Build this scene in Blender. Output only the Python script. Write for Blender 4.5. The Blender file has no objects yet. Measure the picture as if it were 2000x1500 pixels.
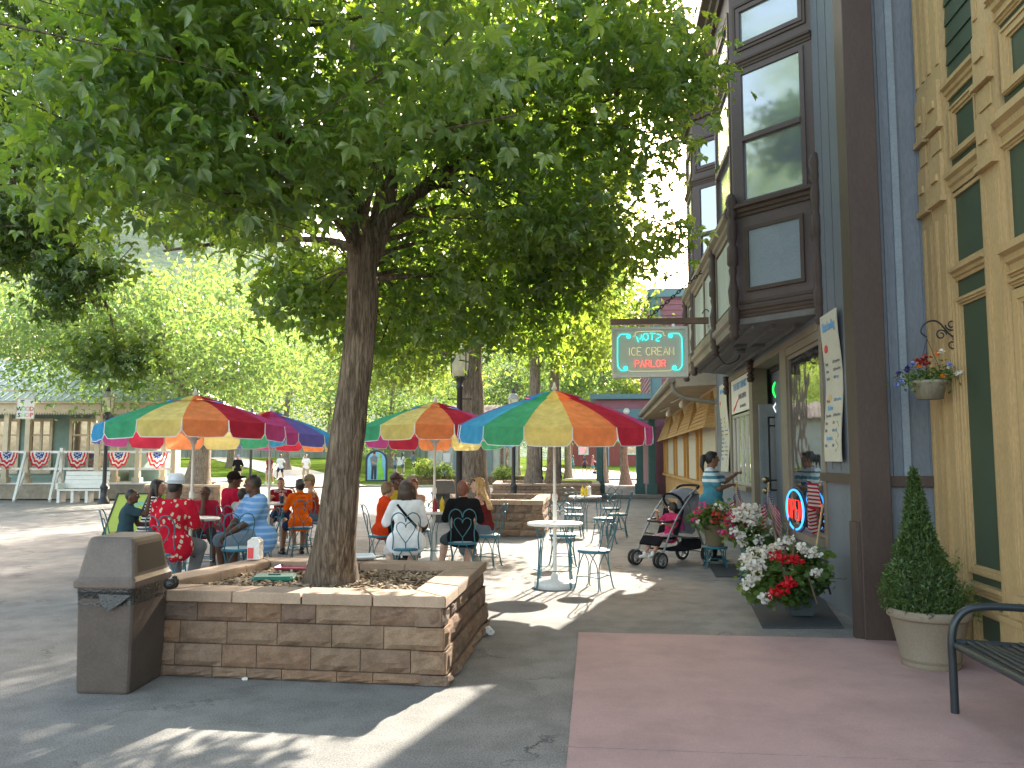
import bpy, math, random
import numpy as np
from mathutils import Vector, Matrix, Euler
PI = math.pi
R = math.radians
rnd = random.Random(7)
rng = np.random.default_rng(7)
scn = bpy.context.scene
COL = scn.collection
V = Vector

# ---------------------------------------------------------------- camera (1.55 m eye height, facade runs along +Y)
CAMH, YAW, PITCH, FPX = 1.55, R(6.25), R(5.2), 1600.0
cam_d = bpy.data.cameras.new('camera'); cam = bpy.data.objects.new('camera', cam_d); COL.objects.link(cam)
cam.location = (0, 0, CAMH); cam.rotation_euler = (PI/2 + PITCH, 0, YAW)
cam_d.sensor_width = 36; cam_d.lens = 36*FPX/2000; cam_d.clip_end = 5000; cam_d.clip_start = .05
scn.camera = cam
_RM = Euler((PI/2 + PITCH, 0, YAW)).to_matrix()
def ray(px, py): return _RM @ V(((px-1000)/FPX, (750-py)/FPX, -1))
def G(px, py, z=0.0):
    r = ray(px, py); t = (z-CAMH)/r.z; return V((r.x*t, r.y*t, z))
def PX(px, py, X):
    r = ray(px, py); t = X/r.x; return V((X, r.y*t, CAMH+r.z*t))
_F = V((-math.sin(YAW), math.cos(YAW), 0))
def PD(px, py, d):
    """point seen at a photo position at horizontal distance d"""
    r = ray(px, py); t = d/(r.dot(_F)); return V((r.x*t, r.y*t, CAMH+r.z*t))
def AT(px, d, z=0.0):
    p = PD(px, 895, d); return V((p.x, p.y, z))

# ---------------------------------------------------------------- node materials
def lerp(a, b, t): return a + (b-a)*t
def c4(c): return (c[0], c[1], c[2], 1)
def newmat(name):
    m = bpy.data.materials.new(name); m.use_nodes = True
    nt = m.node_tree; nt.nodes.clear()
    out = nt.nodes.new('ShaderNodeOutputMaterial')
    return m, nt, out
class N:
    def __init__(s, nt): s.nt = nt
    def __call__(s, typ, props=None, **ins):
        n = s.nt.nodes.new('ShaderNode'+typ)
        for k, v in (props or {}).items(): setattr(n, k, v)
        for k, v in ins.items():
            k = k.replace('_', ' ')
            key = int(k[1:]) if k[0] == 'i' and k[1:].isdigit() else k
            if hasattr(v, 'is_output') or isinstance(v, bpy.types.NodeSocket): s.nt.links.new(v, n.inputs[key])
            else: n.inputs[key].default_value = v
        return n
def mix(n, f, a, b, mode='MIX'):
    x = n('Mix', dict(data_type='RGBA', blend_type=mode))
    for i, v in ((0, f), (6, a), (7, b)):
        if isinstance(v, bpy.types.NodeSocket): n.nt.links.new(v, x.inputs[i])
        else: x.inputs[i].default_value = v if i == 0 else (c4(v) if len(v) == 3 else v)
    return x.outputs[2]
def math_(n, op, a, b=0.0, c=0.0):
    x = n('Math', dict(operation=op))
    for i, v in enumerate((a, b, c)):
        if isinstance(v, bpy.types.NodeSocket): n.nt.links.new(v, x.inputs[i])
        else: x.inputs[i].default_value = v
    return x.outputs[0]
def ramp(n, f, stops):
    x = n('ValToRGB', Fac=f); cr = x.color_ramp
    while len(cr.elements) < len(stops): cr.elements.new(.5)
    for e, (p, c) in zip(cr.elements, stops):
        e.position = p; e.color = c4(c) if not isinstance(c, (int, float)) else (c, c, c, 1)
    return x.outputs[0]
def noise(n, vec, scale, detail=4, rough=.55, dist=0):
    return n('TexNoise', Vector=vec, Scale=scale, Detail=detail, Roughness=rough, Distortion=dist).outputs[0]
def coords(n, stretch=None, kind='Object'):
    v = n('TexCoord').outputs[kind]
    if stretch: v = n('Mapping', Vector=v, Scale=stretch).outputs[0]
    return v
def bump(n, h, strength=.3, dist=.01):
    return n('Bump', Strength=strength, Distance=dist, Height=h).outputs[0]
def M(name, col, rough=.7, var=.16, scale=5, fine=60, b=.15, bd=.004, metal=0, spec=.35, dirt=.0, stretch=None, coat=0, island=0):
    m, nt, out = newmat(name); n = N(nt)
    v = coords(n, stretch)
    f = noise(n, v, scale, 5, .6); g = noise(n, v, fine, 3)
    base = ramp(n, f, [(.3, [c*(1-var) for c in col]), (.7, [min(1, c*(1+var)) for c in col])])
    base = mix(n, .35, base, ramp(n, g, [(.35, .55), (.65, 1.0)]), 'MULTIPLY') if var else base
    if island:
        ri = n('NewGeometry').outputs['Random Per Island']
        base = mix(n, 1.0, base, ramp(n, ri, [(0, 1-island), (1, 1+island)]), 'MULTIPLY')
    if dirt:
        d = ramp(n, noise(n, v, 1.7, 6, .65), [(.45, 1.0), (.75, 1-dirt)])
        base = mix(n, 1.0, base, d, 'MULTIPLY')
    p = n('BsdfPrincipled', Base_Color=base, Roughness=rough, Metallic=metal)
    p.inputs['Specular IOR Level'].default_value = spec
    if coat: p.inputs['Coat Weight'].default_value = coat
    rr = math_(n, 'MULTIPLY_ADD', f, .25, rough-.12); nt.links.new(rr, p.inputs['Roughness'])
    if b: nt.links.new(bump(n, math_(n, 'ADD', g, f), b, bd), p.inputs['Normal'])
    nt.links.new(p.outputs[0], out.inputs[0])
    return m
def EM(name, col, s):
    m, nt, out = newmat(name); n = N(nt)
    e = n('Emission', Color=c4(col), Strength=s*.2); nt.links.new(e.outputs[0], out.inputs[0]); return m
def CLOTH(name, col, trans=.35, pattern=None, col2=None, scale=1.0, glow=1.0, thr=.5, th2=None):
    """woven cloth, lets some light through; pattern: None, 'stripe', 'spots', 'usflag'"""
    m, nt, out = newmat(name); n = N(nt)
    v = coords(n)
    f = noise(n, v, 9, 4)
    base = ramp(n, f, [(.3, [c*.85 for c in col]), (.7, [min(1, c*1.12) for c in col])])
    if pattern == 'stripe':
        z = n('SeparateXYZ', Vector=v).outputs[2]
        w = math_(n, 'FRACT', math_(n, 'MULTIPLY', z, scale))
        base = mix(n, math_(n, 'GREATER_THAN', w, thr), base, col2)
    if pattern == 'spots':
        d = n('TexVoronoi', dict(feature='F1'), Vector=n('Mapping', Vector=v, Scale=(1, 1, .65)).outputs[0], Scale=scale)
        dd = math_(n, 'ADD', d.outputs[0], math_(n, 'MULTIPLY', noise(n, v, 45, 2), .5))
        base = mix(n, math_(n, 'LESS_THAN', dd, thr), base, col2)
    d1 = n('BsdfDiffuse', Color=base, Roughness=.8)
    t1 = n('BsdfTranslucent', Color=base)
    nrm = bump(n, math_(n, 'ADD', noise(n, v, 14, 3), math_(n, 'MULTIPLY', noise(n, v, 200, 2), .15)), .25, .02)
    nt.links.new(nrm, d1.inputs['Normal'])
    s = n('MixShader', i0=trans, i1=d1.outputs[0], i2=t1.outputs[0])
    nt.links.new(s.outputs[0], out.inputs[0]); return m
def LEAF(name, ca, cb, tr, trans=.5, gloss=.06):
    m, nt, out = newmat(name); n = N(nt)
    a = n('Attribute', dict(attribute_name='tint')).outputs['Fac']
    base = mix(n, a, ca, cb)
    tcol = mix(n, a, tr, [min(1, tr[0]*1.5), min(1, tr[1]*1.15), tr[2]*.8])
    d = n('BsdfDiffuse', Color=base); t = n('BsdfTranslucent', Color=tcol)
    g = n('BsdfGlossy', Color=(1, 1, 1, 1), Roughness=.42)
    s = n('MixShader', i0=trans, i1=d.outputs[0], i2=t.outputs[0])
    s2 = n('MixShader', i0=gloss, i1=s.outputs[0], i2=g.outputs[0])
    nt.links.new(s2.outputs[0], out.inputs[0]); return m
def GLASS(name, tint=(.02, .025, .03), rough=.02, wave=.15, mir=.32):
    """window pane with a dark room behind it: mirror-like, slightly wavy"""
    m, nt, out = newmat(name); n = N(nt)
    v = coords(n)
    p = n('BsdfPrincipled', Base_Color=c4(tint), Roughness=rough, IOR=1.9)
    p.inputs['Specular IOR Level'].default_value = .9
    nr = bump(n, noise(n, v, 1.6, 2), wave, .02); nt.links.new(nr, p.inputs['Normal'])
    gl = n('BsdfGlossy', Color=(.9, .92, .95, 1), Roughness=rough); nt.links.new(nr, gl.inputs['Normal'])
    s = n('MixShader', i0=mir, i1=p.outputs[0], i2=gl.outputs[0])
    nt.links.new(s.outputs[0], out.inputs[0]); return m
def BARK(name, ca, cb):
    m, nt, out = newmat(name); n = N(nt)
    v = coords(n, (1, 1, .16)); v2 = coords(n)
    f = noise(n, v, 26, 6, .65, .6); g = noise(n, v2, 3, 3)
    r = ramp(n, f, [(.34, [c*.45 for c in ca]), (.5, ca), (.68, cb)])
    r = mix(n, .5, r, ramp(n, g, [(.3, .6), (.7, 1.1)]), 'MULTIPLY')
    vo = n('TexVoronoi', dict(feature='DISTANCE_TO_EDGE'), Vector=coords(n, (1, 1, .12)), Scale=40.0).outputs[0]
    cr = ramp(n, vo, [(0, .35), (.12, 1.0)])
    r = mix(n, .45, r, cr, 'MULTIPLY')
    p = n('BsdfPrincipled', Base_Color=r, Roughness=.95)
    p.inputs['Specular IOR Level'].default_value = .1
    nt.links.new(bump(n, math_(n, 'ADD', f, math_(n, 'MULTIPLY', vo, 1.2)), .9, .02), p.inputs['Normal'])
    nt.links.new(p.outputs[0], out.inputs[0]); return m

# ---------------------------------------------------------------- mesh builder
class MB:
    def __init__(s): s.v = []; s.f = []; s.mi = []; s.sm = []
    def add(s, verts, faces, mi=0, sm=False):
        o = len(s.v); s.v += [tuple(p) for p in verts]
        s.f += [tuple(i+o for i in f) for f in faces]
        s.mi += [mi]*len(faces); s.sm += [sm]*len(faces); return s
    def box(s, c, d, rot=None, mi=0, bev=0.0, taper=None):
        """box of centre c, dimensions d; bev chamfers the vertical and horizontal edges; taper scales the top"""
        x, y, z = d[0]/2, d[1]/2, d[2]/2; c = V(c); m = rot if rot else Matrix.Identity(3)
        if not bev:
            t = taper if taper else (1, 1)
            vs = [(-x, -y, -z), (x, -y, -z), (x, y, -z), (-x, y, -z), (-x*t[0], -y*t[1], z), (x*t[0], -y*t[1], z), (x*t[0], y*t[1], z), (-x*t[0], y*t[1], z)]
            fs = [(0, 3, 2, 1), (4, 5, 6, 7), (0, 1, 5, 4), (1, 2, 6, 5), (2, 3, 7, 6), (3, 0, 4, 7)]
            return s.add([m @ V(p) + c for p in vs], fs, mi)
        b = min(bev, x*.9, y*.9, z*.9); t = taper if taper else (1, 1)
        def ring(zz, ins, k=1.0):
            xx, yy = (x-ins), (y-ins)
            kx, ky = lerp(1, t[0], k), lerp(1, t[1], k)
            xx *= kx; yy *= ky
            return [(-xx+b, -yy, zz), (xx-b, -yy, zz), (xx, -yy+b, zz), (xx, yy-b, zz), (xx-b, yy, zz), (-xx+b, yy, zz), (-xx, yy-b, zz), (-xx, -yy+b, zz)]
        rs = [ring(-z, b*.6, 0), ring(-z+b, 0, 0), ring(z-b, 0, 1), ring(z, b*.6, 1)]
        vs = sum(rs, []); fs = [tuple(range(7, -1, -1)), tuple(range(24, 32))]
        for k in range(3):
            for i in range(8):
                j = (i+1) % 8; fs.append((k*8+i, k*8+j, k*8+8+j, k*8+8+i))
        return s.add([m @ V(p) + c for p in vs], fs, mi)
    def bb(s, x0, x1, y0, y1, z0, z1, mi=0, bev=0.0):
        return s.box(((x0+x1)/2, (y0+y1)/2, (z0+z1)/2), (abs(x1-x0), abs(y1-y0), abs(z1-z0)), None, mi, bev)
    def tube(s, pts, rad, n=8, mi=0, cap=True, sm=True, closed=False):
        pts = [V(p) for p in pts]; k = len(pts)
        if not hasattr(rad, '__len__'): rad = [rad]*k
        vs = []; prev = None
        for i, p in enumerate(pts):
            if closed: t = pts[(i+1) % k]-pts[i-1]
            else: t = pts[min(i+1, k-1)]-pts[max(i-1, 0)]
            if t.length < 1e-9: t = V((0, 0, 1))
            t.normalize()
            if prev is None: u = t.orthogonal().normalized()
            else:
                u = prev - t*prev.dot(t)
                if u.length < 1e-6: u = t.orthogonal()
                u.normalize()
            prev = u; w = t.cross(u)
            vs += [p + (u*math.cos(2*PI*j/n)+w*math.sin(2*PI*j/n))*rad[i] for j in range(n)]
        fs = []
        for i in range(k if closed else k-1):
            a, b = i*n, ((i+1) % k)*n
            fs += [(a+j, a+(j+1) % n, b+(j+1) % n, b+j) for j in range(n)]
        s.add(vs, fs, mi, sm)
        if cap and not closed:
            s.add(vs[:n], [tuple(range(n-1, -1, -1))], mi, False); s.add(vs[-n:], [tuple(range(n))], mi, False)
        return s
    def lathe(s, prof, c=(0, 0, 0), n=20, mi=0, sm=True, ax=None, sx=1, sy=1):
        c = V(c); m = ax if ax else Matrix.Identity(3); vs = []
        for r, z in prof: vs += [m @ V((r*sx*math.cos(2*PI*j/n), r*sy*math.sin(2*PI*j/n), z)) + c for j in range(n)]
        fs = []
        for i in range(len(prof)-1):
            a, b = i*n, i*n+n
            fs += [(a+j, a+(j+1) % n, b+(j+1) % n, b+j) for j in range(n)]
        s.add(vs, fs, mi, sm)
        if prof[0] == prof[-1]: return s
        if prof[0][0] > 1e-5: s.add(vs[:n], [tuple(range(n-1, -1, -1))], mi)
        if prof[-1][0] > 1e-5: s.add(vs[-n:], [tuple(range(n))], mi)
        return s
    def ball(s, c, r, n=10, mi=0, rot=None):
        if not hasattr(r, '__len__'): r = (r, r, r)
        c = V(c); m = rot if rot else Matrix.Identity(3); h = max(4, n//2+1)
        vs = [m @ V((0, 0, -r[2])) + c]
        for i in range(1, h):
            a = -PI/2+PI*i/h
            vs += [m @ V((r[0]*math.cos(a)*math.cos(2*PI*j/n), r[1]*math.cos(a)*math.sin(2*PI*j/n), r[2]*math.sin(a))) + c for j in range(n)]
        vs.append(m @ V((0, 0, r[2])) + c); fs = [(0, 1+(j+1) % n, 1+j) for j in range(n)]
        for i in range(h-2):
            a, b = 1+i*n, 1+i*n+n
            fs += [(a+j, a+(j+1) % n, b+(j+1) % n, b+j) for j in range(n)]
        a = 1+(h-2)*n; fs += [(a+j, a+(j+1) % n, len(vs)-1) for j in range(n)]
        return s.add(vs, fs, mi, True)
    def cone(s, a, b, ra, rb, n=12, mi=0, flat=None):
        """rounded cone from a to b; flat=(axis, k) squashes the section along an axis"""
        a, b = V(a), V(b); t = b-a; L = t.length
        if L < 1e-6: return s.ball(a, max(ra, rb), n, mi)
        t.normalize(); u = t.orthogonal().normalized(); w = t.cross(u)
        if flat:
            fa = V(flat[0]); fa = fa - t*fa.dot(t)
            if fa.length > 1e-4: u = fa.normalized(); w = t.cross(u)
        k = flat[1] if flat else 1.0
        rings = []
        for i in range(1, 4):
            q = PI/2*(1-i/4); rings.append((-ra*math.sin(q), ra*math.cos(q)))
        rings += [(0, ra), (L*.5, (ra+rb)/2), (L, rb)]
        for i in range(1, 4):
            q = PI/2*i/4; rings.append((L+rb*math.sin(q), rb*math.cos(q)))
        vs = [a-t*ra]
        for z, r in rings: vs += [a+t*z+(u*math.cos(2*PI*j/n)*k+w*math.sin(2*PI*j/n))*r for j in range(n)]
        vs.append(b+t*rb); fs = [(0, 1+(j+1) % n, 1+j) for j in range(n)]
        for i in range(len(rings)-1):
            p, q = 1+i*n, 1+i*n+n
            fs += [(p+j, p+(j+1) % n, q+(j+1) % n, q+j) for j in range(n)]
        p = 1+(len(rings)-1)*n; fs += [(p+j, p+(j+1) % n, len(vs)-1) for j in range(n)]
        return s.add(vs, fs, mi, True)
    def prism(s, poly, a, b, fn, mi=0, cap2=True):
        """extrude a 2-D outline between levels a and b; fn(u, v, w) -> xyz"""
        n = len(poly)
        vs = [fn(u, v, a) for u, v in poly]+[fn(u, v, b) for u, v in poly]
        fs = [tuple(range(n-1, -1, -1)), tuple(range(n, 2*n))]+[(i, (i+1) % n, n+(i+1) % n, n+i) for i in range(n)]
        return s.add(vs, fs, mi)
    def quad(s, a, b, c, d, mi=0): return s.add([a, b, c, d], [(0, 1, 2, 3)], mi)
    def build(s, name, mats, parent=None, world=True, kind=None, fixn=False):
        me = bpy.data.meshes.new(name)
        vs = s.v
        if parent is not None and world:
            inv = parent_mat(parent).inverted(); vs = [tuple(inv @ V(p)) for p in vs]
        me.from_pydata(vs, [], s.f)
        if not isinstance(mats, (list, tuple)): mats = [mats]
        for m in mats: me.materials.append(m)
        me.polygons.foreach_set('material_index', s.mi); me.polygons.foreach_set('use_smooth', s.sm)
        me.update()
        o = bpy.data.objects.new(name, me); COL.objects.link(o)
        if parent is not None: o.parent = parent
        if kind: o['kind'] = kind
        return o
def parent_mat(o):
    m = o.matrix_basis.copy()
    while o.parent: o = o.parent; m = o.matrix_basis @ m
    return m
def tag(o, label=None, cat=None, group=None, kind=None):
    if label: o['label'] = label
    if cat: o['category'] = cat
    if group: o['group'] = group
    if kind: o['kind'] = kind
    return o
def thing(name, loc, label, cat, group=None, rz=0.0):
    o = bpy.data.objects.new(name, None); COL.objects.link(o); o.empty_display_size = .1
    o.location = loc; o.rotation_euler = (0, 0, rz)
    o.matrix_basis = Matrix.LocRotScale(V(loc), Euler((0, 0, rz)), V((1, 1, 1)))
    return tag(o, label, cat, group)
def dup(o, loc=None, rz=None, label=None, group=None, parent=None, name=None):
    c = o.copy(); COL.objects.link(c)
    if parent is not None: c.parent = parent
    if loc is not None: c.location = loc
    if rz is not None: c.rotation_euler = (0, 0, rz)
    if label: c['label'] = label
    if group: c['group'] = group
    for ch in [x for x in o.children]: dup(ch, parent=c)
    return c
def arc(c, r, a0, a1, n, fn):
    return [fn(c[0]+r*math.cos(lerp(a0, a1, i/n)), c[1]+r*math.sin(lerp(a0, a1, i/n))) for i in range(n+1)]
def smooth_path(pts, k=6):
    """Catmull-Rom through the points"""
    pts = [V(p) for p in pts]; out = []
    for i in range(len(pts)-1):
        p0, p1, p2, p3 = pts[max(i-1, 0)], pts[i], pts[i+1], pts[min(i+2, len(pts)-1)]
        for j in range(k):
            t = j/k
            out.append(.5*((2*p1)+(p2-p0)*t+(2*p0-5*p1+4*p2-p3)*t*t+(3*p1-p0-3*p2+p3)*t**3))
    out.append(pts[-1]); return out
def text_mesh(s, size, fn, mi_depth=.004, align='CENTER', bold=0.0, sx=1.0):
    """letters as flat mesh faces; fn maps (u, v, w) to the world; returns verts, faces"""
    cu = bpy.data.curves.new('letters', 'FONT'); cu.body = s; cu.size = size; cu.align_x = align; cu.align_y = 'CENTER'
    cu.resolution_u = 2; cu.offset = bold; cu.extrude = mi_depth/2; cu.space_line = .95
    ob = bpy.data.objects.new('letters', cu); COL.objects.link(ob)
    dg = bpy.context.evaluated_depsgraph_get(); dg.update()
    me = bpy.data.meshes.new_from_object(ob.evaluated_get(dg))
    vs = [fn(v.co.x*sx, v.co.y, v.co.z+mi_depth/2) for v in me.vertices]; fs = [tuple(p.vertices) for p in me.polygons]
    bpy.data.objects.remove(ob); bpy.data.curves.remove(cu); bpy.data.meshes.remove(me)
    return vs, fs
def np_mesh(name, verts, npoly, vper, mats, parent=None, tint=None, loops=None):
    """fast mesh from numpy: verts (n,3), equal polygons of vper vertices"""
    me = bpy.data.meshes.new(name)
    me.vertices.add(len(verts)); me.vertices.foreach_set('co', np.ascontiguousarray(verts, dtype=np.float32).ravel())
    me.loops.add(npoly*vper); me.loops.foreach_set('vertex_index', np.ascontiguousarray(loops, dtype=np.int32).ravel())
    me.polygons.add(npoly); me.polygons.foreach_set('loop_start', np.arange(0, npoly*vper, vper, dtype=np.int32))
    me.polygons.foreach_set('loop_total', np.full(npoly, vper, dtype=np.int32))
    if not isinstance(mats, (list, tuple)): mats = [mats]
    for m in mats: me.materials.append(m)
    if tint is not None:
        at = me.attributes.new('tint', 'FLOAT', 'FACE'); at.data.foreach_set('value', np.ascontiguousarray(tint, dtype=np.float32))
    me.update(calc_edges=True); me.validate()
    o = bpy.data.objects.new(name, me); COL.objects.link(o)
    if parent is not None: o.parent = parent
    return o
# ================================================================ light, sky
SUN_EL, SUN_AZ = R(28.5), R(14.2)          # azimuth to the right of +Y
w = bpy.data.worlds.new('World'); scn.world = w; w.use_nodes = True
wn = w.node_tree; wn.nodes.clear()
sky = wn.nodes.new('ShaderNodeTexSky'); sky.sky_type = 'NISHITA'; sky.sun_disc = False
sky.sun_elevation = SUN_EL; sky.sun_rotation = SUN_AZ; sky.air_density = 1.0; sky.dust_density = 2.5; sky.ozone_density = .6
bg = wn.nodes.new('ShaderNodeBackground'); bg.inputs[1].default_value = .15
wo = wn.nodes.new('ShaderNodeOutputWorld'); sm = wn.nodes.new('ShaderNodeMix'); sm.data_type = 'RGBA'; sm.blend_type = 'MULTIPLY'; sm.inputs[0].default_value = 1; sm.inputs[7].default_value = (1.17, 1.0, .80, 1)  # white balance for shade
wn.links.new(sky.outputs[0], sm.inputs[6]); wn.links.new(sm.outputs[2], bg.inputs[0]); wn.links.new(bg.outputs[0], wo.inputs[0])
sd = bpy.data.lights.new('sun', 'SUN'); sd.energy = 3.4; sd.angle = R(.53); sd.color = (1, .93, .80)
so = bpy.data.objects.new('sun', sd); COL.objects.link(so)
sdir = V((math.sin(SUN_AZ)*math.cos(SUN_EL), math.cos(SUN_AZ)*math.cos(SUN_EL), math.sin(SUN_EL)))
so.rotation_euler = sdir.to_track_quat('Z', 'Y').to_euler(); so.location = (20, 60, 40)
scn.view_settings.view_transform = 'Standard'; scn.view_settings.look = 'None'; scn.view_settings.exposure = 0
scn.render.engine = 'CYCLES'
cy = scn.cycles; cy.film_exposure = 6.0  # the photograph is exposed for the shade
cy = scn.cycles; cy.use_denoising = True; cy.max_bounces = 7; cy.diffuse_bounces = 4; cy.transmission_bounces = 4; cy.glossy_bounces = 3
cy.sample_clamp_indirect = 6; cy.use_adaptive_sampling = True

# ================================================================ ground
def asphalt():
    m, nt, out = newmat('asphalt'); n = N(nt); v = coords(n)
    big = noise(n, v, .55, 5, .6); mid = noise(n, v, 3.2, 6, .65); fine = noise(n, v, 90, 3, .7); grit = noise(n, v, 240, 2, .6)
    base = ramp(n, big, [(.32, (.235, .225, .215)), (.5, (.305, .29, .27)), (.7, (.36, .34, .31))])
    base = mix(n, .55, base, ramp(n, mid, [(.35, .6), (.6, 1.05)]), 'MULTIPLY')
    base = mix(n, .8, base, ramp(n, fine, [(.36, .5), (.56, 1.08), (.75, 1.25)]), 'MULTIPLY')
    base = mix(n, .6, base, ramp(n, grit, [(.4, .62), (.65, 1.2)]), 'MULTIPLY')
    # cracks: thin lines along warped cells, only in some places
    wv = n('VectorMath', dict(operation='ADD'), i0=v, i1=n('VectorMath', dict(operation='SCALE'), i0=n('TexNoise', Vector=v, Scale=1.6, Detail=9.0, Roughness=.72).outputs[1], Scale=1.3).outputs[0]).outputs[0]
    d = n('TexVoronoi', dict(feature='DISTANCE_TO_EDGE'), Vector=wv, Scale=.42).outputs[0]
    msk = ramp(n, noise(n, v, .8, 3), [(.50, 0.0), (.60, 1.0)])
    ck = math_(n, 'MULTIPLY', ramp(n, d, [(0, 1.0), (.004, .6), (.008, 0.0)]), msk)
    base = mix(n, math_(n, 'MULTIPLY', ck, .85), base, (.035, .034, .033))
    # old stains and gum
    st = n('TexVoronoi', dict(feature='F1'), Vector=v, Scale=2.3).outputs[0]
    base = mix(n, math_(n, 'MULTIPLY', ramp(n, st, [(.02, 1.0), (.04, 0.0)]), .5), base, (.08, .08, .085))
    p = n('BsdfPrincipled', Base_Color=base, Roughness=.9); p.inputs['Specular IOR Level'].default_value = .22
    h = math_(n, 'ADD', math_(n, 'MULTIPLY', fine, .6), math_(n, 'SUBTRACT', grit, math_(n, 'MULTIPLY', ck, 3.0)))
    nt.links.new(bump(n, h, .55, .006), p.inputs['Normal']); nt.links.new(p.outputs[0], out.inputs[0]); return m
MAT_ASPH = asphalt()
MAT_PAD = M('rose_concrete', (.45, .30, .285), .85, .07, 2.2, 120, .2, .003, dirt=.22)
MAT_PATH = M('pale_path', (.52, .47, .41), .9, .12, 1.2, 40, .2, .004, dirt=.15)
def grassmat():
    m, nt, out = newmat('lawn_grass'); n = N(nt); v = coords(n)
    a = noise(n, v, .35, 5, .6); b = noise(n, v, 9, 4, .7); c = noise(n, n('Mapping', Vector=v, Scale=(1, .35, 1)).outputs[0], 40, 3)
    base = ramp(n, a, [(.3, (.085, .15, .025)), (.55, (.145, .22, .04)), (.75, (.19, .25, .065))])
    base = mix(n, .7, base, ramp(n, b, [(.3, .55), (.65, 1.15)]), 'MULTIPLY')
    base = mix(n, .6, base, ramp(n, c, [(.35, .6), (.65, 1.2)]), 'MULTIPLY')
    d = n('BsdfDiffuse', Color=base); t = n('BsdfTranslucent', Color=mix(n, .5, base, (.3, .5, .08)))
    nt.links.new(bump(n, math_(n, 'ADD', b, c), .8, .05), d.inputs['Normal'])
    s = n('MixShader', i0=.15, i1=d.outputs[0], i2=t.outputs[0]); nt.links.new(s.outputs[0], out.inputs[0]); return m
MAT_LAWN = grassmat()
g = MB(); g.quad((-900, -60, 0), (900, -60, 0), (900, 1500, 0), (-900, 1500, 0)); tag(g.build('ground', MAT_ASPH), kind='structure')
# rose coloured concrete pad in front of the yellow shop
A, B = G(1130, 1235, .02), G(1108, 1480, .02)
pl = lambda y: A.x + (B.x-A.x)*(y-A.y)/(B.y-A.y)
yb = A.y
pad = MB(); jy = G(1400, 1478, 0).y
for y0, y1 in ((-1.5, jy-.006), (jy+.006, yb)):
    pad.prism([(pl(y0), y0), (3.2, y0), (3.2, y1), (pl(y1), y1)], .004, .022, lambda u, v, z: (u, v, z))
tag(pad.build('pavement', MAT_PAD), kind='structure')
# lawn and hills
def lawn_z(x, y):
    s = min(1, max(0, (-7-x)/14)); s = s*s*(3-2*s)
    yy = max(0, y-43)
    return .05 + s*(.045*yy if yy < 40 else 1.8+.02*(yy-40)) + (1-s)*max(0, (y-66))*.018
def sheet(name, f, xs, ys, mat, kind='structure'):
    m = MB(); nx = len(xs)
    m.add([(x, y, f(x, y)) for y in ys for x in xs], [(j*nx+i, j*nx+i+1, (j+1)*nx+i+1, (j+1)*nx+i) for j in range(len(ys)-1) for i in range(nx-1)], 0, True)
    return tag(m.build(name, mat), kind=kind)
LAWN_Y = 44.0
sheet('lawn', lambda x, y: lawn_z(x, y), [-70+4*i for i in range(18)]+[-.0], [LAWN_Y+i*3 for i in range(30)], MAT_LAWN)
sheet('lawn', lambda x, y: lawn_z(x, y)+.002, [.5+3*i for i in range(24)], [62+i*4 for i in range(18)], MAT_LAWN)
kb = MB(); kb.bb(-42, -.2, LAWN_Y-.18, LAWN_Y-.003, 0, .12, 0, .02); tag(kb.build('kerb', MAT_PATH), kind='structure')
def ribbon(name, pts, wid, mat, up=.03):
    m = MB(); pts = smooth_path([V((p[0], p[1], 0)) for p in pts], 6); vs = []
    for i, p in enumerate(pts):
        t = (pts[min(i+1, len(pts)-1)]-pts[max(0, i-1)]).normalized(); s = V((-t.y, t.x, 0))
        ww = wid if not hasattr(wid, '__len__') else lerp(wid[0], wid[1], i/(len(pts)-1))
        for k in (-1, -.5, 0, .5, 1): q = p+s*ww/2*k; vs.append((q.x, q.y, lawn_z(q.x, q.y)+up))
    m.add(vs, [(5*i+k, 5*i+k+1, 5*i+6+k, 5*i+5+k) for i in range(len(pts)-1) for k in range(4)], 0, True)
    return tag(m.build(name, mat), kind='structure')
ribbon('path', [AT(640, 44), AT(600, 52), AT(540, 62), AT(470, 74), AT(400, 92)], (4.2, 2.8), MAT_PATH)
ribbon('path', [AT(1210, 60), AT(1190, 72), AT(1120, 82), AT(1000, 92), AT(900, 100)], (8, 3.0), MAT_PATH, .04)
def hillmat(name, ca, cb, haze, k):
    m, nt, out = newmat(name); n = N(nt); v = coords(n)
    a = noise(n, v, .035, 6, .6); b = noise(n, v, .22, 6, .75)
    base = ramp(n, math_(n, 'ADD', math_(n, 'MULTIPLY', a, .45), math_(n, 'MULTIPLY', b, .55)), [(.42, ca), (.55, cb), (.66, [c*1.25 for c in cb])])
    base = mix(n, k, base, haze)  # pale distance haze is mixed into the scrub colour
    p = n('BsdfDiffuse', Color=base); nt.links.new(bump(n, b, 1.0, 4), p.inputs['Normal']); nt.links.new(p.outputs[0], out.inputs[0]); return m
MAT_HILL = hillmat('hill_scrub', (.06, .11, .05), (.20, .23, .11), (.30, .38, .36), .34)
def hill(name, x0, x1, y0, y1, fz, nx, ny):
    xs = [lerp(x0, x1, i/nx) for i in range(nx+1)]; ys = [lerp(y0, y1, i/ny) for i in range(ny+1)]
    return sheet(name, lambda x, y: fz(x, y)+(noise_v(x*.02, y*.02)*6+noise_v(x*.07, y*.07)*2)*min(1, max(0, (y-y0)/60)), xs, ys, MAT_HILL)
from mathutils import noise as mnoise
noise_v = lambda x, y: mnoise.noise(V((x, y, 3.1)))
hill('hills', -620, 60, 125, 520, lambda x, y: max(0, (y-125))/395*(95+max(0, -x-60)*.36)*min(1, max(.05, (70-x)/150)) - 1, 60, 34)
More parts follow.
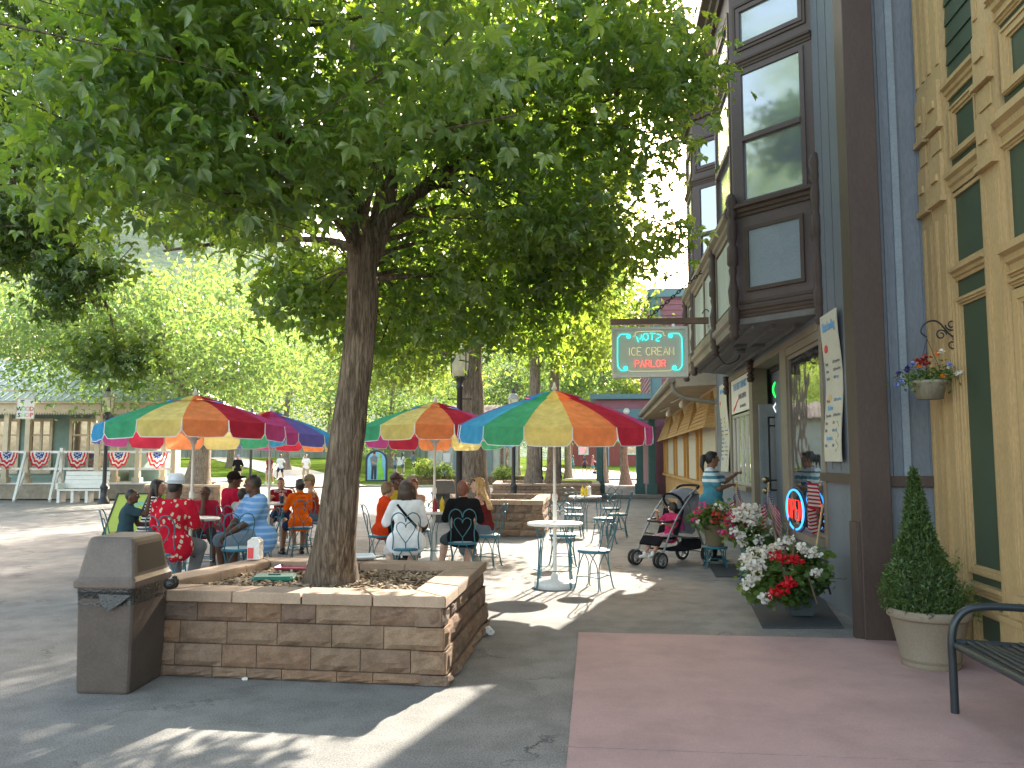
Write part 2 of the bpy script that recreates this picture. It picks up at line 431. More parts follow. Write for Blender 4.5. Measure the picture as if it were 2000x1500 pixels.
hill('hills', 20, 420, 260, 620, lambda x, y: max(0, y-260)/360*(70+.25*(x-20))*min(1, max(0, (x-10)/60)) - 1, 40, 20)

# ================================================================ planters of stone block
def blockmat():
    m, nt, out = newmat('split_stone'); n = N(nt); v = coords(n)
    ri = n('NewGeometry').outputs['Random Per Island']
    base = ramp(n, ri, [(0, (.27, .18, .125)), (.35, (.34, .235, .16)), (.6, (.31, .19, .12)), (.8, (.22, .155, .125)), (1, (.37, .25, .165))])
    f = noise(n, v, 11, 6, .65); g2 = noise(n, v, 120, 3, .7); s = noise(n, v, 2.2, 4)
    base = mix(n, .7, base, ramp(n, f, [(.3, .6), (.7, 1.25)]), 'MULTIPLY')
    base = mix(n, .6, base, ramp(n, g2, [(.35, .65), (.68, 1.25)]), 'MULTIPLY')
    base = mix(n, .5, base, ramp(n, s, [(.4, 1.0), (.7, .62)]), 'MULTIPLY')
    p = n('BsdfPrincipled', Base_Color=base, Roughness=.92); p.inputs['Specular IOR Level'].default_value = .2
    nt.links.new(bump(n, math_(n, 'ADD', f, math_(n, 'MULTIPLY', g2, .6)), .9, .018), p.inputs['Normal']); nt.links.new(p.outputs[0], out.inputs[0]); return m
MAT_BLOCK = blockmat()
MAT_CAP = M('cap_stone', (.40, .285, .205), .85, .15, 6, 90, .45, .006, island=.12, dirt=.3)
MAT_MULCH = M('mulch', (.14, .10, .07), .95, .5, 14, 50, 1.0, .03)
MAT_CHIP = M('wood_chip', (.36, .26, .17), .9, .2, 30, 90, .2, island=.6)
def rough_block(mb, c, d, rot, seed, amp=.012):
    """block with a split, uneven outer face: a subdivided box whose -y face is pushed in and out"""
    nx, nz = max(3, int(d[0]/.06)), 4
    r = random.Random(seed); x, y, z = d[0]/2, d[1]/2, d[2]/2; vs = []; fs = []
    for k in range(nz+1):
        for i in range(nx+1):
            u, w_ = i/nx*2-1, k/nz*2-1
            e = max(abs(u)**6, abs(w_)**4)
            vs.append(V((u*x, -y+e*.014-(1-e)*abs(r.gauss(0, amp)), w_*z)))
    for k in range(nz):
        for i in range(nx): a = k*(nx+1)+i; fs.append((a, a+1, a+nx+2, a+nx+1))
    o = len(vs); vs += [V((-x, y, -z)), V((x, y, -z)), V((x, y, z)), V((-x, y, z))]
    fs += [tuple([o]+[k*(nx+1) for k in range(0, nz+1)][::1]+[o+3])[::1], tuple([o+1, o+2]+[k*(nx+1)+nx for k in range(nz, -1, -1)]),
           tuple([i for i in range(nx, -1, -1)]+[o, o+1]), tuple([nz*(nx+1)+i for i in range(nx+1)]+[o+2, o+3]), (o, o+3, o+2, o+1)]
    mb.add([rot @ v + V(c) for v in vs], fs, 0, False)
def planter(name, quad, label, courses, capz, capt, soilz, batter=.018, blen=.36, chips=0, cat='planter', chipfield=None, capw=.27):
    """quad: four top corners (counter-clockwise seen from above), courses: list of (z0, z1)"""
    q = [V((p[0], p[1], 0)) for p in quad]; cen = sum(q, V((0, 0, 0)))/4
    t = thing(name, (cen.x, cen.y, 0), label, cat, 'stone block planters')
    def inset(k):
        out = []
        for i in range(4):
            p, a, b = q[i], q[i-1], q[(i+1) % 4]
            e1 = (p-a).normalized(); e2 = (b-p).normalized()
            n1 = V((-e1.y, e1.x, 0)); n2 = V((-e2.y, e2.x, 0)); s = n1+n2
            out.append(p+s/(s.dot(n1))*k)
        return out
    wall = MB(); sd_ = 0
    for ci, (z0, z1) in enumerate(courses):
        o = -batter*(len(courses)-ci-1)+.012
        qq = inset(o)
        for i in range(4):
            a, b = qq[i], qq[(i+1) % 4]; L = (b-a).length; e = (b-a)/L; nrm = V((e.y, -e.x, 0))
            rot = Matrix((e, V((-e.y, e.x, 0)), V((0, 0, 1)))).transposed()
            s = 0.0 if (ci+i) % 2 else -.14
            while s < L-.01:
                l = blen*rnd.choice((.72, 1, 1, 1.05, 1.12)); s0, s1 = max(s, .001), min(s+l, L-.001)
                if L-s1 < .1: s1 = L-.001; l = s1-s
                if s1-s0 > .03:
                    sd_ += 1
                    c = a+e*(s0+s1)/2-nrm*.1
                    rough_block(wall, (c.x, c.y, (z0+z1)/2), (s1-s0-.006, .2, z1-z0-.004), rot, sd_)
                s += l
    wall.build('block_wall', MAT_BLOCK, t)
    cap = MB(); q2 = inset(-.012); qi = inset(capw)
    for i in range(4):
        a, b, ai, bi = q2[i], q2[(i+1) % 4], qi[i], qi[(i+1) % 4]
        k = max(2, round((b-a).length/.5))
        for j in range(k):
            u0, u1 = j/k+.002, (j+1)/k-.002; dz = rnd.uniform(-.003, .003)
            pts = [a.lerp(b, u0), a.lerp(b, u1), ai.lerp(bi, u1), ai.lerp(bi, u0)]
            c = sum(pts, V((0, 0, 0)))/4
            lo = [c+(p-c)*.995 for p in pts]; hi = [c+(p-c)*.965 for p in pts]
            z0, z1 = capz-capt, capz+dz
            vs = [(p.x, p.y, z0) for p in lo]+[(p.x, p.y, z1-.014) for p in lo]+[(p.x, p.y, z1) for p in hi]
            cap.add(vs, [(3, 2, 1, 0)]+[(m_+n_, m_+(n_+1) % 4, m_+4+(n_+1) % 4, m_+4+n_) for m_ in (0, 4) for n_ in range(4)]+[(8, 9, 10, 11)])
    cap.build('cap_stones', MAT_CAP, t)
    soil = MB(); qs = inset(capw-.03); ns = 14
    vs = []
    for j in range(ns+1):
        for i in range(ns+1):
            p = qs[0].lerp(qs[1], i/ns).lerp(qs[3].lerp(qs[2], i/ns), j/ns)
            vs.append((p.x, p.y, soilz+mnoise.noise(V((p.x*3, p.y*3, 0)))*.02))
    soil.add(vs, [(j*(ns+1)+i, j*(ns+1)+i+1, (j+1)*(ns+1)+i+1, (j+1)*(ns+1)+i) for j in range(ns) for i in range(ns)], 0, True)
    soil.build('soil', MAT_MULCH, t)
    if chips:
        cm = MB()
        for _ in range(chips):
            p = qs[0].lerp(qs[1], rnd.random()).lerp(qs[3].lerp(qs[2], rnd.random()), rnd.random())
            a_, b_ = rnd.random(), rnd.random(); p = qs[0].lerp(qs[1], a_).lerp(qs[3].lerp(qs[2], a_), b_)
            zz = soilz+mnoise.noise(V((p.x*3, p.y*3, 0)))*.02+rnd.uniform(.002, .018)
            rot = Euler((rnd.uniform(-.5, .5), rnd.uniform(-.5, .5), rnd.uniform(0, 6.3))).to_matrix()
            l, w_ = rnd.uniform(.015, .05), rnd.uniform(.006, .016)
            cm.add([rot @ V(k) + V((p.x, p.y, zz)) for k in ((-l, -w_*.6, 0), (0, -w_, .003), (l, -w_*.3, 0), (l*.8, w_*.6, 0), (-l*.7, w_, .002))], [(0, 1, 2, 3, 4)])
        tag(cm.build('wood_chips', MAT_CHIP, t), kind='stuff')
    return t
FR, BR, BL, FL = G(868, 1165, .6), G(948, 1097, .6), G(508, 1088, .6), G(196, 1149, .6)
CRS = [(.004, .075), (.075, .23), (.23, .385), (.385, .525)]
planter('stone_planter', [FL, FR, BR, BL], 'big stone block planter around the tree trunk in the foreground, beside the trash can', CRS, .6, .075, .52, chips=5200)
p2 = [G(960, 1000, .72), G(1062, 1000, .72), G(1075, 974, .72), G(900, 972, .72)]
C2 = [(.004, .14), (.14, .3), (.3, .46), (.46, .63)]
a, b = AT(893, 16.7), AT(1060, 16.4); c, d = AT(1075, 19.5), AT(880, 19.6)
planter('stone_planter', [a, b, c, d], 'sunlit stone block planter with the second tree and black lamp post', C2, .72, .09, .62, chips=500)
a, b = AT(962, 30), AT(1172, 29.6); c, d = AT(1168, 34), AT(970, 34.5)
planter('stone_planter', [a, b, c, d], 'low stone block planter far back holding two slim tree trunks', [(.004, .2), (.2, .4), (.4, .58)], .64, .07, .56, blen=.5)
a, b = AT(284, 27.2), AT(432, 27.5); c, d = AT(440, 31), AT(300, 31)
planter('stone_planter', [a, b, c, d], 'stone block planter behind the man in the white hat, under the left tree', [(.004, .2), (.2, .4), (.4, .6)], .68, .08, .6, blen=.5)
# ================================================================ trees
MAT_BARK = BARK('bark', (.17, .128, .095), (.28, .222, .165))
MAT_BARK2 = BARK('grey_bark', (.26, .21, .165), (.38, .31, .25))
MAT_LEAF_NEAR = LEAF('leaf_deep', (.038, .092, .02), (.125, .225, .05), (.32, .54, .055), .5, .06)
MAT_LEAF_SHADE = LEAF('leaf_shade', (.03, .075, .018), (.07, .135, .03), (.14, .27, .03), .45, .05)  # darker leaf copy: shade from other trees put into the colour
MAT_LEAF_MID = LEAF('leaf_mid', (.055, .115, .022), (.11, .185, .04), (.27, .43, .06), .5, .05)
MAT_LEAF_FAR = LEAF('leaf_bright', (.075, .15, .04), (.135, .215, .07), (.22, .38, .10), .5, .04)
MAT_LEAF_DARK = LEAF('leaf_conifer', (.03, .065, .025), (.06, .10, .04), (.10, .18, .05), .35, .04)
def _leaflet(x0, y0, ang, L, w_, sag):
    """pointed leaflet with a toothed side, folded along its middle"""
    c, s_ = math.cos(ang), math.sin(ang); P = lambda u, v, z: (x0+u*c+v*s_, y0-u*s_+v*c, z)
    return [P(0, 0, 0), P(w_*.8, L*.28, .05), P(w_, L*.5, .06), P(w_*.42, L*.72, .03), P(0, L, -sag), P(-w_*.42, L*.72, .03), P(-w_, L*.5, .06), P(-w_*.8, L*.28, .05)]
_lf = [(0, 1, 2), (0, 2, 3), (0, 3, 4), (0, 4, 5), (0, 5, 6), (0, 6, 7)]
MAPLE = np.array(_leaflet(0, .32, 0, .78, .2, .14)+_leaflet(.02, .26, .95, .6, .17, .12)+_leaflet(-.02, .26, -.95, .6, .17, .12))
MAPLE_F = [tuple(i+8*k for i in f_) for k in range(3) for f_ in _lf]
OVAL = np.array([(0, 0, 0), (.28, .42, .07), (0, 1, -.12), (-.28, .42, .07)])
OVAL_F = [(0, 1, 2), (0, 2, 3)]
def leaf_mesh(name, pos, size, mat, parent, template=OVAL, faces=OVAL_F, droop=.5, tint=None, seed=1, outward=None):
    """one mesh of many separate leaves; pos (n,3) in the parent's space"""
    g = np.random.default_rng(seed); n = len(pos)
    if n == 0: return None
    az = g.uniform(0, 2*np.pi, n); pit = g.normal(-droop, .55, n); rol = g.normal(0, .8, n)
    ca, sa, cp, sp, cr, sr = np.cos(az), np.sin(az), np.cos(pit), np.sin(pit), np.cos(rol), np.sin(rol)
    fy = np.stack([-sa*cp, ca*cp, sp], 1)              # leaf axis
    rx0 = np.stack([ca, sa, np.zeros(n)], 1); up0 = np.cross(rx0, fy)
    rx = rx0*cr[:, None]+up0*sr[:, None]; up = np.cross(rx, fy)
    s = size*g.uniform(.6, 1.25, n)
    k = len(template); T = template
    v = pos[:, None, :]+s[:, None, None]*(T[None, :, 0, None]*rx[:, None, :]+T[None, :, 1, None]*fy[:, None, :]+T[None, :, 2, None]*up[:, None, :])
    F = np.array(faces); lo = (np.arange(n)[:, None, None]*k+F[None]).reshape(-1)
    if tint is None: tint = g.random(n)
    return np_mesh(name, v.reshape(-1, 3), n*len(F), 3, mat, parent, np.repeat(np.clip(tint, 0, 1), len(F)), lo)
def crown_points(ells, n, seed, spread, per=26, gap=.0, gscale=.8, shell=.55):
    """leaf positions in clusters through ellipsoids [(centre, radii, weight)]; gap drops clusters where a noise is low"""
    g = np.random.default_rng(seed); ws = np.array([e[2] for e in ells], float); ws /= ws.sum(); out = []; tn = []
    for (c, r, _), wt in zip(ells, ws):
        m = max(1, int(n*wt/per)); got = 0; tries = 0
        while got < m and tries < 30*m:
            tries += 1
            d = g.normal(size=3); d /= np.linalg.norm(d); rad = (shell+(1-shell)*g.random())**.6 if g.random() < .75 else g.random()**.5
            p = np.array(c)+d*np.array(r)*rad*(1+.18*mnoise.noise(V((d[0]*2+seed, d[1]*2, d[2]*2))))
            if gap and mnoise.noise(V((p[0]*gscale+seed*3.3, p[1]*gscale, p[2]*gscale*1.3))) < gap-.5: continue
            q = g.normal(size=(per, 3))*np.array([spread, spread, spread*.55])+p
            out.append(q); tn.append(np.clip(g.normal(.5, .32)+g.normal(0, .2, per), 0, 1)); got += 1
    return np.concatenate(out), np.concatenate(tn)
def limb(mb, pts, r0, r1, n=8, wob=.0, seed=0, k=6):
    ps = smooth_path(pts, k); m = len(ps)
    rr = [lerp(r0, r1, (i/(m-1))**.8)*(1+wob*mnoise.noise(V((i*.7, seed, 0)))) for i in range(m)]
    mb.tube(ps, rr, n, 0)
def tree(name, base, label, trunk, r0, r1, ells, nleaf, lsize, leafmat, barkmat, seed, limbs=(), nbranch=26, per=26, spread=.3, gap=.22, gscale=.7, template=OVAL, faces=OVAL_F, group=None, droop=.5, twigs=0, fork=None, cat='tree'):
    """trunk: points relative to base; limbs: explicit (points, r0, r1); further branches run from the trunk to leaf clusters"""
    t = thing(name, base, label, cat, group); r = random.Random(seed)
    tm = MB()
    ps = smooth_path([V(p) for p in trunk], 8); m = len(ps)
    rr = []
    for i, p in enumerate(ps):
        u = i/(m-1); h = p.z
        rr.append(lerp(r0, r1, u)*(1+.55*math.exp(-max(0, h)/(r0*1.3)))*(1+.06*mnoise.noise(V((h*1.5, seed, 2)))))
    tm.tube(ps, rr, 18 if r0 > .1 else 8, 0)
    # knobbly surface
    if r0 > .1:
        o = len(tm.v)-len(ps)*18 if False else 0
        tm.v = [tuple(V(v)+(V(v)-V((0, 0, v[2]))).normalized()*.018*mnoise.noise(V((v[0]*9, v[1]*9, v[2]*2.2)))) for v in tm.v]
    tm.build('trunk', barkmat, t, world=False)
    pts, tn = crown_points(ells, nleaf, seed, spread, per, gap, gscale)
    bm_ = MB()
    for (lp, a, b) in limbs: limb(bm_, lp, a, b, 8, .12, seed)
    src = [p for p in ps[int(m*.45):]]+[V(p) for lp, a, b in limbs for p in smooth_path(lp, 3)[2:]]
    cl = pts.reshape(-1, per, 3).mean(1); idx = list(range(len(cl))); r.shuffle(idx)
    for j in idx[:nbranch]:
        e = V(cl[j]); s = min(src, key=lambda q: (q-e).length+max(0, q.z-e.z)*1.2)
        L = (e-s).length
        if L < .15: continue
        mid = s.lerp(e, .5)+V((r.gauss(0, .08), r.gauss(0, .08), .12))*L
        a = min(.07, .012*L+.008)*(.6+r0)
        limb(bm_, [s, s.lerp(mid, .6)+V((0, 0, .05*L)), mid, e], a, .006, 6, .1, seed, 3)
    if twigs:
        for j in idx[nbranch:nbranch+twigs]:
            e = V(cl[j]); k = V(cl[idx[(j*7) % len(idx)]]); dirn = V((r.gauss(0, 1), r.gauss(0, 1), r.gauss(-.1, .5)))*.35
            limb(bm_, [e-dirn, e, e+dirn], .006, .002, 4, 0, seed, 2)
    if bm_.v: bm_.build('branch_frame', barkmat, t, world=False)
    leaf_mesh('crown', pts, lsize, leafmat, t, template, faces, droop, tn, seed)
    return t
# --- the big tree in the foreground planter
B0 = G(645, 1141, .5)
pD = lambda px, py, d: PD(px, py, d)-B0
T_LABEL = 'large leafy tree with a leaning bare trunk growing out of the foreground planter'
dT = 6.85
tr = [V((0, 0, -.05)), pD(655, 1050, dT), pD(672, 900, dT), pD(694, 740, dT), pD(708, 600, dT), pD(706, 500, dT), pD(694, 425, dT), pD(680, 300, 6.9), pD(700, 120, 7.0), pD(720, -150, 7.1), pD(730, -500, 7.2)]
lm = [([pD(706, 520, dT), pD(742, 440, 7.0), pD(760, 300, 7.2), pD(745, 120, 7.4), pD(760, -200, 7.5)], .13, .06),
      ([pD(694, 425, dT), pD(590, 300, 6.3), pD(450, 180, 5.6), pD(300, 90, 5.0)], .09, .03),
      ([pD(742, 440, 7.0), pD(880, 330, 7.4), pD(1040, 250, 7.8), pD(1200, 190, 8.2)], .08, .02),
      ([pD(700, 330, 6.9), pD(620, 200, 7.6), pD(560, 60, 8.4)], .08, .03),
      ([pD(706, 500, dT), pD(640, 470, 7.6), pD(480, 470, 8.2), pD(320, 490, 8.6)], .05, .012)]
def E(px, py, d, rx, ry, rz, w): p = pD(px, py, d); return ((p.x, p.y, p.z), (rx, ry, rz), w)
el = [E(700, 0, 6.9, 2.6, 2.4, 1.5, 5), E(330, 200, 5.0, 1.15, 1.0, .85, 2.2), E(440, 290, 6.0, .95, 1.1, .62, 1.7), E(985, 320, 7.2, 1.1, 1.2, .85, 2.4),
      E(900, 540, 8.2, 1.15, 1.1, .62, 2.3), E(1130, 420, 8.4, .85, 1.0, .8, 1.6), E(620, 560, 7.9, .5, .7, .42, .8), E(1120, 130, 7.4, 1.2, 1.2, 1.0, 2.0), E(440, 425, 8.2, .75, .8, .26, .7),
      E(1290, 120, 8.6, .45, .6, .55, 1.2), E(600, 60, 4.6, 1.5, .9, .7, 2.0), E(1270, 460, 8.6, .34, .3, .15, .16), E(1030, 620, 8.8, .75, .8, .32, .9), E(780, 640, 8.8, .55, .7, .28, .55),
      E(720, -520, 7.4, 3.1, 3.0, 2.6, 3.2)]
tree('shade_tree', B0, T_LABEL, tr, .165, .075, el, 31000, .13, MAT_LEAF_NEAR, MAT_BARK, 3, lm, nbranch=150, per=20, spread=.19, gap=.37, gscale=1.25, template=MAPLE, faces=MAPLE_F, droop=.45, twigs=240)
# --- the tree in the second planter, behind the lamp
B1 = AT(925, 18, .55); pD1 = lambda px, py, d: PD(px, py, d)-B1
def E1(px, py, d, rx, ry, rz, w): p = pD1(px, py, d); return ((p.x, p.y, p.z), (rx, ry, rz), w)
tr = [V((0, 0, -.1)), pD1(925, 860, 18), pD1(921, 740, 18), pD1(922, 650, 18), pD1(930, 520, 18), pD1(940, 300, 18), pD1(950, 0, 18), pD1(955, -300, 18)]
lm = [([pD1(922, 660, 18), pD1(960, 655, 17.6), pD1(1060, 640, 17.2), pD1(1150, 560, 17)], .15, .05), ([pD1(921, 690, 18), pD1(860, 688, 17.6), pD1(790, 680, 17.5), pD1(720, 640, 17.5)], .11, .03), ([pD1(930, 560, 18), pD1(830, 400, 18), pD1(760, 200, 18)], .14, .05), ([pD1(935, 480, 18), pD1(1050, 330, 18.5), pD1(1160, 200, 19)], .14, .04)]
el = [E1(930, 250, 18, 3.7, 3.6, 2.8, 6), E1(1075, 330, 18.6, 1.9, 2.2, 2.0, 2.4), E1(800, 560, 17.6, 1.6, 1.6, .95, 1.4), E1(1090, 560, 17.8, 1.6, 1.6, 1.0, 1.8), E1(760, 700, 17.8, 1.05, 1.2, .55, .8), E1(930, 590, 18, 1.6, 1.4, .7, 1.2), E1(1150, 680, 19, .75, .8, .5, .5)]
tree('shade_tree', B1, 'broad tree with a straight trunk rising from the second planter, right behind the black lamp', tr, .29, .14, el, 34000, .15, MAT_LEAF_MID, MAT_BARK2, 11, lm, nbranch=110, per=26, spread=.3, gap=.27, gscale=.6, droop=.6)
# --- a tree standing left of the view, its limbs reach in
B2 = AT(-330, 9.6); pD2 = lambda px, py, d: PD(px, py, d)-B2
def E2(px, py, d, rx, ry, rz, w): p = pD2(px, py, d); return ((p.x, p.y, p.z), (rx, ry, rz), w)
tr = [V((0, 0, -.1)), V((.1, 0, 1.4)), V((.15, .1, 2.9)), V((.3, .1, 4.2)), V((.2, .1, 5.6)), V((.3, .1, 7.5))]
lm = [([V((.15, .1, 3.0)), pD2(-150, 500, 9.6), pD2(0, 442, 9.6), pD2(110, 412, 9.7), pD2(190, 380, 9.9), pD2(300, 300, 10)], .11, .03), ([V((.2, .1, 3.4)), pD2(-60, 400, 9.8), pD2(30, 382, 9.8), pD2(120, 380, 9.9), pD2(210, 345, 10.3)], .08, .025),
      ([pD2(190, 380, 9.9), pD2(280, 420, 10.2), pD2(330, 490, 10.2)], .035, .02), ([pD2(110, 412, 9.7), pD2(150, 500, 9.8), pD2(210, 600, 9.9), pD2(225, 690, 9.9)], .04, .008)]
el = [E2(20, 220, 10.3, 1.5, 1.6, 1.3, 3), E2(100, 445, 10, .9, .9, .27, 1.1), E2(180, 560, 10, .5, .6, .38, .8), E2(230, 680, 10, .38, .4, .36, .45), E2(-40, 480, 9.8, .7, .8, .25, .5), E2(210, 330, 10.6, .9, .9, .5, 1.0), E2(-200, 100, 9.6, 2.2, 2.0, 2.0, 3), E2(110, 20, 10.5, 1.5, 1.5, .9, 1.8)]
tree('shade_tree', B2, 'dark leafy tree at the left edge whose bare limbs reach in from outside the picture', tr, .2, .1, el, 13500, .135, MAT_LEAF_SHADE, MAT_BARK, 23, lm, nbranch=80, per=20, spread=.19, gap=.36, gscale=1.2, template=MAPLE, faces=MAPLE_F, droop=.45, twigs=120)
# --- the rest, farther away
def round_tree(px, d, label, h, rx, rz, n, ls, lm_, seed, tr_r=.2, low=None, group='trees around the plaza', gap=.25, zc=None, parts=5, spread=None, z0=0.0, lean=0.0):
    b = AT(px, d, z0); r = random.Random(seed); zc = zc if zc else h-rz
    ells = [((lean, 0, zc), (rx, rx*.9, rz), 4)]
    for i in range(parts):
        a = 2*PI*i/parts+r.uniform(-.4, .4)
        ells.append(((lean+math.cos(a)*rx*.62, math.sin(a)*rx*.55, zc+r.uniform(-.55, .35)*rz), (rx*.5, rx*.5, rz*.42), 1.1))
    tr = [V((0, 0, -.1)), V((.05*rx*r.uniform(-1, 1), 0, zc*.4)), V((lean*.6, 0, zc*.8)), V((lean, 0, zc+rz*.6))]
    return tree('tree', b, label, tr, tr_r, tr_r*.4, ells, n, ls, lm_, MAT_BARK2, seed, (), nbranch=40, per=26, spread=spread or rx*.13, gap=gap, gscale=2.6/rx, group=group, droop=.45)
GT = 'trees around the plaza'
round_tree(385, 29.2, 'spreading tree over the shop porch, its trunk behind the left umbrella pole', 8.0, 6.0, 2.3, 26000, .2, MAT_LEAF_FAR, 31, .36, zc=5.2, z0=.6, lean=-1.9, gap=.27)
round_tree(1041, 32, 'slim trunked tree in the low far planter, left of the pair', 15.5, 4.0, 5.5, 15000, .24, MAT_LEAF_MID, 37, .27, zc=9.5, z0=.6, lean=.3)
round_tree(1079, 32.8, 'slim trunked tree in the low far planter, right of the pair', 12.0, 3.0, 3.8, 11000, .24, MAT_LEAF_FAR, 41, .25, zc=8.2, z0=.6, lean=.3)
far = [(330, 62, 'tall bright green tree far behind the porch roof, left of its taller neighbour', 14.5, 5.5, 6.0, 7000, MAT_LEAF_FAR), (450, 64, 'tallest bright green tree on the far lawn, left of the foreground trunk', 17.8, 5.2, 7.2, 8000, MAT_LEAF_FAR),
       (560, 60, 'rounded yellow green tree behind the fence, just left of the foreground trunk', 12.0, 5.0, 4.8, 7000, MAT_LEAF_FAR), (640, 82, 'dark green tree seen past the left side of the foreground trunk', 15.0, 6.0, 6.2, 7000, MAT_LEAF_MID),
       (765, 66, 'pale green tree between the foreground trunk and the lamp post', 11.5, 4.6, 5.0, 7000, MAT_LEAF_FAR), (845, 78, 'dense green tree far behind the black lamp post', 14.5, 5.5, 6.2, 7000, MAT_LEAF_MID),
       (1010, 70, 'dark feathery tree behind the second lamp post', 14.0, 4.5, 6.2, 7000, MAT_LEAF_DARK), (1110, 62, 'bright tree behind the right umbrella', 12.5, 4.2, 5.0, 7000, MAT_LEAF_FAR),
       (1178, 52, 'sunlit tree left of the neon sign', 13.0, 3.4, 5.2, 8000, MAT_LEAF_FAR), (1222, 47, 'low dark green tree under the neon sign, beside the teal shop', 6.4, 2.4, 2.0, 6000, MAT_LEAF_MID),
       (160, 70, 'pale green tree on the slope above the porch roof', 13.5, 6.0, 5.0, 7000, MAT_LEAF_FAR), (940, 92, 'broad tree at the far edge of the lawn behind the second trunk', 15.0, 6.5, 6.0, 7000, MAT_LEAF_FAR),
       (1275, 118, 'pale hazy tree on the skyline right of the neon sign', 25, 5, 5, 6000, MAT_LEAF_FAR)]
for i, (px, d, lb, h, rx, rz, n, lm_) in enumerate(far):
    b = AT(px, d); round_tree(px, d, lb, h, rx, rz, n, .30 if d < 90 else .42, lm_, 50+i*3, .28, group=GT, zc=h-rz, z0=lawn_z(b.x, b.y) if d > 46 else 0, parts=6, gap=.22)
# ================================================================ shops on the right
BLUE = M('slate_blue_paint', (.165, .19, .228), .6, .08, 3, 60, .12, .003, dirt=.18, stretch=(1, 1, .25))
BLUEL = M('pale_blue_paint', (.24, .29, .34), .6, .08, 3, 60, .1, .003, dirt=.12)
BROWN = M('brown_paint', (.082, .057, .05), .55, .12, 5, 70, .15, .003, dirt=.2, stretch=(1, 1, .3))
MAUVE = M('mauve_brown_paint', (.118, .09, .095), .5, .1, 5, 70, .12, .003, dirt=.15)
TAN = M('olive_tan_paint', (.25, .21, .165), .55, .1, 4, 70, .12, .003, dirt=.2)
PALEB = M('weathered_pale_board', (.42, .47, .41), .7, .16, 2.5, 50, .1, .003, dirt=.4, stretch=(1, 1, .3))
YELL = M('ochre_yellow_paint', (.52, .37, .185), .55, .07, 3, 80, .14, .003, dirt=.22, stretch=(1, 1, .3))
DGREEN = M('dark_green_paint', (.055, .085, .055), .5, .1, 4, 160, .3, .003)
SOFFIT = M('soffit_paint', (.17, .17, .17), .7, .12, 4, 60, .15, .003, dirt=.25)
GL = GLASS('window_glass'); GLS = GLASS('shop_glass', (.03, .035, .04), .03, .3)
GLP = GLASS('bay_glass', (.20, .25, .30), .12, .1)
def fac(a, b):
    a, b = V((a[0], a[1], 0)), V((b[0], b[1], 0)); e = (b-a).normalized(); n_ = V((-e.y, e.x, 0))
    return (lambda u, v, w: a+e*u+n_*w+V((0, 0, v))), (b-a).length
def rect(mb, fn, u0, u1, v0, v1, w0, w1, mi=0):
    return mb.prism([(u0, v0), (u1, v0), (u1, v1), (u0, v1)], w0, w1, fn, mi)
def frame(mb, fn, u0, u1, v0, v1, t, w0, w1, mi=0):
    rect(mb, fn, u0, u1, v0, v0+t, w0, w1, mi); rect(mb, fn, u0, u1, v1-t, v1, w0, w1, mi)
    rect(mb, fn, u0, u0+t, v0+t, v1-t, w0, w1, mi); rect(mb, fn, u1-t, u1, v0+t, v1-t, w0, w1, mi)
def mould(mb, fn, u0, u1, prof, mi=0):
    """a moulding: profile of (w, v) extruded along u"""
    n = len(prof)
    vs = [fn(u0, v, w) for w, v in prof]+[fn(u1, v, w) for w, v in prof]
    mb.add(vs, [tuple(range(n)), tuple(range(2*n-1, n-1, -1))]+[(i, n+i, n+(i+1) % n, (i+1) % n) for i in range(n)], mi)
def cornice(v, h, w, base=0.0):
    return [(base, v), (base+w*.25, v), (base+w*.3, v+h*.25), (base+w*.55, v+h*.35), (base+w*.6, v+h*.6), (base+w, v+h*.72), (base+w, v+h), (base, v+h)]
BX = 2.4
bl = thing('ice_cream_shop', (2.4, 12.4, 0), 'tall slate blue shop with brown bay windows upstairs, behind the neon sign', 'building')
f, L = fac((BX, 7.5), (BX, 17.5))       # u = Y-7.5
U = lambda y: y-7.5
m = MB()
rect(m, f, U(7.5), U(9.28), 0, 9, -.3, 0); rect(m, f, U(15.72), U(17.5), 0, 9, -.3, 0)
rect(m, f, U(9.28), U(15.72), 3.06, 9, -.3, 0); rect(m, f, U(9.28), U(10.92), 0, .6, -.3, 0); rect(m, f, U(13.62), U(15.72), 0, 1.02, -.3, 0)
m.bb(2.7, 11, 7.5, 17.5, 0, 9)
for k in range(5): rect(m, f, U(7.72)+.3*k, U(7.72)+.3*k+.025, 1.44, 9, 0, .008)
m.build('wall', BLUE, bl)
m = MB(); fe, _ = fac((3.3, 7.5), (2.4, 7.5))     # end wall towards the viewer, normal -Y
rect(m, fe, .0, .9, 1.4, 9, 0, .01); rect(m, fe, .0, .9, 0, 1.3, 0, .014)
for u in (.36, .45, .76): rect(m, fe, u, u+.022, 1.4, 9, .01, .026)
m.build('end_panel', BLUE, bl)
m = MB(); rect(m, fe, .64, .70, 1.4, 9, .01, .045); rect(m, fe, .385, .43, 1.4, 9, .01, .03); m.build('trim_strip', BLUEL, bl)
m = MB(); m.bb(2.2, 2.46, 7.38, 7.66, 0, 9, 0, .006); m.bb(2.17, 2.2, 7.42, 7.62, 0, 1.0); m.build('corner_post', BROWN, bl)
m = MB(); rect(m, f, U(7.662), U(9.26), 1.31, 1.40, 0, .05); rect(m, fe, .0, .838, 1.31, 1.40, .015, .06); m.build('chair_rail', BROWN, bl)
m = MB(); rect(m, f, U(7.665), U(7.74), .0, 9, 0.001, .05); rect(m, f, U(9.16), U(9.28), .6, 3.06, 0, .016); rect(m, f, U(9.28), U(15.72), 2.97, 3.06, -.25, .022)
for y0, y1, z0 in ((10.92, 11.28, 0), (13.34, 13.62, 0), (15.56, 15.72, 1.02)): rect(m, f, U(y0), U(y1), z0, 2.97, -.22, .018)
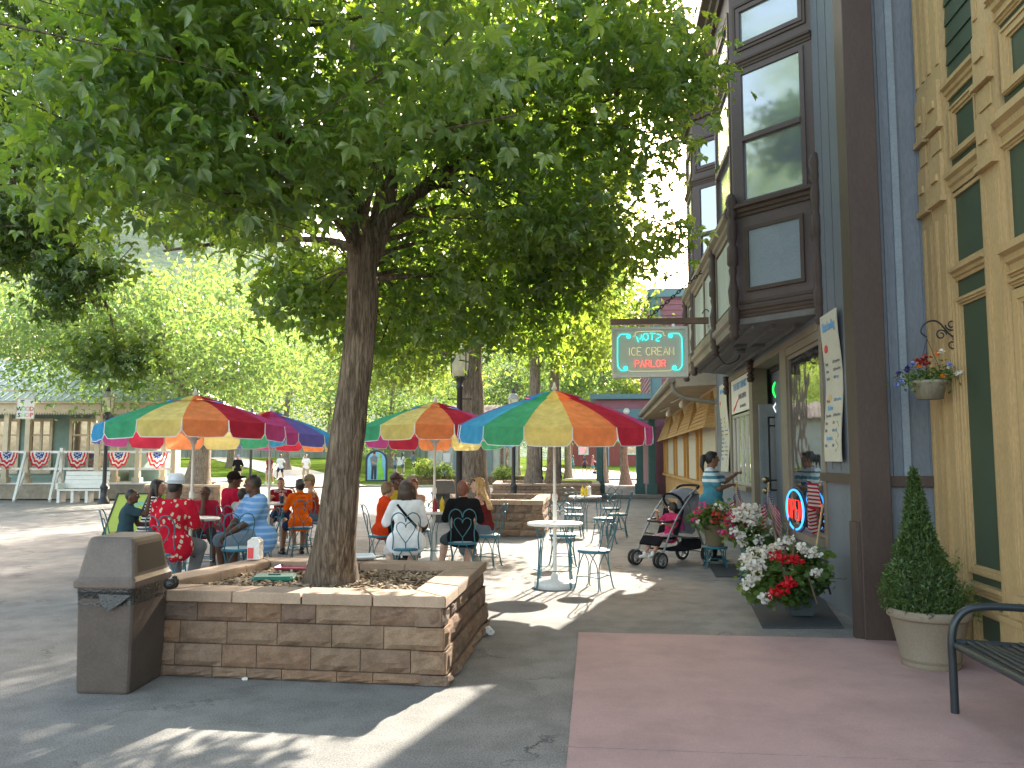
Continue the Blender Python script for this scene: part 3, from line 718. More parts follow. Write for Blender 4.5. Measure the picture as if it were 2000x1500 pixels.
rect(m, f, U(9.28), U(10.92), .6, .68, -.2, .09); rect(m, f, U(13.62), U(15.56), 1.02, 1.09, -.2, .1)
rect(m, f, U(9.28), U(10.92), 2.87, 2.97, -.12, .01)
m.build('shopfront_frame', TAN, bl)
wf = MB(); frame(wf, f, U(9.285), U(10.915), .685, 2.865, .045, -.05, -.008); wf = wf.build('window', TAN, bl)
m = MB(); rect(m, f, U(9.33), U(10.87), .73, 2.82, -.03, -.02); m.build('pane', GLS, wf)
# door recess
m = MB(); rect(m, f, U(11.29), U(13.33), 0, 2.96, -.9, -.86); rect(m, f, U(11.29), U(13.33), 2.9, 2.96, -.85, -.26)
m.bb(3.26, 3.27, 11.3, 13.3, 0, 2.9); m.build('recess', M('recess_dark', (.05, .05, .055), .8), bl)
fd = lambda u, v, w: V((2.46+u, 13.27-w, v))        # the door stands open, swung into the shop
dm = MB(); rect(dm, fd, 0, .86, .02, 2.4, 0, .045); frame(dm, fd, 0, .86, .02, 2.4, .05, .0455, .052)
door = dm.build('door', M('grey_door_paint', (.23, .27, .31), .5, .08, 4, 60, .1, dirt=.15), bl)
m = MB(); rect(m, fd, .13, .70, 1.05, 2.2, .046, .05); m.build('pane', GLS, door)
m = MB()
for z in (1.05, 1.2, 2.05, 2.18): rect(m, fd, .13, .70, z, z+.025, .0505, .06)
for u in (.13, .26, .40, .675): rect(m, fd, u, u+.025, 1.05, 2.2, .0605, .07)
m.build('security_bars', M('black_iron', (.02, .02, .022), .5, .1, b=.05), door)
KNOB = M('brass', (.6, .48, .28), .3, .05, metal=1, b=0); m = MB()
for z in (1.22, 1.05): m.lathe([(0, 0), (.05, .005), (.05, .02), (.03, .03), (.045, .06), (0, .075)], fd(.065, z, .052), 12, 0, True, Matrix(((1, 0, 0), (0, 0, -1), (0, 1, 0))))
m.build('door_knob', KNOB, door)
# service window and its sign panel
sw = MB(); frame(sw, f, U(13.63), U(15.55), 1.095, 2.33, .05, -.06, -.01)
for y in (14.12, 14.58, 15.05): rect(sw, f, U(y), U(y)+.05, 1.145, 2.28, -.05, -.005)
sw = sw.build('window', M('aluminium', (.5, .5, .48), .35, .05, metal=.6, b=.03), bl)
m = MB(); rect(m, f, U(13.68), U(15.5), 1.145, 2.28, -.04, -.032); m.build('pane', GLS, sw)
WHITE = M('sign_white', (.78, .77, .72), .6, .05, 4, 60, .05)
MENU = M('menu_paper', (.58, .56, .47), .7, .06, 3, 60, .05)
INKB = M('blue_ink', (.16, .36, .62), .7, 0, b=0); INKR = M('red_ink', (.62, .07, .06), .7, 0, b=0); INKK = M('dark_ink', (.20, .20, .22), .7, 0, b=0); INKT = M('tan_ink', (.62, .42, .22), .7, 0, b=0)
def wr(mb, txt, size, fn, u, v, w, mi=0, flip=True, sx=1.0, bold=0.0, align='CENTER'):
    vs, fs = text_mesh(txt, size, lambda a, b, c: fn(u+(-a if flip else a), v+b, w+c), .003, align, bold, sx); mb.add(vs, fs, mi)
    return mb
# on this facade a viewer reads from far (large u) to near (small u): flip
sp = MB(); rect(sp, f, U(13.65), U(15.53), 2.36, 2.965, -.03, .0)
sp = sp.build('sign_panel', WHITE, bl)
m = MB(); wr(m, 'THE BEST DRINKS', .17, f, U(14.6), 2.82, .002, 0, True, 1.0, .004); wr(m, 'HAND DIPPED', .12, f, U(14.35), 2.62, .002, 1, True, 1.0, .003); wr(m, 'ice cream bars', .1, f, U(14.3), 2.46, .002, 1)
rr = [(U(15.3)-.14*k+.06*math.sin(k*3), 2.40+.05*k) for k in range(6)]
m.tube([f(u, v, -.012) for u, v in rr], [.024, .03, .026, .024, .02, .014], 6, 2)
m.build('lettering', [INKB, INKK, INKR], sp)
def menu_board(y0, y1, z0, z1, label, title, seed):
    t = thing('menu_board', f(U((y0+y1)/2), z0, .03), label, 'menu sign', 'menu boards on the shop front')
    wdt = y1-y0; h = z1-z0; r = random.Random(seed); N_ = 24
    wav = lambda z: .035+.02*math.sin((z-z0)/h*7+seed)
    b = MB(); vs = []
    for i in range(N_+1):
        z = z0+h*i/N_
        vs += [f(U(y0), z, wav(z)), f(U(y1), z, wav(z)), f(U(y1), z, wav(z)-.008), f(U(y0), z, wav(z)-.008)]
    fs = [(4*i+k, 4*i+(k+1) % 4, 4*i+4+(k+1) % 4, 4*i+4+k) for i in range(N_) for k in range(4)]+[(3, 2, 1, 0), (4*N_, 4*N_+1, 4*N_+2, 4*N_+3)]
    b.add(vs, fs); b.build('board', MENU, t)
    fw = lambda u, v, w: f(u, v, wav(v)+.003+w)
    k = MB(); wr(k, title, .135, fw, U((y0+y1)/2), z1-.14, 0, 0, True, wdt/1.0, .003)
    k.ball(fw(U(y1)-.14, z1-.36, 0), (.003, .07, .045), 8, 1)
    z = z1-.52; col = 0
    while z > z0+.1:
        if abs(z-(z0+h*.36)) < .05: wr(k, 'Shakes', .075, fw, U(y1)-.2, z, 0, 0); k.ball(fw(U(y1)-.16, z+.1, 0), (.003, .06, .05), 8, 3)
        elif abs(z-(z0+h*.16)) < .04: wr(k, 'Sundaes', .07, fw, U(y1)-.22, z, 0, 0)
        elif r.random() < .88:
            wr(k, r.choice(('Vanilla', 'Single', 'Double', 'Cone', 'Malt', 'Float', 'Chocolate', 'Hot Fudge', 'Banana Split', 'Mint')), .046, fw, U(y1)-.05, z, 0, 2, True, 1, 0, 'LEFT')
            wr(k, r.choice(('2.50', '3.25', '1.75', '4.00', '3.75')), .042, fw, U(y1)-wdt*.52, z, 0, 2, True, 1, 0, 'LEFT')
            if r.random() < .55: wr(k, r.choice(('Small', 'Large', 'Lemonade', 'Root Beer', 'Cola', 'Water')), .042, fw, U(y1)-wdt*.66, z, 0, r.choice((2, 2, 0)), True, 1, 0, 'LEFT')
        z -= .078
    sk = [fw(U(y0+wdt*.22+.12*math.sin(i*1.9)), z0+.08+.045*i, .001) for i in range(9)]
    [k.tube([fw(U(y0+wdt*.2+.05*math.cos(i*2.1)), z0+.1+.035*i, 0), fw(U(y0+wdt*.2+.05*math.cos(i*2.1+.9)), z0+.13+.035*i, 0)], .003, 4, 2+i % 2) for i in range(9)]
    k.build('lettering', [INKB, INKR, INKK, INKT], t)
menu_board(8.42, 9.03, 1.52, 3.06, 'tall wavy cream menu board on the blue wall nearest the viewer, between post and window', 'Motz Landing', 1)
menu_board(15.8, 16.75, 1.3, 3.0, 'tall cream menu board at the shop end, right behind the standing woman', 'Motz Landing', 2)
# --- jetty with the two bays
OX = 1.62
plan1 = [(BX, 9.2), (OX, 9.95), (OX, 11.4), (BX, 12.1)]; plan2 = [(BX, 13.5), (OX, 14.2), (OX, 15.2), (BX, 15.9)]
ZF, ZA, ZT = 3.14, 4.46, 7.65
jt = MB()
jt.prism([(BX-.002, 9.2), (BX-.002, 15.9), (OX, 15.2), (OX, 9.95)], ZF, ZF+.07, lambda u, v, z: (u, v, z))
for x in (1.78, 2.02, 2.27): jt.bb(x, x+.035, 9.9, 15.2, ZF-.05, ZF-.001)
jt.bb(1.8, 2.3, 11.6, 11.64, ZF-.045, ZF-.001); jt.build('jetty_soffit', SOFFIT, bl)
fa, La = fac((OX, 9.95), (OX, 15.2))
ap = MB(); rect(ap, fa, 0, La, ZF+.07, ZA-.02, -.06, 0)
mould(ap, fa, -.02, La, [(0, ZF-.05), (.05, ZF-.05), (.06, ZF+.03), (.1, ZF+.06), (.1, ZF+.12), (.05, ZF+.16), (.05, ZF+.24), (0, ZF+.26)])
mould(ap, fa, -.02, La, cornice(ZA-.16, .2, .13))
for u in (.14, 1.42, 2.8, 4.15, La-.12): rect(ap, fa, u-.05, u+.05, ZF+.27, ZA-.165, .001, .04)
ap.build('apron', TAN, bl)
for u0, u1 in ((.2, 1.36), (1.48, 2.74), (2.86, 4.09), (4.21, La-.18)):
    pb = MB(); rect(pb, fa, u0, u1, ZF+.3, ZA-.2, .002, .02); pb.build('apron_board', PALEB, bl)
def turned_post(mb, c, z0, z1, r=.065):
    prof = [(0, 0), (.6, .005), (.95, .03), (.6, .05), (1, .075), (.75, .1), (1.0, .115), (1.0, .2), (.6, .225), (.8, .25), (1, .33), (.7, .38), (.55, .42), (.8, .47), (.6, .49), (1.0, .51), (1.0, .62), (.6, .645), (.85, .68), (1, .75), (.8, .8), (.6, .82), (1.1, .85), (.75, .88), (1.1, .93), (.7, .98), (0, 1.0)]
    mb.lathe([(a*r, z0+(z1-z0)*b) for a, b in prof], (c[0], c[1], 0), 14)
for pi_, pln in enumerate((plan1, plan2)):
    bay = MB(); mo = MB()
    for (a, b) in zip(pln[:-1], pln[1:]):
        ff, LL = fac(a, b); sash = MB(); glass = MB(); sash2 = MB(); glass2 = MB(); mo = MB(); lp = None
        e0, e1 = .1, LL-.1
        if a[0] != b[0]: rect(bay, ff, 0, LL, ZF+.071, ZA, -.05, 0)
        # frame with openings: sash window and small light above
        rect(bay, ff, 0, .1, ZA, ZT, -.05, 0); rect(bay, ff, LL-.1, LL, ZA, ZT, -.05, 0)
        rect(bay, ff, .1, LL-.1, 6.25, 6.55, -.05, 0); rect(bay, ff, .1, LL-.1, 7.05, ZT, -.05, 0); rect(bay, ff, .1, LL-.1, ZA, ZA+.12, -.05, 0)
        frame(sash, ff, .1, LL-.1, ZA+.12, 6.25, .055, -.04, .018); rect(sash, ff, .156, LL-.156, 5.36, 5.42, -.03, .03)
        frame(sash2, ff, .1, LL-.1, 6.55, 7.05, .05, -.04, .018)
        rect(glass, ff, .155, LL-.155, ZA+.175, 5.36, -.028, -.02); rect(glass, ff, .155, LL-.155, 5.42, 6.195, -.012, -.004); rect(glass2, ff, .15, LL-.15, 6.6, 7.0, -.02, -.012)
        mould(mo, ff, -.02, LL+.02, cornice(ZA-.02, .14, .1)); mould(mo, ff, 0, LL, cornice(6.28, .1, .05)); mould(mo, ff, -.06, LL+.06, cornice(ZT-.2, .32, .22))
        frame(mo, ff, .06, LL-.06, 6.5, 7.1, .03, .001, .02)
        if a[0] != b[0]:
            frame(mo, ff, .16, LL-.16, 3.52, 4.3, .045, .001, .028); lp = MB(); rect(lp, ff, .205, LL-.205, 3.565, 4.255, .001, .008)
            mould(mo, ff, 0, LL, cornice(3.22, .12, .05)); rect(mo, ff, .05, LL-.05, 3.38, 3.42, .001, .012)
        so_ = sash.build('window', MAUVE, bl); glass.build('pane', GLP, so_); so_ = sash2.build('transom_window', MAUVE, bl); glass2.build('pane', GLP, so_); mo.build('moulding', BROWN, bl)
        if lp: lp.build('bay_panel', BLUEL, bl)
    bay.prism([(x, y) for x, y in pln], ZT+.12, ZT+.16, lambda u, v, z: (u, v, z))
    bay.build('bay', MAUVE, bl)
    for (c_, z0_, z1_) in (((pln[0][0]-.02, pln[0][1]-.05), 3.0, 4.95), ((pln[1][0]-.04, pln[1][1]-.06), 2.95, 4.75), ((pln[2][0]-.06, pln[2][1]+.02), 2.95, 4.6)):
        ps = MB(); turned_post(ps, c_, z0_, z1_); ps.build('turned_post', BROWN, bl)
for y in (13.2, 15.75): m = MB(); turned_post(m, (BX-.06, y), 2.75, 3.1, .06); m.build('pendant', BROWN, bl)
# wall between bays upstairs gets a plain window; top cornice
fx = f
tc = MB(); mould(tc, f, 0, 10, cornice(8.7, .5, .45)); tc.build('cornice', TAN, bl)
# --- electric things under the jetty
m = MB(); m.bb(1.9, 2.02, 11.75, 12.0, ZF-.11, ZF-.052, 0, .008); tg = m.build('junction_box', M('grey_box', (.12, .12, .125), .5), None); tag(tg, 'small grey junction box under the brown soffit', 'junction box')
m = MB(); m.tube(smooth_path([(1.6, 12.3, 3.52), (1.66, 12.25, 3.2), (1.78, 12.1, 2.93), (1.93, 11.95, 2.95), (1.97, 11.9, 3.03)], 8), .011, 6); tag(m.build('cable', M('black_rubber', (.02, .02, .02), .5, 0, b=0)), 'black cable looping under the soffit from the sign beam', 'cable')

# ================================================================ neon sign
STROKES = {'M': [[(0, 0), (0, 1), (.5, .25), (1, 1), (1, 0)]], 'O': [[(.5+.5*math.cos(i*PI/8+PI/2), .5+.5*math.sin(i*PI/8+PI/2)) for i in range(17)]], 'T': [[(0, 1), (1, 1)], [(.5, 1), (.5, 0)]],
 'Z': [[(0, .95), (.3, 1), (.85, .95), (.85, .75), (.15, .2), (.1, 0), (.95, .05)]], 'I': [[(.5, 0), (.5, 1)]], 'C': [[(.5+.5*math.cos(a), .5+.5*math.sin(a)) for a in [R(45+i*18) for i in range(16)]]],
 'E': [[(.95, 1), (0, 1), (0, 0), (.95, 0)], [(0, .5), (.75, .5)]], 'R': [[(0, 0), (0, 1), (.65, 1), (.95, .85), (.95, .65), (.65, .5), (0, .5)], [(.5, .5), (1, 0)]], 'A': [[(0, 0), (.5, 1), (1, 0)], [(.2, .38), (.8, .38)]],
 'P': [[(0, 0), (0, 1), (.65, 1), (.95, .85), (.95, .65), (.65, .5), (0, .5)]], 'L': [[(0, 1), (0, 0), (.9, 0)]], 'N': [[(0, 0), (0, 1), (1, 0), (1, 1)]]}
def neon_text(mb, s, fn, u0, v0, w, h, gap, rad, arch=None, mi=0, double=False):
    u = u0
    for ch in s:
        if ch == ' ': u += w*.7; continue
        cw = w*(.35 if ch == 'I' else 1)
        for st in STROKES[ch]:
            pts = [(u+x*cw, v0+y*h) for x, y in st]
            if arch: pts = [arch(p) for p in pts]
            mb.tube([fn(a, b, 0) for a, b in pts], rad, 6, mi)
        u += cw+gap
SY = 12.3; SX0, SX1, SZ0, SZ1 = .175, 1.27, 2.77, 3.50
N_SIGN = thing('neon_sign', ((SX0+SX1)/2, SY, SZ0), 'lit neon sign reading MOTZ ICE CREAM PARLOR, hanging from a beam over the tables', 'neon sign')
ALU = M('sign_aluminium', (.50, .49, .47), .4, .06, metal=.3, b=.03)
m = MB(); m.bb(SX0, SX1, SY, SY+.14, SZ0, SZ1); fr = [(SX0-.012, SX0+.03, SZ0, SZ1), (SX1-.03, SX1+.012, SZ0, SZ1)]
for x0, x1, z0, z1 in fr: m.bb(x0, x1, SY-.03, SY+.15, z0-.012, z1+.012)
m.bb(SX0+.03, SX1-.03, SY-.03, SY+.15, SZ1-.03, SZ1+.012); m.bb(SX0+.03, SX1-.03, SY-.03, SY+.15, SZ0-.012, SZ0+.05); m.build('case', ALU, N_SIGN)
m = MB(); m.bb(SX0+.031, SX1-.031, SY-.008, SY-.002, SZ0+.051, SZ1-.031)
def neonface():
    mm, nt, out = newmat('sign_face'); n = N(nt); v = coords(n)      # pale base colour stands in for the tubes' light on the board
    x, y, z = n('SeparateXYZ', Vector=v).outputs[:3]
    p = n('BsdfPrincipled', Base_Color=c4((.48, .51, .46)), Roughness=.5)
    nt.links.new(p.outputs[0], out.inputs[0]); return mm
m.build('face', neonface(), N_SIGN)
fs_ = lambda u, v, w: (SX0+u, SY-.03+w, SZ0+v)
W_, H_ = SX1-SX0, SZ1-SZ0
def spiral(c, r, a0, turns, k=14): return [(c[0]+r*(1-.75*i/k)*math.cos(a0+turns*2*PI*i/k), c[1]+r*(1-.75*i/k)*math.sin(a0+turns*2*PI*i/k)) for i in range(k+1)]
NT = EM('neon_teal', (.06, .95, .85), 1.5); NR = EM('neon_red', (1, .16, .13), 1.5); NY = EM('neon_cream', (1, .92, .5), .6)
m = MB()
for s in (1, -1):
    mx = (lambda p: p) if s > 0 else (lambda p: (W_-p[0], p[1]))
    pts = spiral((.235, .60), .035, PI/2, -1.4)[::-1]+[(.12, .635), (.075, .58), (.07, .3), (.075, .15), (.12, .09)]+spiral((.185, .125), .035, -PI/2, 1.4)
    m.tube([fs_(*mx(p), 0) for p in pts], .0085, 6)
ar = lambda p: (.545+(p[1]+.55)*math.sin((p[0]-.545)*1.45), .06-.55*0+(p[1]+.55)*math.cos((p[0]-.545)*1.45)-.12)
neon_text(m, 'MOTZ', lambda a, b, w: fs_(a, b, 0), .39, .005, .075, .10, .02, .0075, lambda p: (.545+(p[1]+.42)*math.sin((p[0]-.575)*2.1), .12+(p[1]+.42)*math.cos((p[0]-.575)*2.1)))
m.build('teal_tubing', NT, N_SIGN)
m = MB(); neon_text(m, 'ICE CREAM', fs_, .235, .315, .068, .115, .017, .0065); m.tube([fs_(u, v, 0) for u, v in [(.3, .6), (.33, .61), (.34, .655), (.38, .675), (.72, .675), (.75, .655), (.76, .61), (.79, .6)]], .006, 6); m.tube([fs_(u, v, 0) for u, v in [(.22, .1), (.25, .075), (W_-.25, .075), (W_-.22, .1)]], .006, 6); m.build('cream_tubing', NY, N_SIGN)
m = MB(); neon_text(m, 'PARLOR', fs_, .33, .14, .058, .10, .02, .0075); m.build('red_tubing', NR, N_SIGN)
m = MB()
for x in (.36, 1.08): m.bb(x-.02, x+.02, SY+.03, SY+.1, SZ1+.012, SZ1+.075)
m.build('strap', M('galvanised', (.6, .6, .58), .35, .05, metal=.7, b=.02), N_SIGN)
bm = thing('sign_beam', (1.6, SY+.07, SZ1+.07), 'brown wooden beam holding up the neon sign, tied back with a chain', 'beam')
m = MB(); m.bb(SX0-.03, 1.72, SY+.02, SY+.11, SZ1+.06, SZ1+.15, 0, .006); m.build('beam', M('weathered_wood', (.17, .11, .085), .8, .3, 8, 60, .4, stretch=(.2, 1, 1)), bm)
m = MB(); a, b = V((.72, SY+.06, SZ1+.16)), V((1.6, SY+.3, SZ1+.95)); nl = 20
for i in range(nl):
    c = a.lerp(b, (i+.5)/nl); d = (b-a).normalized(); u = V((0, 1, 0)) if i % 2 else d.cross(V((0, 1, 0))).normalized()
    m.tube([c+d*.042*math.cos(q*PI/4)+u*.02*math.sin(q*PI/4) for q in range(8)], .008, 5, 0, False, True, True)
m.build('chain', M('dark_chain', (.05, .045, .04), .5, .1, metal=.6, b=.05), bm)
m = MB(); m.ball((1.66, SY+.1, SZ1+.2), .05, 8); m.tube(smooth_path([(1.5, SY, SZ1+.2), (1.56, SY-.02, SZ1+.26), (1.62, SY, SZ1+.19), (1.6, SY+.1, SZ1+.12)], 6), .008, 5); m.build('wiring', M('black_rubber2', (.03, .03, .03), .5, 0, b=0), bm)

# ================================================================ yellow shop
YX = 2.86
yl = thing('yellow_shop', (YX, 5.5, 0), 'ochre yellow shop front with dark green panels and deep mouldings', 'building')
fy, _ = fac((YX, 2.0), (YX, 7.48)); UY = lambda y: y-2.0
PW = -.03
m = MB(); rect(m, fy, 0, UY(7.48), 0, 9, -.3, PW); m.bb(3.16, 11, 2.0, 7.48, 0, 9); m.build('wall', DGREEN, yl)
def clap(mb, fn, u0, u1, v0, v1, h=.13):
    v = v0
    while v < v1:
        mould(mb, fn, u0, u1, [(PW, v), (PW+.022, v), (PW+.008, min(v+h, v1)), (PW, min(v+h, v1))]); v += h
m = MB(); clap(m, fy, UY(6.325), UY(6.885), 4.62, 9, .17); m.build('clapboards', DGREEN, yl)
def pilaster(y0, y1, w=.0, flutes=2, blocks=(3.72, 4.35)):
    pil = MB(); rect(pil, fy, UY(y0), UY(y1), 0, 9, PW, w); d = (y1-y0)
    for k in range(flutes):
        u = UY(y0)+d*(.2+.6*k/max(1, flutes-1)) if flutes > 1 else UY(y0)+d/2
        for z0, z1 in ((.45, 3.55), (4.85, 9)): rect(pil, fy, u-.018, u+.018, z0, z1, w, w+.014); rect(pil, fy, u-.034, u-.024, z0, z1, w, w+.008); rect(pil, fy, u+.024, u+.034, z0, z1, w, w+.008)
    for z in blocks:
        rect(pil, fy, UY(y0)+d*.12, UY(y1)-d*.12, z, z+.36, w, w+.03); rect(pil, fy, UY(y0)+d*.05, UY(y1)-d*.05, z-.05, z-.001, w, w+.05)
        rect(pil, fy, UY(y0)+d*.3, UY(y1)-d*.3, z+.14, z+.2, w+.031, w+.05)
    rect(pil, fy, UY(y0)+d*.2, UY(y1)-d*.2, 4.12, 4.28, w+.001, w+.014)
    rect(pil, fy, UY(y0)-.005, UY(y1)+.005, 0, .4, w, w+.02); rect(pil, fy, UY(y0)-.01, UY(y1)+.01, .4, .44, w, w+.03)
    pil.build('pilaster', YELL, yl)
pilaster(7.25, 7.48, .012); pilaster(6.91, 7.21, .022); pilaster(6.01, 6.33, .022, 2)
gp = MB(); rect(gp, fy, UY(7.21)+.001, UY(7.25)-.001, 0, 9, PW, -.012); gp.build('groove_strip', YELL, yl)
def bigmould(u0, u1, v, h=.2, w=.1): mo = MB(); mould(mo, fy, u0, u1, cornice(v, h, w, PW+.001)); mo.build('moulding', YELL, yl)
def gframe(u0, u1, v0, v1, t=.07):
    mo = MB(); frame(mo, fy, u0, u1, v0, v1, t, PW+.001, .0); frame(mo, fy, u0+t, u1-t, v0+t, v1-t, .02, PW+.001, -.016)
    frame(mo, fy, u0+.01, u1-.01, v0+.01, v1-.01, .02, .0, .012); mo.build('panel_frame', YELL, yl)
def pframe(u0, u1, v0, v1, t): mo = MB(); frame(mo, fy, u0, u1, v0, v1, t, PW+.001, -.01); mo.build('panel_frame', YELL, yl)
n0, n1 = UY(6.325), UY(6.905)      # narrow bay
for v, h in ((4.5, .12), (3.72, .16), (2.98, .1)): bigmould(n0, n1, v, h, .075)
gframe(n0+.04, n1-.04, 3.98, 4.42, .06); pframe(n0, n1, 3.1, 3.7, .03); gframe(n0, n1, .66, 2.84, .05)
bigmould(n0, n1, .5, .1, .07); gframe(n0+.05, n1-.05, .1, .44, .06)
w0, w1 = UY(2.05), UY(6.005)      # wide bay
for v, h in ((4.72, .16), (3.78, .2), (2.86, .17)): bigmould(w0, w1, v, h, .11)
gframe(w0+.1, w1-.04, 4.12, 4.6, .08); pframe(w0, w1, 3.05, 3.77, .03)
bigmould(w0, w1, .5, .12, .12); gframe(w0+.1, w1-.1, .1, .44, .07)
for v, h in ((4.66, .05), (3.72, .05), (2.8, .05), (2.74, .05)): bigmould(w0, w1, v, h, .05)
gp = MB(); rect(gp, fy, w0, w1, .0, .06, PW+.001, .02); gp.build('base_board', YELL, yl)
def ywin(u0, u1, v0, v1, bar):
    b = MB(); frame(b, fy, u0, u1, v0, v1, .07, PW+.001, .0); frame(b, fy, u0+.07, u1-.07, v0+.07, v1-.07, .03, PW+.001, -.012)
    if bar: rect(b, fy, u0+.1, u1-.1, bar, bar+.07, PW+.001, -.004)
    o = b.build('window', YELL, yl); p = MB(); rect(p, fy, u0+.1, u1-.1, v0+.1, v1-.1, PW+.0015, PW+.006); p.build('pane', GL, o); return o
ywin(UY(3.2), UY(6.0), .64, 2.72, 2.02); ywin(UY(3.2), UY(5.9), 4.92, 7.0, None)
m = MB(); m.tube(smooth_path([fy(UY(5.62), 2.42, -.01), fy(UY(5.57), 2.38, -.01), fy(UY(5.54), 2.25, -.01), fy(UY(5.53), 2.16, -.01)], 5), .008, 6)
tag(m.build('neon_tube', EM('neon_teal_dim', (.05, .75, .75), .8)), 'curved teal neon tube in the yellow shop window', 'neon light')

# ================================================================ low orange snack stand
OR = M('orange_wood', (.52, .29, .10), .65, .16, 4, 50, .2, .004, stretch=(1, 1, .2), dirt=.15); CREAMW = M('cream_wood', (.55, .49, .38), .65, .1, 4, 60, .1)
ob = thing('snack_stand', (2.4, 25, 0), 'low orange wooden stand with striped panels and rolled shutters beside the ice cream shop', 'building')
fo, Lo = fac((BX+.05, 17.52), (BX+.05, 32.5)); UO = lambda y: y-17.52
m = MB(); rect(m, fo, 0, Lo, 0, 3.1, -.2, 0); m.bb(2.65, 9, 17.52, 32.5, 0, 3.4); m.build('wall', OR, ob)
m = MB()
for i, (y0, y1) in enumerate(((17.6, 20.4), (21.4, 23.4), (24.6, 27.0), (28.2, 30.6))): pass
m2 = MB(); posts = [17.56, 20.5, 21.3, 23.7, 24.5, 27.2, 28.0, 31.0, 32.3]
for y in posts:
    m3 = MB(); rect(m3, fo, UO(y), UO(y)+.16, 1.0, 2.3, .001, .07); m3.build('post', OR, ob)
rect(m2, fo, 0, Lo, .92, 1.0, .001, .12); rect(m2, fo, 0, Lo, 2.3, 2.36, .001, .03); m2.build('counter_rail', OR, ob)
for y0, y1 in ((17.8, 20.3), (21.6, 23.5), (24.8, 27.0), (28.4, 30.8)):
    z = 1.01; sh = MB()
    while z < 2.28: mould(sh, fo, UO(y0), UO(y1), [(.001, z), (.03, z), (.018, z+.05), (.001, z+.05)]); z += .052
    sh.build('roller_shutter', CREAMW, ob)
# splayed shingle skirts over the shutters
AW = M('shingle_orange', (.50, .30, .12), .8, .3, 9, 50, .3, .006, stretch=(1, 2, 3)); AW2 = M('shingle_tan', (.50, .38, .22), .8, .25, 9, 50, .3, .006, stretch=(1, 2, 3))
for i, (y0, y1) in enumerate(((17.55, 20.9), (20.95, 24.2), (24.25, 27.7), (27.75, 32.4))):
    a = MB(); u0, u1 = UO(y0), UO(y1); c = (u0+u1)/2; wv = (u1-u0)
    rows = 9
    for r_ in range(rows):
        t0, t1 = r_/rows, (r_+1)/rows
        z0, z1 = lerp(2.2, 3.05, t0), lerp(2.2, 3.05, t1); k0, k1 = 1-.55*t0, 1-.55*t1
        p = [fo(c-wv/2*k0, z0, .3*(1-t0)+.03), fo(c+wv/2*k0, z0, .3*(1-t0)+.03), fo(c+wv/2*k1, z1, .3*(1-t1)+.01), fo(c-wv/2*k1, z1, .3*(1-t1)+.01)]
        a.quad(*p)
        a.quad(fo(c-wv/2*k0, z0, .001), p[0], p[3], fo(c-wv/2*k1, z1, .001), 0); a.quad(p[1], fo(c+wv/2*k0, z0, .001), fo(c+wv/2*k1, z1, .001), p[2], 0)
    a.build('shingle_skirt', [AW], ob)
    b = MB(); rect(b, fo, u0, u1, 2.36, 3.1, .0015, .004); b.build('backing', AW2, ob)
m = MB(); mould(m, lambda u, v, w: fo(u, v, w), -.02, Lo, [(0, 3.1), (.86, 3.06), (.9, 3.2), (.9, 3.26), (-1.6, 3.85), (-1.6, 3.6), (0, 3.2)]); m.build('roof', M('roof_cream', (.40, .35, .27), .75, .12, 4, 60, .2, dirt=.2), ob)
m = MB(); mould(m, fo, -.06, Lo, [(-1.6, 3.852), (.93, 3.262), (.93, 3.3), (-1.6, 3.9)]); m.build('shingles', M('dark_shingle', (.10, .085, .08), .9, .2, 9, 40, .4), ob)
m = MB(); gx = BX+.05-.9
for side in (1,): m.tube([(gx-.07, 17.5, 3.22), (gx-.07, 32.5, 3.22)], .075, 8); m.tube(smooth_path([(gx-.05, 17.62, 3.16), (gx+.0, 17.6, 2.96), (gx+.25, 17.6, 2.82), (gx+.8, 17.58, 2.72), (gx+.86, 17.58, 2.6), (gx+.86, 17.58, .1)], 6), .045, 8)
m.build('gutter', M('gutter_metal', (.26, .235, .19), .5, .1, metal=.2, b=.05), ob)
m = MB()
for y in (20.3, 24.5): m.lathe([(0, 0), (.05, 0), (.03, .06), (.06, .12), (.065, .2), (.04, .26), (0, .27)], (gx+.45, y, 3.02), 10, 0, True, Euler((R(160), R(20), 0)).to_matrix()); m.tube([(gx+.45, y, 3.06), (gx+.3, y+1.8, 3.03)], .012, 6)
m.build('spot_lamps', M('lamp_white', (.7, .68, .6), .4, .05, b=.02), ob)

# ================================================================ teal and purple corner shop with the pavilion porch
TEAL = M('teal_paint', (.055, .13, .13), .5, .1, 4, 60, .1, dirt=.15); TEALL = M('light_teal_paint', (.14, .26, .30), .5, .1, 4, 60, .1); PURP = M('purple_clapboard', (.30, .135, .17), .6, .1, 4, 60, .15, dirt=.2)
tp = thing('corner_shop', (2.2, 37, 0), 'purple clapboard corner shop with teal trim and a teal porch', 'building')
fp_, Lp = fac((2.1, 33.5), (2.1, 44)); fq, Lq = fac((9, 33.5), (2.1, 33.5))
m = MB(); m.bb(2.1, 9, 33.5, 44, 0, 8.2)
def clapw(mb, fn, L_, v0, v1, h=.22):
    v = v0
    while v < v1-.01: mould(mb, fn, 0, L_, [(0, v), (.045, v), (.01, min(v+h, v1)), (0, min(v+h, v1))]); v += h
clapw(m, fp_, Lp, 3.4, 8.1); clapw(m, fq, Lq, 3.4, 8.1); m.build('wall', PURP, tp)
m = MB()
rect(m, fq, Lq-.32, Lq+.06, 3.2, 8.2, .046, .12); rect(m, fp_, -.06, .3, 3.2, 8.2, .046, .12); rect(m, fq, 0, Lq+.12, 8.1, 8.45, .046, .2); rect(m, fp_, -.12, Lp, 8.1, 8.45, .046, .2)
rect(m, fq, 0, Lq-.33, 5.95, 6.15, .046, .1); m.build('trim', TEALL, tp)
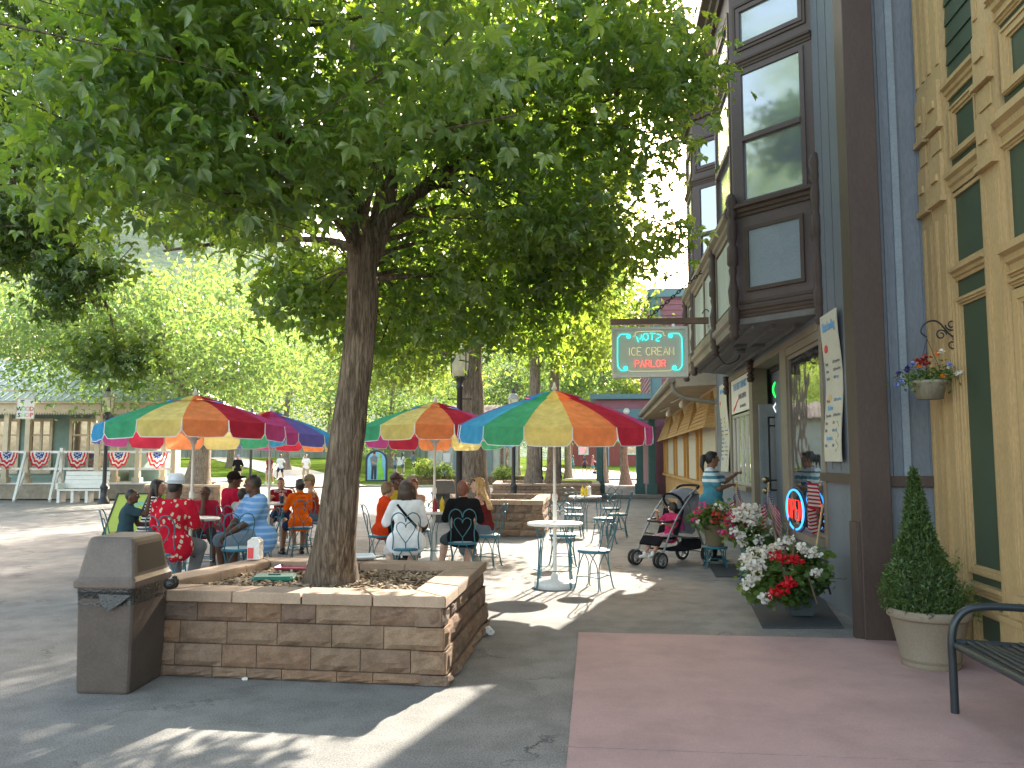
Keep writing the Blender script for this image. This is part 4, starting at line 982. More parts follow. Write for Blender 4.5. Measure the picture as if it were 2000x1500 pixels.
pz = MB(); pz.bb(-.35, 2.05, 33.4, 43.5, 3.15, 3.4); pz.bb(-.45, 2.0, 33.25, 43.7, 3.95, 4.15); pz.bb(-.3, 2.05, 33.45, 43.4, 3.4, 3.55); pz.build('porch_roof', TEALL, tp)
m = MB(); m.bb(-.25, 2.08, 33.5, 43.3, 3.55, 3.95); m.build('frieze', PURP, tp)
def porch_post(x, y, s=1.0):
    m = MB(); m.bb(x-.14*s, x+.14*s, y-.14*s, y+.14*s, .15, 3.15, 0, .03); m.bb(x-.2*s, x+.2*s, y-.2*s, y+.2*s, .151, .55, 0, .02); m.bb(x-.19*s, x+.19*s, y-.19*s, y+.19*s, 2.7, 2.8, 0, .01); m.build('porch_post', TEAL, tp)
porch_post(-.1, 33.7); porch_post(1.5, 33.5); porch_post(1.95, 32.9); porch_post(-.1, 43)
m = MB()
for x0, s in ((-.1, 1), (1.5, -1)):
    for k in range(3):
        c = V((x0+s*(.22+.2*k), 33.6, 3.0-.1*k)); m.tube([c+V((.13*(1-.7*i/14)*math.cos(i*.7)*s, 0, .13*(1-.7*i/14)*math.sin(i*.7))) for i in range(15)], .02, 6)
    m.tube(smooth_path([(x0+s*.14, 33.6, 2.4), (x0+s*.3, 33.6, 2.8), (x0+s*.8, 33.6, 3.1)], 6), .025, 6)
m.build('bracket', TEAL, tp)
m = MB(); m.bb(-1.0, 2.3, 32.4, 44, .004, .15, 0, .02); tag(m.build('kerb', M('kerb_concrete', (.25, .24, .23), .9, .15, 3, 60, .2)), kind='structure')
m = MB(); m.lathe([(0, 0), (.12, .02), (.14, .1), (.1, .2), (0, .22)], (1.0, 33.35, 3.5), 10, 0, True, Euler((R(-120), 0, 0)).to_matrix()); m.build('floodlight', M('lamp_white2', (.8, .8, .78), .3, .03, b=0), tp)
# ================================================================ porch shop on the left, far buildings
CR = V((math.cos(YAW), math.sin(YAW), 0)); CF = _F
def local(px, d):
    """frame facing the viewer at a place; returns fn(u, v, w): u to the right, v up, w toward the viewer"""
    o = AT(px, d)
    return lambda u, v, w: o+CR*u+V((0, 0, v))-CF*w
BEIGE = M('cream_trim_paint', (.56, .47, .34), .6, .08, 4, 60, .1, dirt=.2); SAGE = M('sage_clapboard', (.20, .30, .27), .6, .08, 4, 60, .1, dirt=.15)
WHT = M('white_paint', (.74, .73, .70), .5, .05, 4, 60, .06, dirt=.12); DECKW = M('weathered_deck', (.34, .29, .23), .85, .2, 6, 50, .3, dirt=.2)
ROOFT = M('pale_metal_roof', (.30, .38, .36), .5, .08, 4, 40, .1, dirt=.1); GLB = GLASS('porch_glass', (.10, .065, .045), .08, .2, .07)
D0 = 31.0; K = D0/1600; fl = local(190, D0); UU = lambda px: (px-190)*K
ws = thing('wood_shop', AT(190, D0), 'sage green porch shop on the left with cream posts and red white blue bunting', 'building')
m = MB(); rect(m, fl, -9, UU(186), .6, 3.6, -8, -1.9); rect(m, fl, UU(200), UU(262), .6, 1.15, -6, -2.2)
z = .62
while z < 3.55: mould(m, fl, -9, UU(186), [(-1.9, z), (-1.87, z), (-1.892, z+.15), (-1.9, z+.15)]); z += .15
m.build('wall', SAGE, ws)
m = MB(); rect(m, fl, -9, UU(345), .04, .58, -8, -.05); m.build('deck_skirt', DECKW, ws)
m = MB(); rect(m, fl, -9, UU(347), .582, .64, -8, 0); m.build('deck', WHT, ws)
for a, b in ((UU(83), UU(160)), (UU(168), UU(186)), (UU(0), UU(48)), (UU(-70), UU(-20))):
    w_ = MB(); frame(w_, fl, a, b, .95, 3.15, .12, -1.868, -1.8)
    c = (a+b)/2
    if b-a > .6: rect(w_, fl, c-.05, c+.05, 1.07, 3.03, -1.868, -1.82); rect(w_, fl, a+.12, b-.12, 2.45, 2.52, -1.868, -1.83)
    w_ = w_.build('window', BEIGE, ws); p = MB(); rect(p, fl, a+.1, b-.1, 1.05, 3.05, -1.866, -1.85); p.build('pane', GLB, w_)
def ppost(px, w=0.0, top=3.45, s=.09, base=.64):
    m = MB(); u = UU(px); rect(m, fl, u-s, u+s, base, top, w-s*2, w); rect(m, fl, u-s*1.7, u+s*1.7, base, base+.2, w-s*2.6, w+s*.6); rect(m, fl, u-s*1.5, u+s*1.5, top-.16, top-.001, w-s*2.5, w+s*.5); m.build('porch_post', BEIGE, ws)
for px, w_ in ((9, 0), (51, 0), (188, 0), (198, -1.0), (265, -.1), (283, -1.6), (335, -.1), (343, -2.2)): ppost(px, w_)
m = MB(); rect(m, fl, -9, UU(350), 3.45, 3.62, -8, .12); rect(m, fl, -9, UU(352), 3.62, 3.7, -8.1, .28)
m.build('eave', BEIGE, ws)
m = MB(); n_s = 90
for i in range(n_s):
    u0 = lerp(-6, UU(345), i/n_s); wd = (UU(345)+6)/n_s
    m.add([fl(u0, 3.449, .13), fl(u0, 3.3, .13), fl(u0+wd*.2, 3.22, .13), fl(u0+wd*.5, 3.19, .13), fl(u0+wd*.8, 3.22, .13), fl(u0+wd, 3.3, .13), fl(u0+wd, 3.449, .13)], [tuple(range(6, -1, -1))])
m.build('scalloped_fringe', BEIGE, ws)
m = MB(); u9 = UU(356); m.add([fl(-9, 3.702, .32), fl(u9, 3.702, .32), fl(u9, 3.702, -8.2), fl(-9, 3.702, -8.2), fl(-9, 5.75, -3.6), fl(u9-4.0, 5.75, -3.6), fl(u9-4.0, 5.75, -5), fl(-9, 5.75, -5)], [(0, 1, 5, 4), (1, 2, 6, 5), (2, 3, 7, 6), (4, 5, 6, 7), (0, 4, 7, 3), (3, 2, 1, 0)])
for k in range(40):
    u = -9+k*.31; t_ = min(1, max(.02, (u9-u)/4.0)); e_ = lerp(.33, -3.6, t_); z_ = lerp(3.71, 5.752, t_)
    if u < u9-.1: mould(m, fl, u, u+.03, [(.33, 3.715), (.33, 3.75), (e_, z_+.045), (e_, z_+.004)])
m.build('roof', ROOFT, ws)
# railing
def rail(p0, p1):
    for z in (1.75, 1.12):
        m = MB(); rect(m, fl, UU(p0), UU(p1), z, z+.09, -.16, -.08); m.build('rail', WHT, ws)
for a, b in ((-60, 6), (12, 49), (54, 116), (120, 186), (192, 262), (268, 333)): rail(a, b)
m = MB(); rect(m, fl, UU(115), UU(121), .64, 1.95, -.2, -.04); m.build('newel', WHT, ws)
for px in (50, 116, -12):     # stair rails that run down to the ground towards the viewer
    for z0 in (1.78, 1.0):
        m = MB(); a, b = fl(UU(px), z0, 0), fl(UU(px)+.55, z0-1.75 if z0 > 1.2 else .02, 1.5)
        b.z = max(b.z, .02); d = b-a; rot = d.to_track_quat('Y', 'Z').to_matrix(); m.box((a+b)/2, (.08, d.length, .12), rot); m.build('stair_rail', WHT, ws)
BRED = CLOTH('bunting_red', (.72, .05, .07), .4); BWHT = CLOTH('bunting_white', (.85, .82, .80), .4); BBLU = CLOTH('bunting_blue', (.05, .09, .38), .4); STARW = M('star_white', (.85, .85, .85), .7, 0, b=0)
bn0 = None
BLAB = ['leftmost red white blue bunting on the porch rail', 'bunting on the porch rail left of the white bench', 'bunting on the porch rail above the white bench', 'bunting on the porch rail right of the lamp post', 'rightmost bunting on the porch rail']
for i, px in enumerate((15, 78, 152, 232, 307)):
    t = thing('bunting', fl(UU(px), 1.8, -.02), BLAB[i], 'bunting', 'bunting fans hung on the porch rail', YAW)
    if bn0:
        bpy.data.objects.remove(t); dup(bn0, fl(UU(px), 1.8, -.02), YAW, BLAB[i]); continue
    bn0 = t; W2, H2 = .40, .62
    def fanpt(a, r): return (W2*r*math.cos(a)*(1.0 if r < .99 else 1.0), -.03-.035*r*abs(math.sin(a*9)), -H2*r*math.sin(a)*(.92+.08*math.sin(a*9))-.02)
    for nm, r0, r1, mt in (('blue_field', .02, .42, BBLU), ('white_band', .42, .58, BWHT), ('red_band', .58, .74, BRED), ('white_stripe', .74, .86, BWHT), ('red_hem', .86, 1.0, BRED)):
        m = MB(); n_ = 54; vs = []
        for k in range(n_+1):
            a = PI*k/n_; vs += [fanpt(a, r0), fanpt(a, r1)]
        m.add(vs, [(2*k, 2*k+1, 2*k+3, 2*k+2) for k in range(n_)], 0, True); m.build(nm, mt, t, world=False)
    m = MB()
    for k in range(9):
        a = PI*(k+.5)/9; r = .2 if k % 2 else .33; c = fanpt(a, r); pts = [(c[0]+.03*(1 if q % 2 == 0 else .42)*math.sin(q*PI/5), c[1]-.05, c[2]+.03*(1 if q % 2 == 0 else .42)*math.cos(q*PI/5)) for q in range(10)]
        m.add(pts, [tuple(range(10))])
    m.build('stars', STARW, t, world=False)
# wood shop sign
fs2 = local(44.5, 30.0); t = thing('shop_sign', AT(44.5, 30), 'square white sign reading T WOOD SHOP hanging by the porch', 'sign')
m = MB(); rect(m, fs2, -.33, .33, 3.0, 3.73, -.03, 0); m.build('board', WHT, t)
m = MB(); frame(m, fs2, -.34, .34, 2.99, 3.74, .025, .001, .012); rect(m, fs2, -.28, -.26, 3.74, 4.0, -.02, 0); rect(m, fs2, .26, .28, 3.74, 4.0, -.02, 0); rect(m, fs2, -.9, .4, 4.0, 4.07, -.04, .02); m.build('frame', BEIGE, t)
LC = [M('letter_%s' % n_, c, .7, 0, b=0) for n_, c in (('navy', (.06, .08, .22)), ('rose', (.7, .35, .35)), ('green', (.35, .6, .35)), ('black', (.05, .05, .06)), ('red', (.6, .12, .1)))]
m = MB()
def ltr(ch, u, v, mi): wr(m, ch, .22, fs2, u, v, .004, mi, False, 1, .006)
ltr('T', -.12, 3.60, 0)
for i, (ch, mi) in enumerate(zip('WOOD', (3, 2, 1, 4))): ltr(ch, -.22+.15*i, 3.36, mi)
for i, (ch, mi) in enumerate(zip('SHOP', (3, 2, 1, 4))): ltr(ch, -.22+.15*i, 3.13, mi)
m.build('lettering', LC, t)
# white bench
t = thing('porch_bench', AT(162, 29.2), 'white painted bench standing in front of the porch, left of the lamp post', 'bench'); fb = local(162, 29.2)
m = MB(); 
for k in range(4): rect(m, fb, -.78, .78, .5+.15*k, .64+.15*k, -.34+.0-.03*k, -.3-.03*k)
m.build('backrest', WHT, t); m = MB(); rect(m, fb, -.78, .78, .42, .47, -.3, .18); m.build('seat', WHT, t)
for u in (-.74, -.25, .25, .74):
    m = MB(); rect(m, fb, u-.05, u+.05, .0, .418, -.28, .14); m.build('leg', WHT, t)
for u in (-.8, .8):
    m = MB(); rect(m, fb, u-.04, u+.04, .475, .68, -.3, .16); m.build('armrest', WHT, t)
# grey roofed house, top left
hp = PD(-10, 640, 58); t = thing('house', (hp.x, hp.y, 2.0), 'house with a grey shingled hip roof rising behind the porch shop', 'house'); o = hp
fh = lambda u, v, w: V((hp.x, hp.y, 0))+CR*u+V((0, 0, v))-CF*w
zt = hp.z
m = MB(); rect(m, fh, -8, .9, .5, zt+.2, -9, 0); m.build('wall', M('tan_wall', (.45, .36, .26), .8, .1), t)
m = MB(); rf = M('grey_shingle', (.42, .41, .42), .9, .15, 8, 40, .5, .01, stretch=(1, 1, 4))
m.add([fh(-8.6, zt, .6), fh(1.5, zt, .6), fh(1.5, zt, -9.5), fh(-8.6, zt, -9.5), fh(-2.4, zt+2.3, -4), fh(-5, zt+2.3, -4)], [(0, 1, 4, 5), (1, 2, 4), (2, 3, 5, 4), (3, 0, 5)]); m.build('roof', rf, t)
m = MB(); rect(m, fh, -8.6, 1.5, zt-.2, zt-.002, .45, .6); rect(m, fh, 1.38, 1.5, zt-.2, zt-.002, -9.4, .44); m.build('fascia', BEIGE, t)
# fence and far bench
FEN = M('grey_fence', (.26, .30, .29), .85, .2, 3, 30, .2, stretch=(3, 3, .3), island=.2)
ff_ = local(550, 80); zb = lawn_z(AT(550, 80).x, 80)-.1
t = thing('board_fence', AT(550, 80, zb), 'long grey board fence along the top of the lawn', 'fence'); m = MB()
for i in range(150): u = -14+i*.19; rect(m, ff_, u, u+.182, zb, zb+1.75+.02*((i*7) % 3), -.03-.01*(i % 2), 0)
m.build('boards', FEN, t); m = MB(); rect(m, ff_, -14, 14.4, zb+1.4, zb+1.5, -.1, -.045); m.build('rail', FEN, t)
for k in range(13):
    m = MB(); rect(m, ff_, -14+k*2.36, -13.88+k*2.36, zb, zb+1.85, .001, .1); m.build('post', FEN, t)
pb_ = AT(577, 74); zb = lawn_z(pb_.x, pb_.y); fb2 = lambda u, v, w: pb_+CR*u+V((0, 0, v+zb))-CF*w
t = thing('park_bench', V((pb_.x, pb_.y, zb)), 'slatted bench standing on the lawn by the grey fence', 'bench'); BW = M('bench_grey', (.34, .38, .36), .7, .1)
m = MB(); [rect(m, fb2, -.8, .8, .45+.0*k, .5, -.2+.14*k, -.1+.14*k) for k in range(3)]; m.build('seat', BW, t)
m = MB(); [rect(m, fb2, -.8, .8, .6+.16*k, .72+.16*k, -.26-.03*k, -.23-.03*k) for k in range(3)]; m.build('backrest', BW, t)
for u in (-.7, .7):
    m = MB(); rect(m, fb2, u-.04, u+.04, -.02, .44, -.22, .2); m.build('leg', BW, t)
# small pale board and batten building
PALEW = M('pale_batten', (.52, .53, .47), .75, .08, 3, 40, .1, dirt=.15); GRAYD = M('grey_teal_door', (.22, .28, .28), .6, .08)
D1 = 53.0; k1 = D1/1600; fw_ = local(925, D1); u1 = lambda px: (px-925)*k1
t = thing('small_building', AT(925, D1), 'small pale board and batten building behind the second tree trunk', 'building')
m = MB(); rect(m, fw_, u1(836), u1(1012), 0, 3.9, -6, 0)
for i in range(20): u = lerp(u1(838), u1(1010), i/19); rect(m, fw_, u-.03, u+.03, 0, 3.9, .001, .035)
m.build('wall', PALEW, t)
m = MB(); rect(m, fw_, u1(886), u1(898), .3, 2.6, .036, .06); rect(m, fw_, u1(946), u1(962), .3, 2.5, .036, .06); m.build('door', GRAYD, t)
for px in (980, 990, 1003, 868):
    m = MB(); rect(m, fw_, u1(px)-.1, u1(px)+.1, .8, 2.4, .036, .05); m.build('window', GL, t)
m = MB(); mould(m, fw_, u1(826), u1(1022), [(.6, 3.9), (.6, 4.0), (-3, 5.2), (-6.6, 4.0), (-6.6, 3.9)]); m.build('roof', M('brown_roof', (.2, .16, .13), .9, .15, 6, 40, .4), t)
m = MB(); rect(m, fw_, u1(866), u1(880), 1.3, 1.9, .06, .08); m.build('notice', WHT, t)
# red building far right
D2 = 99.0; k2 = D2/1600; f2 = local(1240, D2); u2 = lambda px: (px-1240)*k2; z2 = lawn_z(AT(1240, D2).x, D2)
REDW = M('barn_red', (.30, .085, .075), .75, .12, 3, 40, .15, stretch=(3, 3, .4))
t = thing('barn', AT(1240, D2, z2), 'long low barn red building beyond the right lawn', 'building'); m = MB(); rect(m, f2, u2(1120), u2(1330), 0, 4.6, -8, 0)
for i in range(34): u = lerp(u2(1120), u2(1330), i/33); rect(m, f2, u-.04, u+.04, 0, 4.6, .001, .05)
m.build('wall', REDW, t)
for a, b, c, d in ((1222, 1254, 2.0, 3.3), (1286, 1310, 2.0, 3.3), (1130, 1150, 2.0, 3.3)):
    w_ = MB(); frame(w_, f2, u2(a), u2(b), c, d, .16, .05, .1); w_ = w_.build('window', WHT, t); p = MB(); rect(p, f2, u2(a)+.15, u2(b)-.15, c+.15, d-.15, .052, .06); p.build('pane', GL, w_)
m = MB(); rect(m, f2, u2(1166), u2(1190), .1, 3.2, .051, .09); m.build('door', M('blue_grey_door', (.25, .30, .40), .6, .08), t)
m = MB(); mould(m, f2, u2(1112), u2(1338), [(.6, 4.5), (.6, 4.7), (-4, 6.4), (-8.6, 4.7), (-8.6, 4.5)]); m.build('roof', M('rust_roof', (.24, .12, .10), .8, .15, 6, 40, .3), t)
# photo cut-out board with a painted couple
D3 = 50.5; f3 = local(735.5, D3); zz = lawn_z(AT(735, D3).x, D3)
t = thing('photo_board', AT(735.5, D3, zz), 'blue arched photo board with a painted couple standing on the lawn', 'photo board')
f3z = lambda u, v, w: f3(u, v+zz-.03, w)
outl = [(-.68, 0), (.68, 0)]+[(.68*math.cos(PI*i/16), 1.22+.68*math.sin(PI*i/16)) for i in range(17)]
m = MB(); m.prism(outl, -.05, 0, f3z); m.build('border', M('navy_paint', (.03, .04, .09), .5, .05), t)
inn = [(-.55, .06), (.55, .06)]+[(.55*math.cos(PI*i/16), 1.22+.56*math.sin(PI*i/16)) for i in range(17)]
m = MB(); m.prism(inn, .001, .008, f3z); m.build('panel', M('sky_blue_paint', (.22, .50, .72), .5, .05), t)
m = MB(); lay = .012
def poly(pts, mi, w=.012): m.prism(pts, w, w+.006, f3z, mi)
poly([(-.32, .1), (-.2, .1), (-.16, .75), (-.13, .1), (-.0, .1), (.02, .95), (-.3, .95)], 0); poly([(-.32, .9), (.02, .9), (.06, 1.45), (-.06, 1.56), (-.22, 1.56), (-.4, 1.42)], 1)
poly([(.1, .1), (.46, .1), (.4, .8), (.32, 1.0), (.36, 1.32), (.26, 1.42), (.12, 1.36), (.1, 1.0)], 2); poly([(.0, 1.0), (.34, 1.1), (.34, 1.18), (0, 1.1)], 2, .02)
for c, r, mi in (((-.14, 1.66), .1, 3), ((.2, 1.5), .09, 3), ((-.14, 1.735), .085, 0), ((.2, 1.575), .09, 2)): poly([(c[0]+r*math.cos(q*PI/6), c[1]+r*1.15*math.sin(q*PI/6)) for q in range(12)], mi, .02 if mi == 3 else .027)
poly([(-.3, 1.1), (-.05, 1.02), (-.03, 1.1), (-.28, 1.2)], 3, .02)
m.build('painted_couple', [M('paint_black', (.04, .045, .06), .5), M('paint_grey', (.17, .19, .22), .5), M('paint_lime', (.25, .62, .08), .5), M('paint_skin', (.45, .28, .2), .5)], t)
# white notice board, low walls
p = AT(782, 62); zz = lawn_z(p.x, p.y); fn_ = lambda u, v, w: p+CR*u+V((0, 0, v+zz))-CF*w
t = thing('notice_board', V((p.x, p.y, zz)), 'plain white notice board on two posts on the lawn', 'notice board'); m = MB(); rect(m, fn_, -.32, .32, .5, 1.1, -.04, 0); m.build('board', WHT, t)
for u in (-.28, .28):
    m = MB(); rect(m, fn_, u-.03, u+.03, -.05, .499, -.04, 0); m.build('post', WHT, t)
for px, d, L, lab in ((842, 47.5, 1.5, 'low grey stone wall with shrubs left of the lamp post'), (985, 47, 1.5, 'low grey stone wall with shrubs right of the second trunk')):
    q = AT(px, d); t = thing('low_wall', q, lab, 'wall', 'low stone walls on the lawn'); fl_ = lambda u, v, w: q+CR*u+V((0, 0, v))-CF*w; m = MB(); sd_ = 500
    for c in range(2):
        for k in range(9):
            u0 = -L+k*(2*L/9)+(.08*c); rough_block(m, fl_(u0+L/9, .22+.22*c, -.15), (2*L/9-.01, .3, .21), Matrix((CR, CF, V((0, 0, 1)))).transposed(), sd_); sd_ += 1
    m.build('block_wall', MAT_BLOCK, t)
def shrub(px, d, z0, rx, rz, n, label, mat=None, seed=1, ls=.12, group='shrubs by the small building'):
    b = AT(px, d, z0); t = thing('shrub', b, label, 'shrub', group)
    pts, tn = crown_points([((0, 0, rz*.6), (rx, rx*.8, rz*.6), 1), ((rx*.5, 0, rz*.4), (rx*.5, rx*.5, rz*.4), .4), ((-rx*.5, 0, rz*.4), (rx*.5, rx*.5, rz*.4), .4)], n, seed, rx*.13, 14, .1, 1.5, .3)
    m = MB(); r = random.Random(seed)
    for k in range(7): limb(m, [V((0, 0, 0)), V((r.uniform(-.3, .3)*rx, 0, rz*.5)), V((r.uniform(-.8, .8)*rx, r.uniform(-.4, .4)*rx, rz*.9))], .02, .006, 5)
    m.build('stems', MAT_BARK, t, world=False); leaf_mesh('foliage', pts, ls, mat or MAT_LEAF_MID, t, OVAL, OVAL_F, -.1, tn, seed)
shrub(832, 46.8, .5, .75, 1.0, 1500, 'bushy green shrub at the left end of the low wall', None, 1); shrub(868, 46.8, .4, .6, .7, 1000, 'smaller green shrub beside the black lamp post on the low wall', None, 2)
shrub(985, 46.5, .4, .7, .7, 1000, 'green shrub growing on the low wall right of the second trunk', None, 3); shrub(738, 76, lawn_z(-20, 76), 2.2, 1.8, 1800, 'dense hedge shrub beyond the photo board', MAT_LEAF_FAR, 4, .2)
# lamp posts
IRON = M('black_lamp_iron', (.022, .022, .028), .4, .12, 8, 80, .1, spec=.5); FROST = M('frosted_glass', (.75, .74, .62), .45, .08, 6, 40, .05)
LMP = CLOTH('lamp_glass', (.82, .80, .66), .5); LROOF = M('lamp_cap', (.40, .38, .34), .4, .1, metal=.3)
def lamp_post(loc, label):
    t = thing('street_lamp', loc, label, 'street lamp', 'black street lamps')
    m = MB(); m.lathe([(.2, 0), (.2, .06), (.17, .1), (.16, .16), (.12, .2), (.11, .5), (.13, .54), (.13, .6), (.09, .66), (.075, .72)], (0, 0, 0), 16); m.build('base', IRON, t, world=False)
    m = MB(); m.lathe([(.07, .7), (.055, 2.9), (.07, 2.92), (.07, 2.98), (.05, 3.0), (.08, 3.08), (.1, 3.12), (.11, 3.16)], (0, 0, 0), 14); m.build('pole', IRON, t, world=False)
    m = MB(); m.tube([(-.22, 0, 2.72), (.22, 0, 2.72)], .012, 6); [m.ball((s*.22, 0, 2.72), .025, 6) for s in (-1, 1)]; m.build('ladder_bar', IRON, t, world=False)
    m = MB(); m.lathe([(.1, 3.17), (.15, 3.22), (.17, 3.32), (.185, 3.62), (.185, 3.66)], (0, 0, 0), 18); m.build('lantern', LMP, t, world=False)
    for k in range(4):
        a = PI/4+k*PI/2; m = MB(); c, s = math.cos(a), math.sin(a); m.tube(smooth_path([(.1*c, .1*s, 3.1), (.2*c, .2*s, 3.2), (.205*c, .205*s, 3.64)], 4), .011, 6); m.build('strut', IRON, t, world=False)
    m = MB(); m.lathe([(.22, 3.665), (.22, 3.70), (.19, 3.72), (.14, 3.83), (.07, 3.88)], (0, 0, 0), 18); m.build('hood', LROOF, t, world=False)
    m = MB(); m.lathe([(.08, 3.881), (.09, 3.92), (.05, 3.96), (.065, 4.0), (.03, 4.05), (0, 4.1)], (0, 0, 0), 12); m.build('finial', IRON, t, world=False)
    return t
L0 = lamp_post(AT(897, 16.1), 'nearest black lamp post with a frosted lantern, right in front of the second tree trunk')
for px, d, lb in ((206, 28.5, 'black lamp post at the left beside the white bench'), (1003, 29.2, 'black lamp post seen just left of the right umbrella pole'), (490, 41, 'thin far lamp post between the two left umbrellas'), (1057, 41, 'far lamp post between the two slim tree trunks'), (1094, 45, 'far lamp post right of the two slim tree trunks'), (1186, 63, 'farthest lamp post beside the pale path on the right')):
    dup(L0, AT(px, d), rnd.uniform(0, 1), lb)
# ================================================================ patio furniture
WIRE = M('teal_wire', (.03, .145, .19), .4, .1, 9, 80, .05, spec=.5); SEATM = M('blue_seat_vinyl', (.035, .17, .25), .45, .1, 6, 80, .1); PADW = M('pale_seat_pad', (.45, .56, .60), .4, .06, 6, 80, .05)
TOPW = M('white_table_top', (.80, .79, .76), .35, .03, 5, 60, .03, dirt=.06)
def make_chair(label):
    t = thing('cafe_chair', (0, 0, 0), label, 'chair', 'ice cream parlour wire chairs')
    m = MB(); m.lathe([(.0, .43), (.185, .43), (.195, .437), (.195, .458), (.185, .465)], (0, 0, 0), 24); m.build('seat_rim', SEATM, t, world=False)
    m = MB(); m.lathe([(.18, .4655), (.165, .474), (.1, .478), (0, .479)], (0, 0, 0), 24); m.build('seat', PADW, t, world=False)
    for k in range(4):
        a = PI/4+k*PI/2; c, s = math.cos(a), math.sin(a); tx, ty = -s, c; m = MB()
        for q in (-1, 1): m.tube(smooth_path([(.15*c+q*.09*tx, .15*s+q*.09*ty, .43), (.165*c+q*.05*tx, .165*s+q*.05*ty, .37), (.185*c+q*.012*tx, .185*s+q*.012*ty, .27), (.21*c+q*.009*tx, .21*s+q*.009*ty, .14), (.235*c+q*.009*tx, .235*s+q*.009*ty, .03), (.255*c+q*.025*tx, .255*s+q*.025*ty, .006)], 4), .0065, 6)
        m.build('leg', WIRE, t, world=False)
    m = MB(); pts = [((.2-.03*abs(math.sin(2*a)))*math.cos(a+PI/4), (.2-.03*abs(math.sin(2*a)))*math.sin(a+PI/4), .15+.02*abs(math.sin(2*a))) for a in [2*PI*i/32 for i in range(32)]]; m.tube(pts, .006, 6, 0, False, True, True); m.build('stretcher', WIRE, t, world=False)
    by = lambda z: -.175-.12*((z-.45)/.45)       # back leans away, chair faces +Y
    B = lambda x, z: V((x, by(z)+abs(x)*abs(x)*1.0, z))
    m = MB()
    m.tube(smooth_path([B(-.16, .45), B(-.15, .6), B(-.175, .76), B(-.155, .86), B(-.085, .9), B(-.02, .86), B(0, .79)], 5), .0075, 6)
    m.tube(smooth_path([B(.16, .45), B(.15, .6), B(.175, .76), B(.155, .86), B(.085, .9), B(.02, .86), B(0, .79)], 5), .0075, 6); m.build('back_frame', WIRE, t, world=False)
    m = MB()
    for s in (-1, 1): m.tube(smooth_path([B(0, .53), B(s*.05, .6), B(s*.105, .69), B(s*.105, .755), B(s*.06, .785), B(s*.012, .76), B(0, .72)], 5), .006, 6)
    m.tube([B(0, .46), B(0, .54)], .0075, 6); m.build('back_heart', WIRE, t, world=False)
    return t
CH = None
def chair(px, d, rz, label):
    """rz: direction the sitter looks, 0 = away from the viewer, measured anticlockwise"""
    global CH
    loc = AT(px, d) if not isinstance(px, V) else px
    if CH is None: CH = make_chair(label); CH.location = loc; CH.rotation_euler.z = rz+YAW; return CH
    return dup(CH, loc, rz+YAW, label)
TB = None
def table(px, d, label):
    global TB
    loc = AT(px, d)
    if TB is not None: return dup(TB, loc, rnd.uniform(0, 1), label)
    t = thing('cafe_table', loc, label, 'table', 'round white cafe tables'); TB = t
    m = MB(); m.lathe([(.05, .742), (.33, .742), (.34, .75), (.34, .768), (.33, .776), (.03, .776)], (0, 0, 0), 40); m.build('table_top', TOPW, t, world=False)
    for k in range(4):
        a = PI/4+k*PI/2; c, s = math.cos(a), math.sin(a); tx, ty = -s, c; m = MB()
        for q in (-1, 1): m.tube(smooth_path([(.24*c+q*.09*tx, .24*s+q*.09*ty, .742), (.24*c+q*.04*tx, .24*s+q*.04*ty, .6), (.25*c+q*.01*tx, .25*s+q*.01*ty, .45), (.265*c+q*.01*tx, .265*s+q*.01*ty, .2), (.285*c+q*.01*tx, .285*s+q*.01*ty, .03), (.32*c+q*.02*tx, .32*s+q*.02*ty, .007)], 4), .0065, 6)
        m.build('leg', WIRE, t, world=False)
    m = MB(); m.tube([(.262*math.cos(2*PI*i/32), .262*math.sin(2*PI*i/32), .22) for i in range(32)], .006, 6, 0, False, True, True); m.build('stretcher', WIRE, t, world=False)
    return t
UC = [('indigo', (.20, .18, .50)), ('blue', (.09, .42, .74)), ('green', (.10, .48, .27)), ('yellow', (.86, .75, .30)), ('orange', (.88, .32, .13)), ('crimson', (.52, .045, .08)), ('magenta', (.58, .10, .28))]
UM = [CLOTH('canopy_'+n_, c, .55) for n_, c in UC]; PIPE = M('white_piping', (.8, .79, .77), .6, 0, b=0); POLEW = M('white_pole', (.78, .76, .72), .35, .04, 5, 60, .02)
UR, UZ0, UZ1, NP = 1.19, 1.955, 2.34, 14
def uprof(r): return UZ1-(UZ1-UZ0)*(.38*r+.62*r*r)
BKA = 4.1*2*PI/14+PI       # the canopies all lean back a little
def sag(x, y): return -.055*(x*math.cos(BKA)+y*math.sin(BKA))
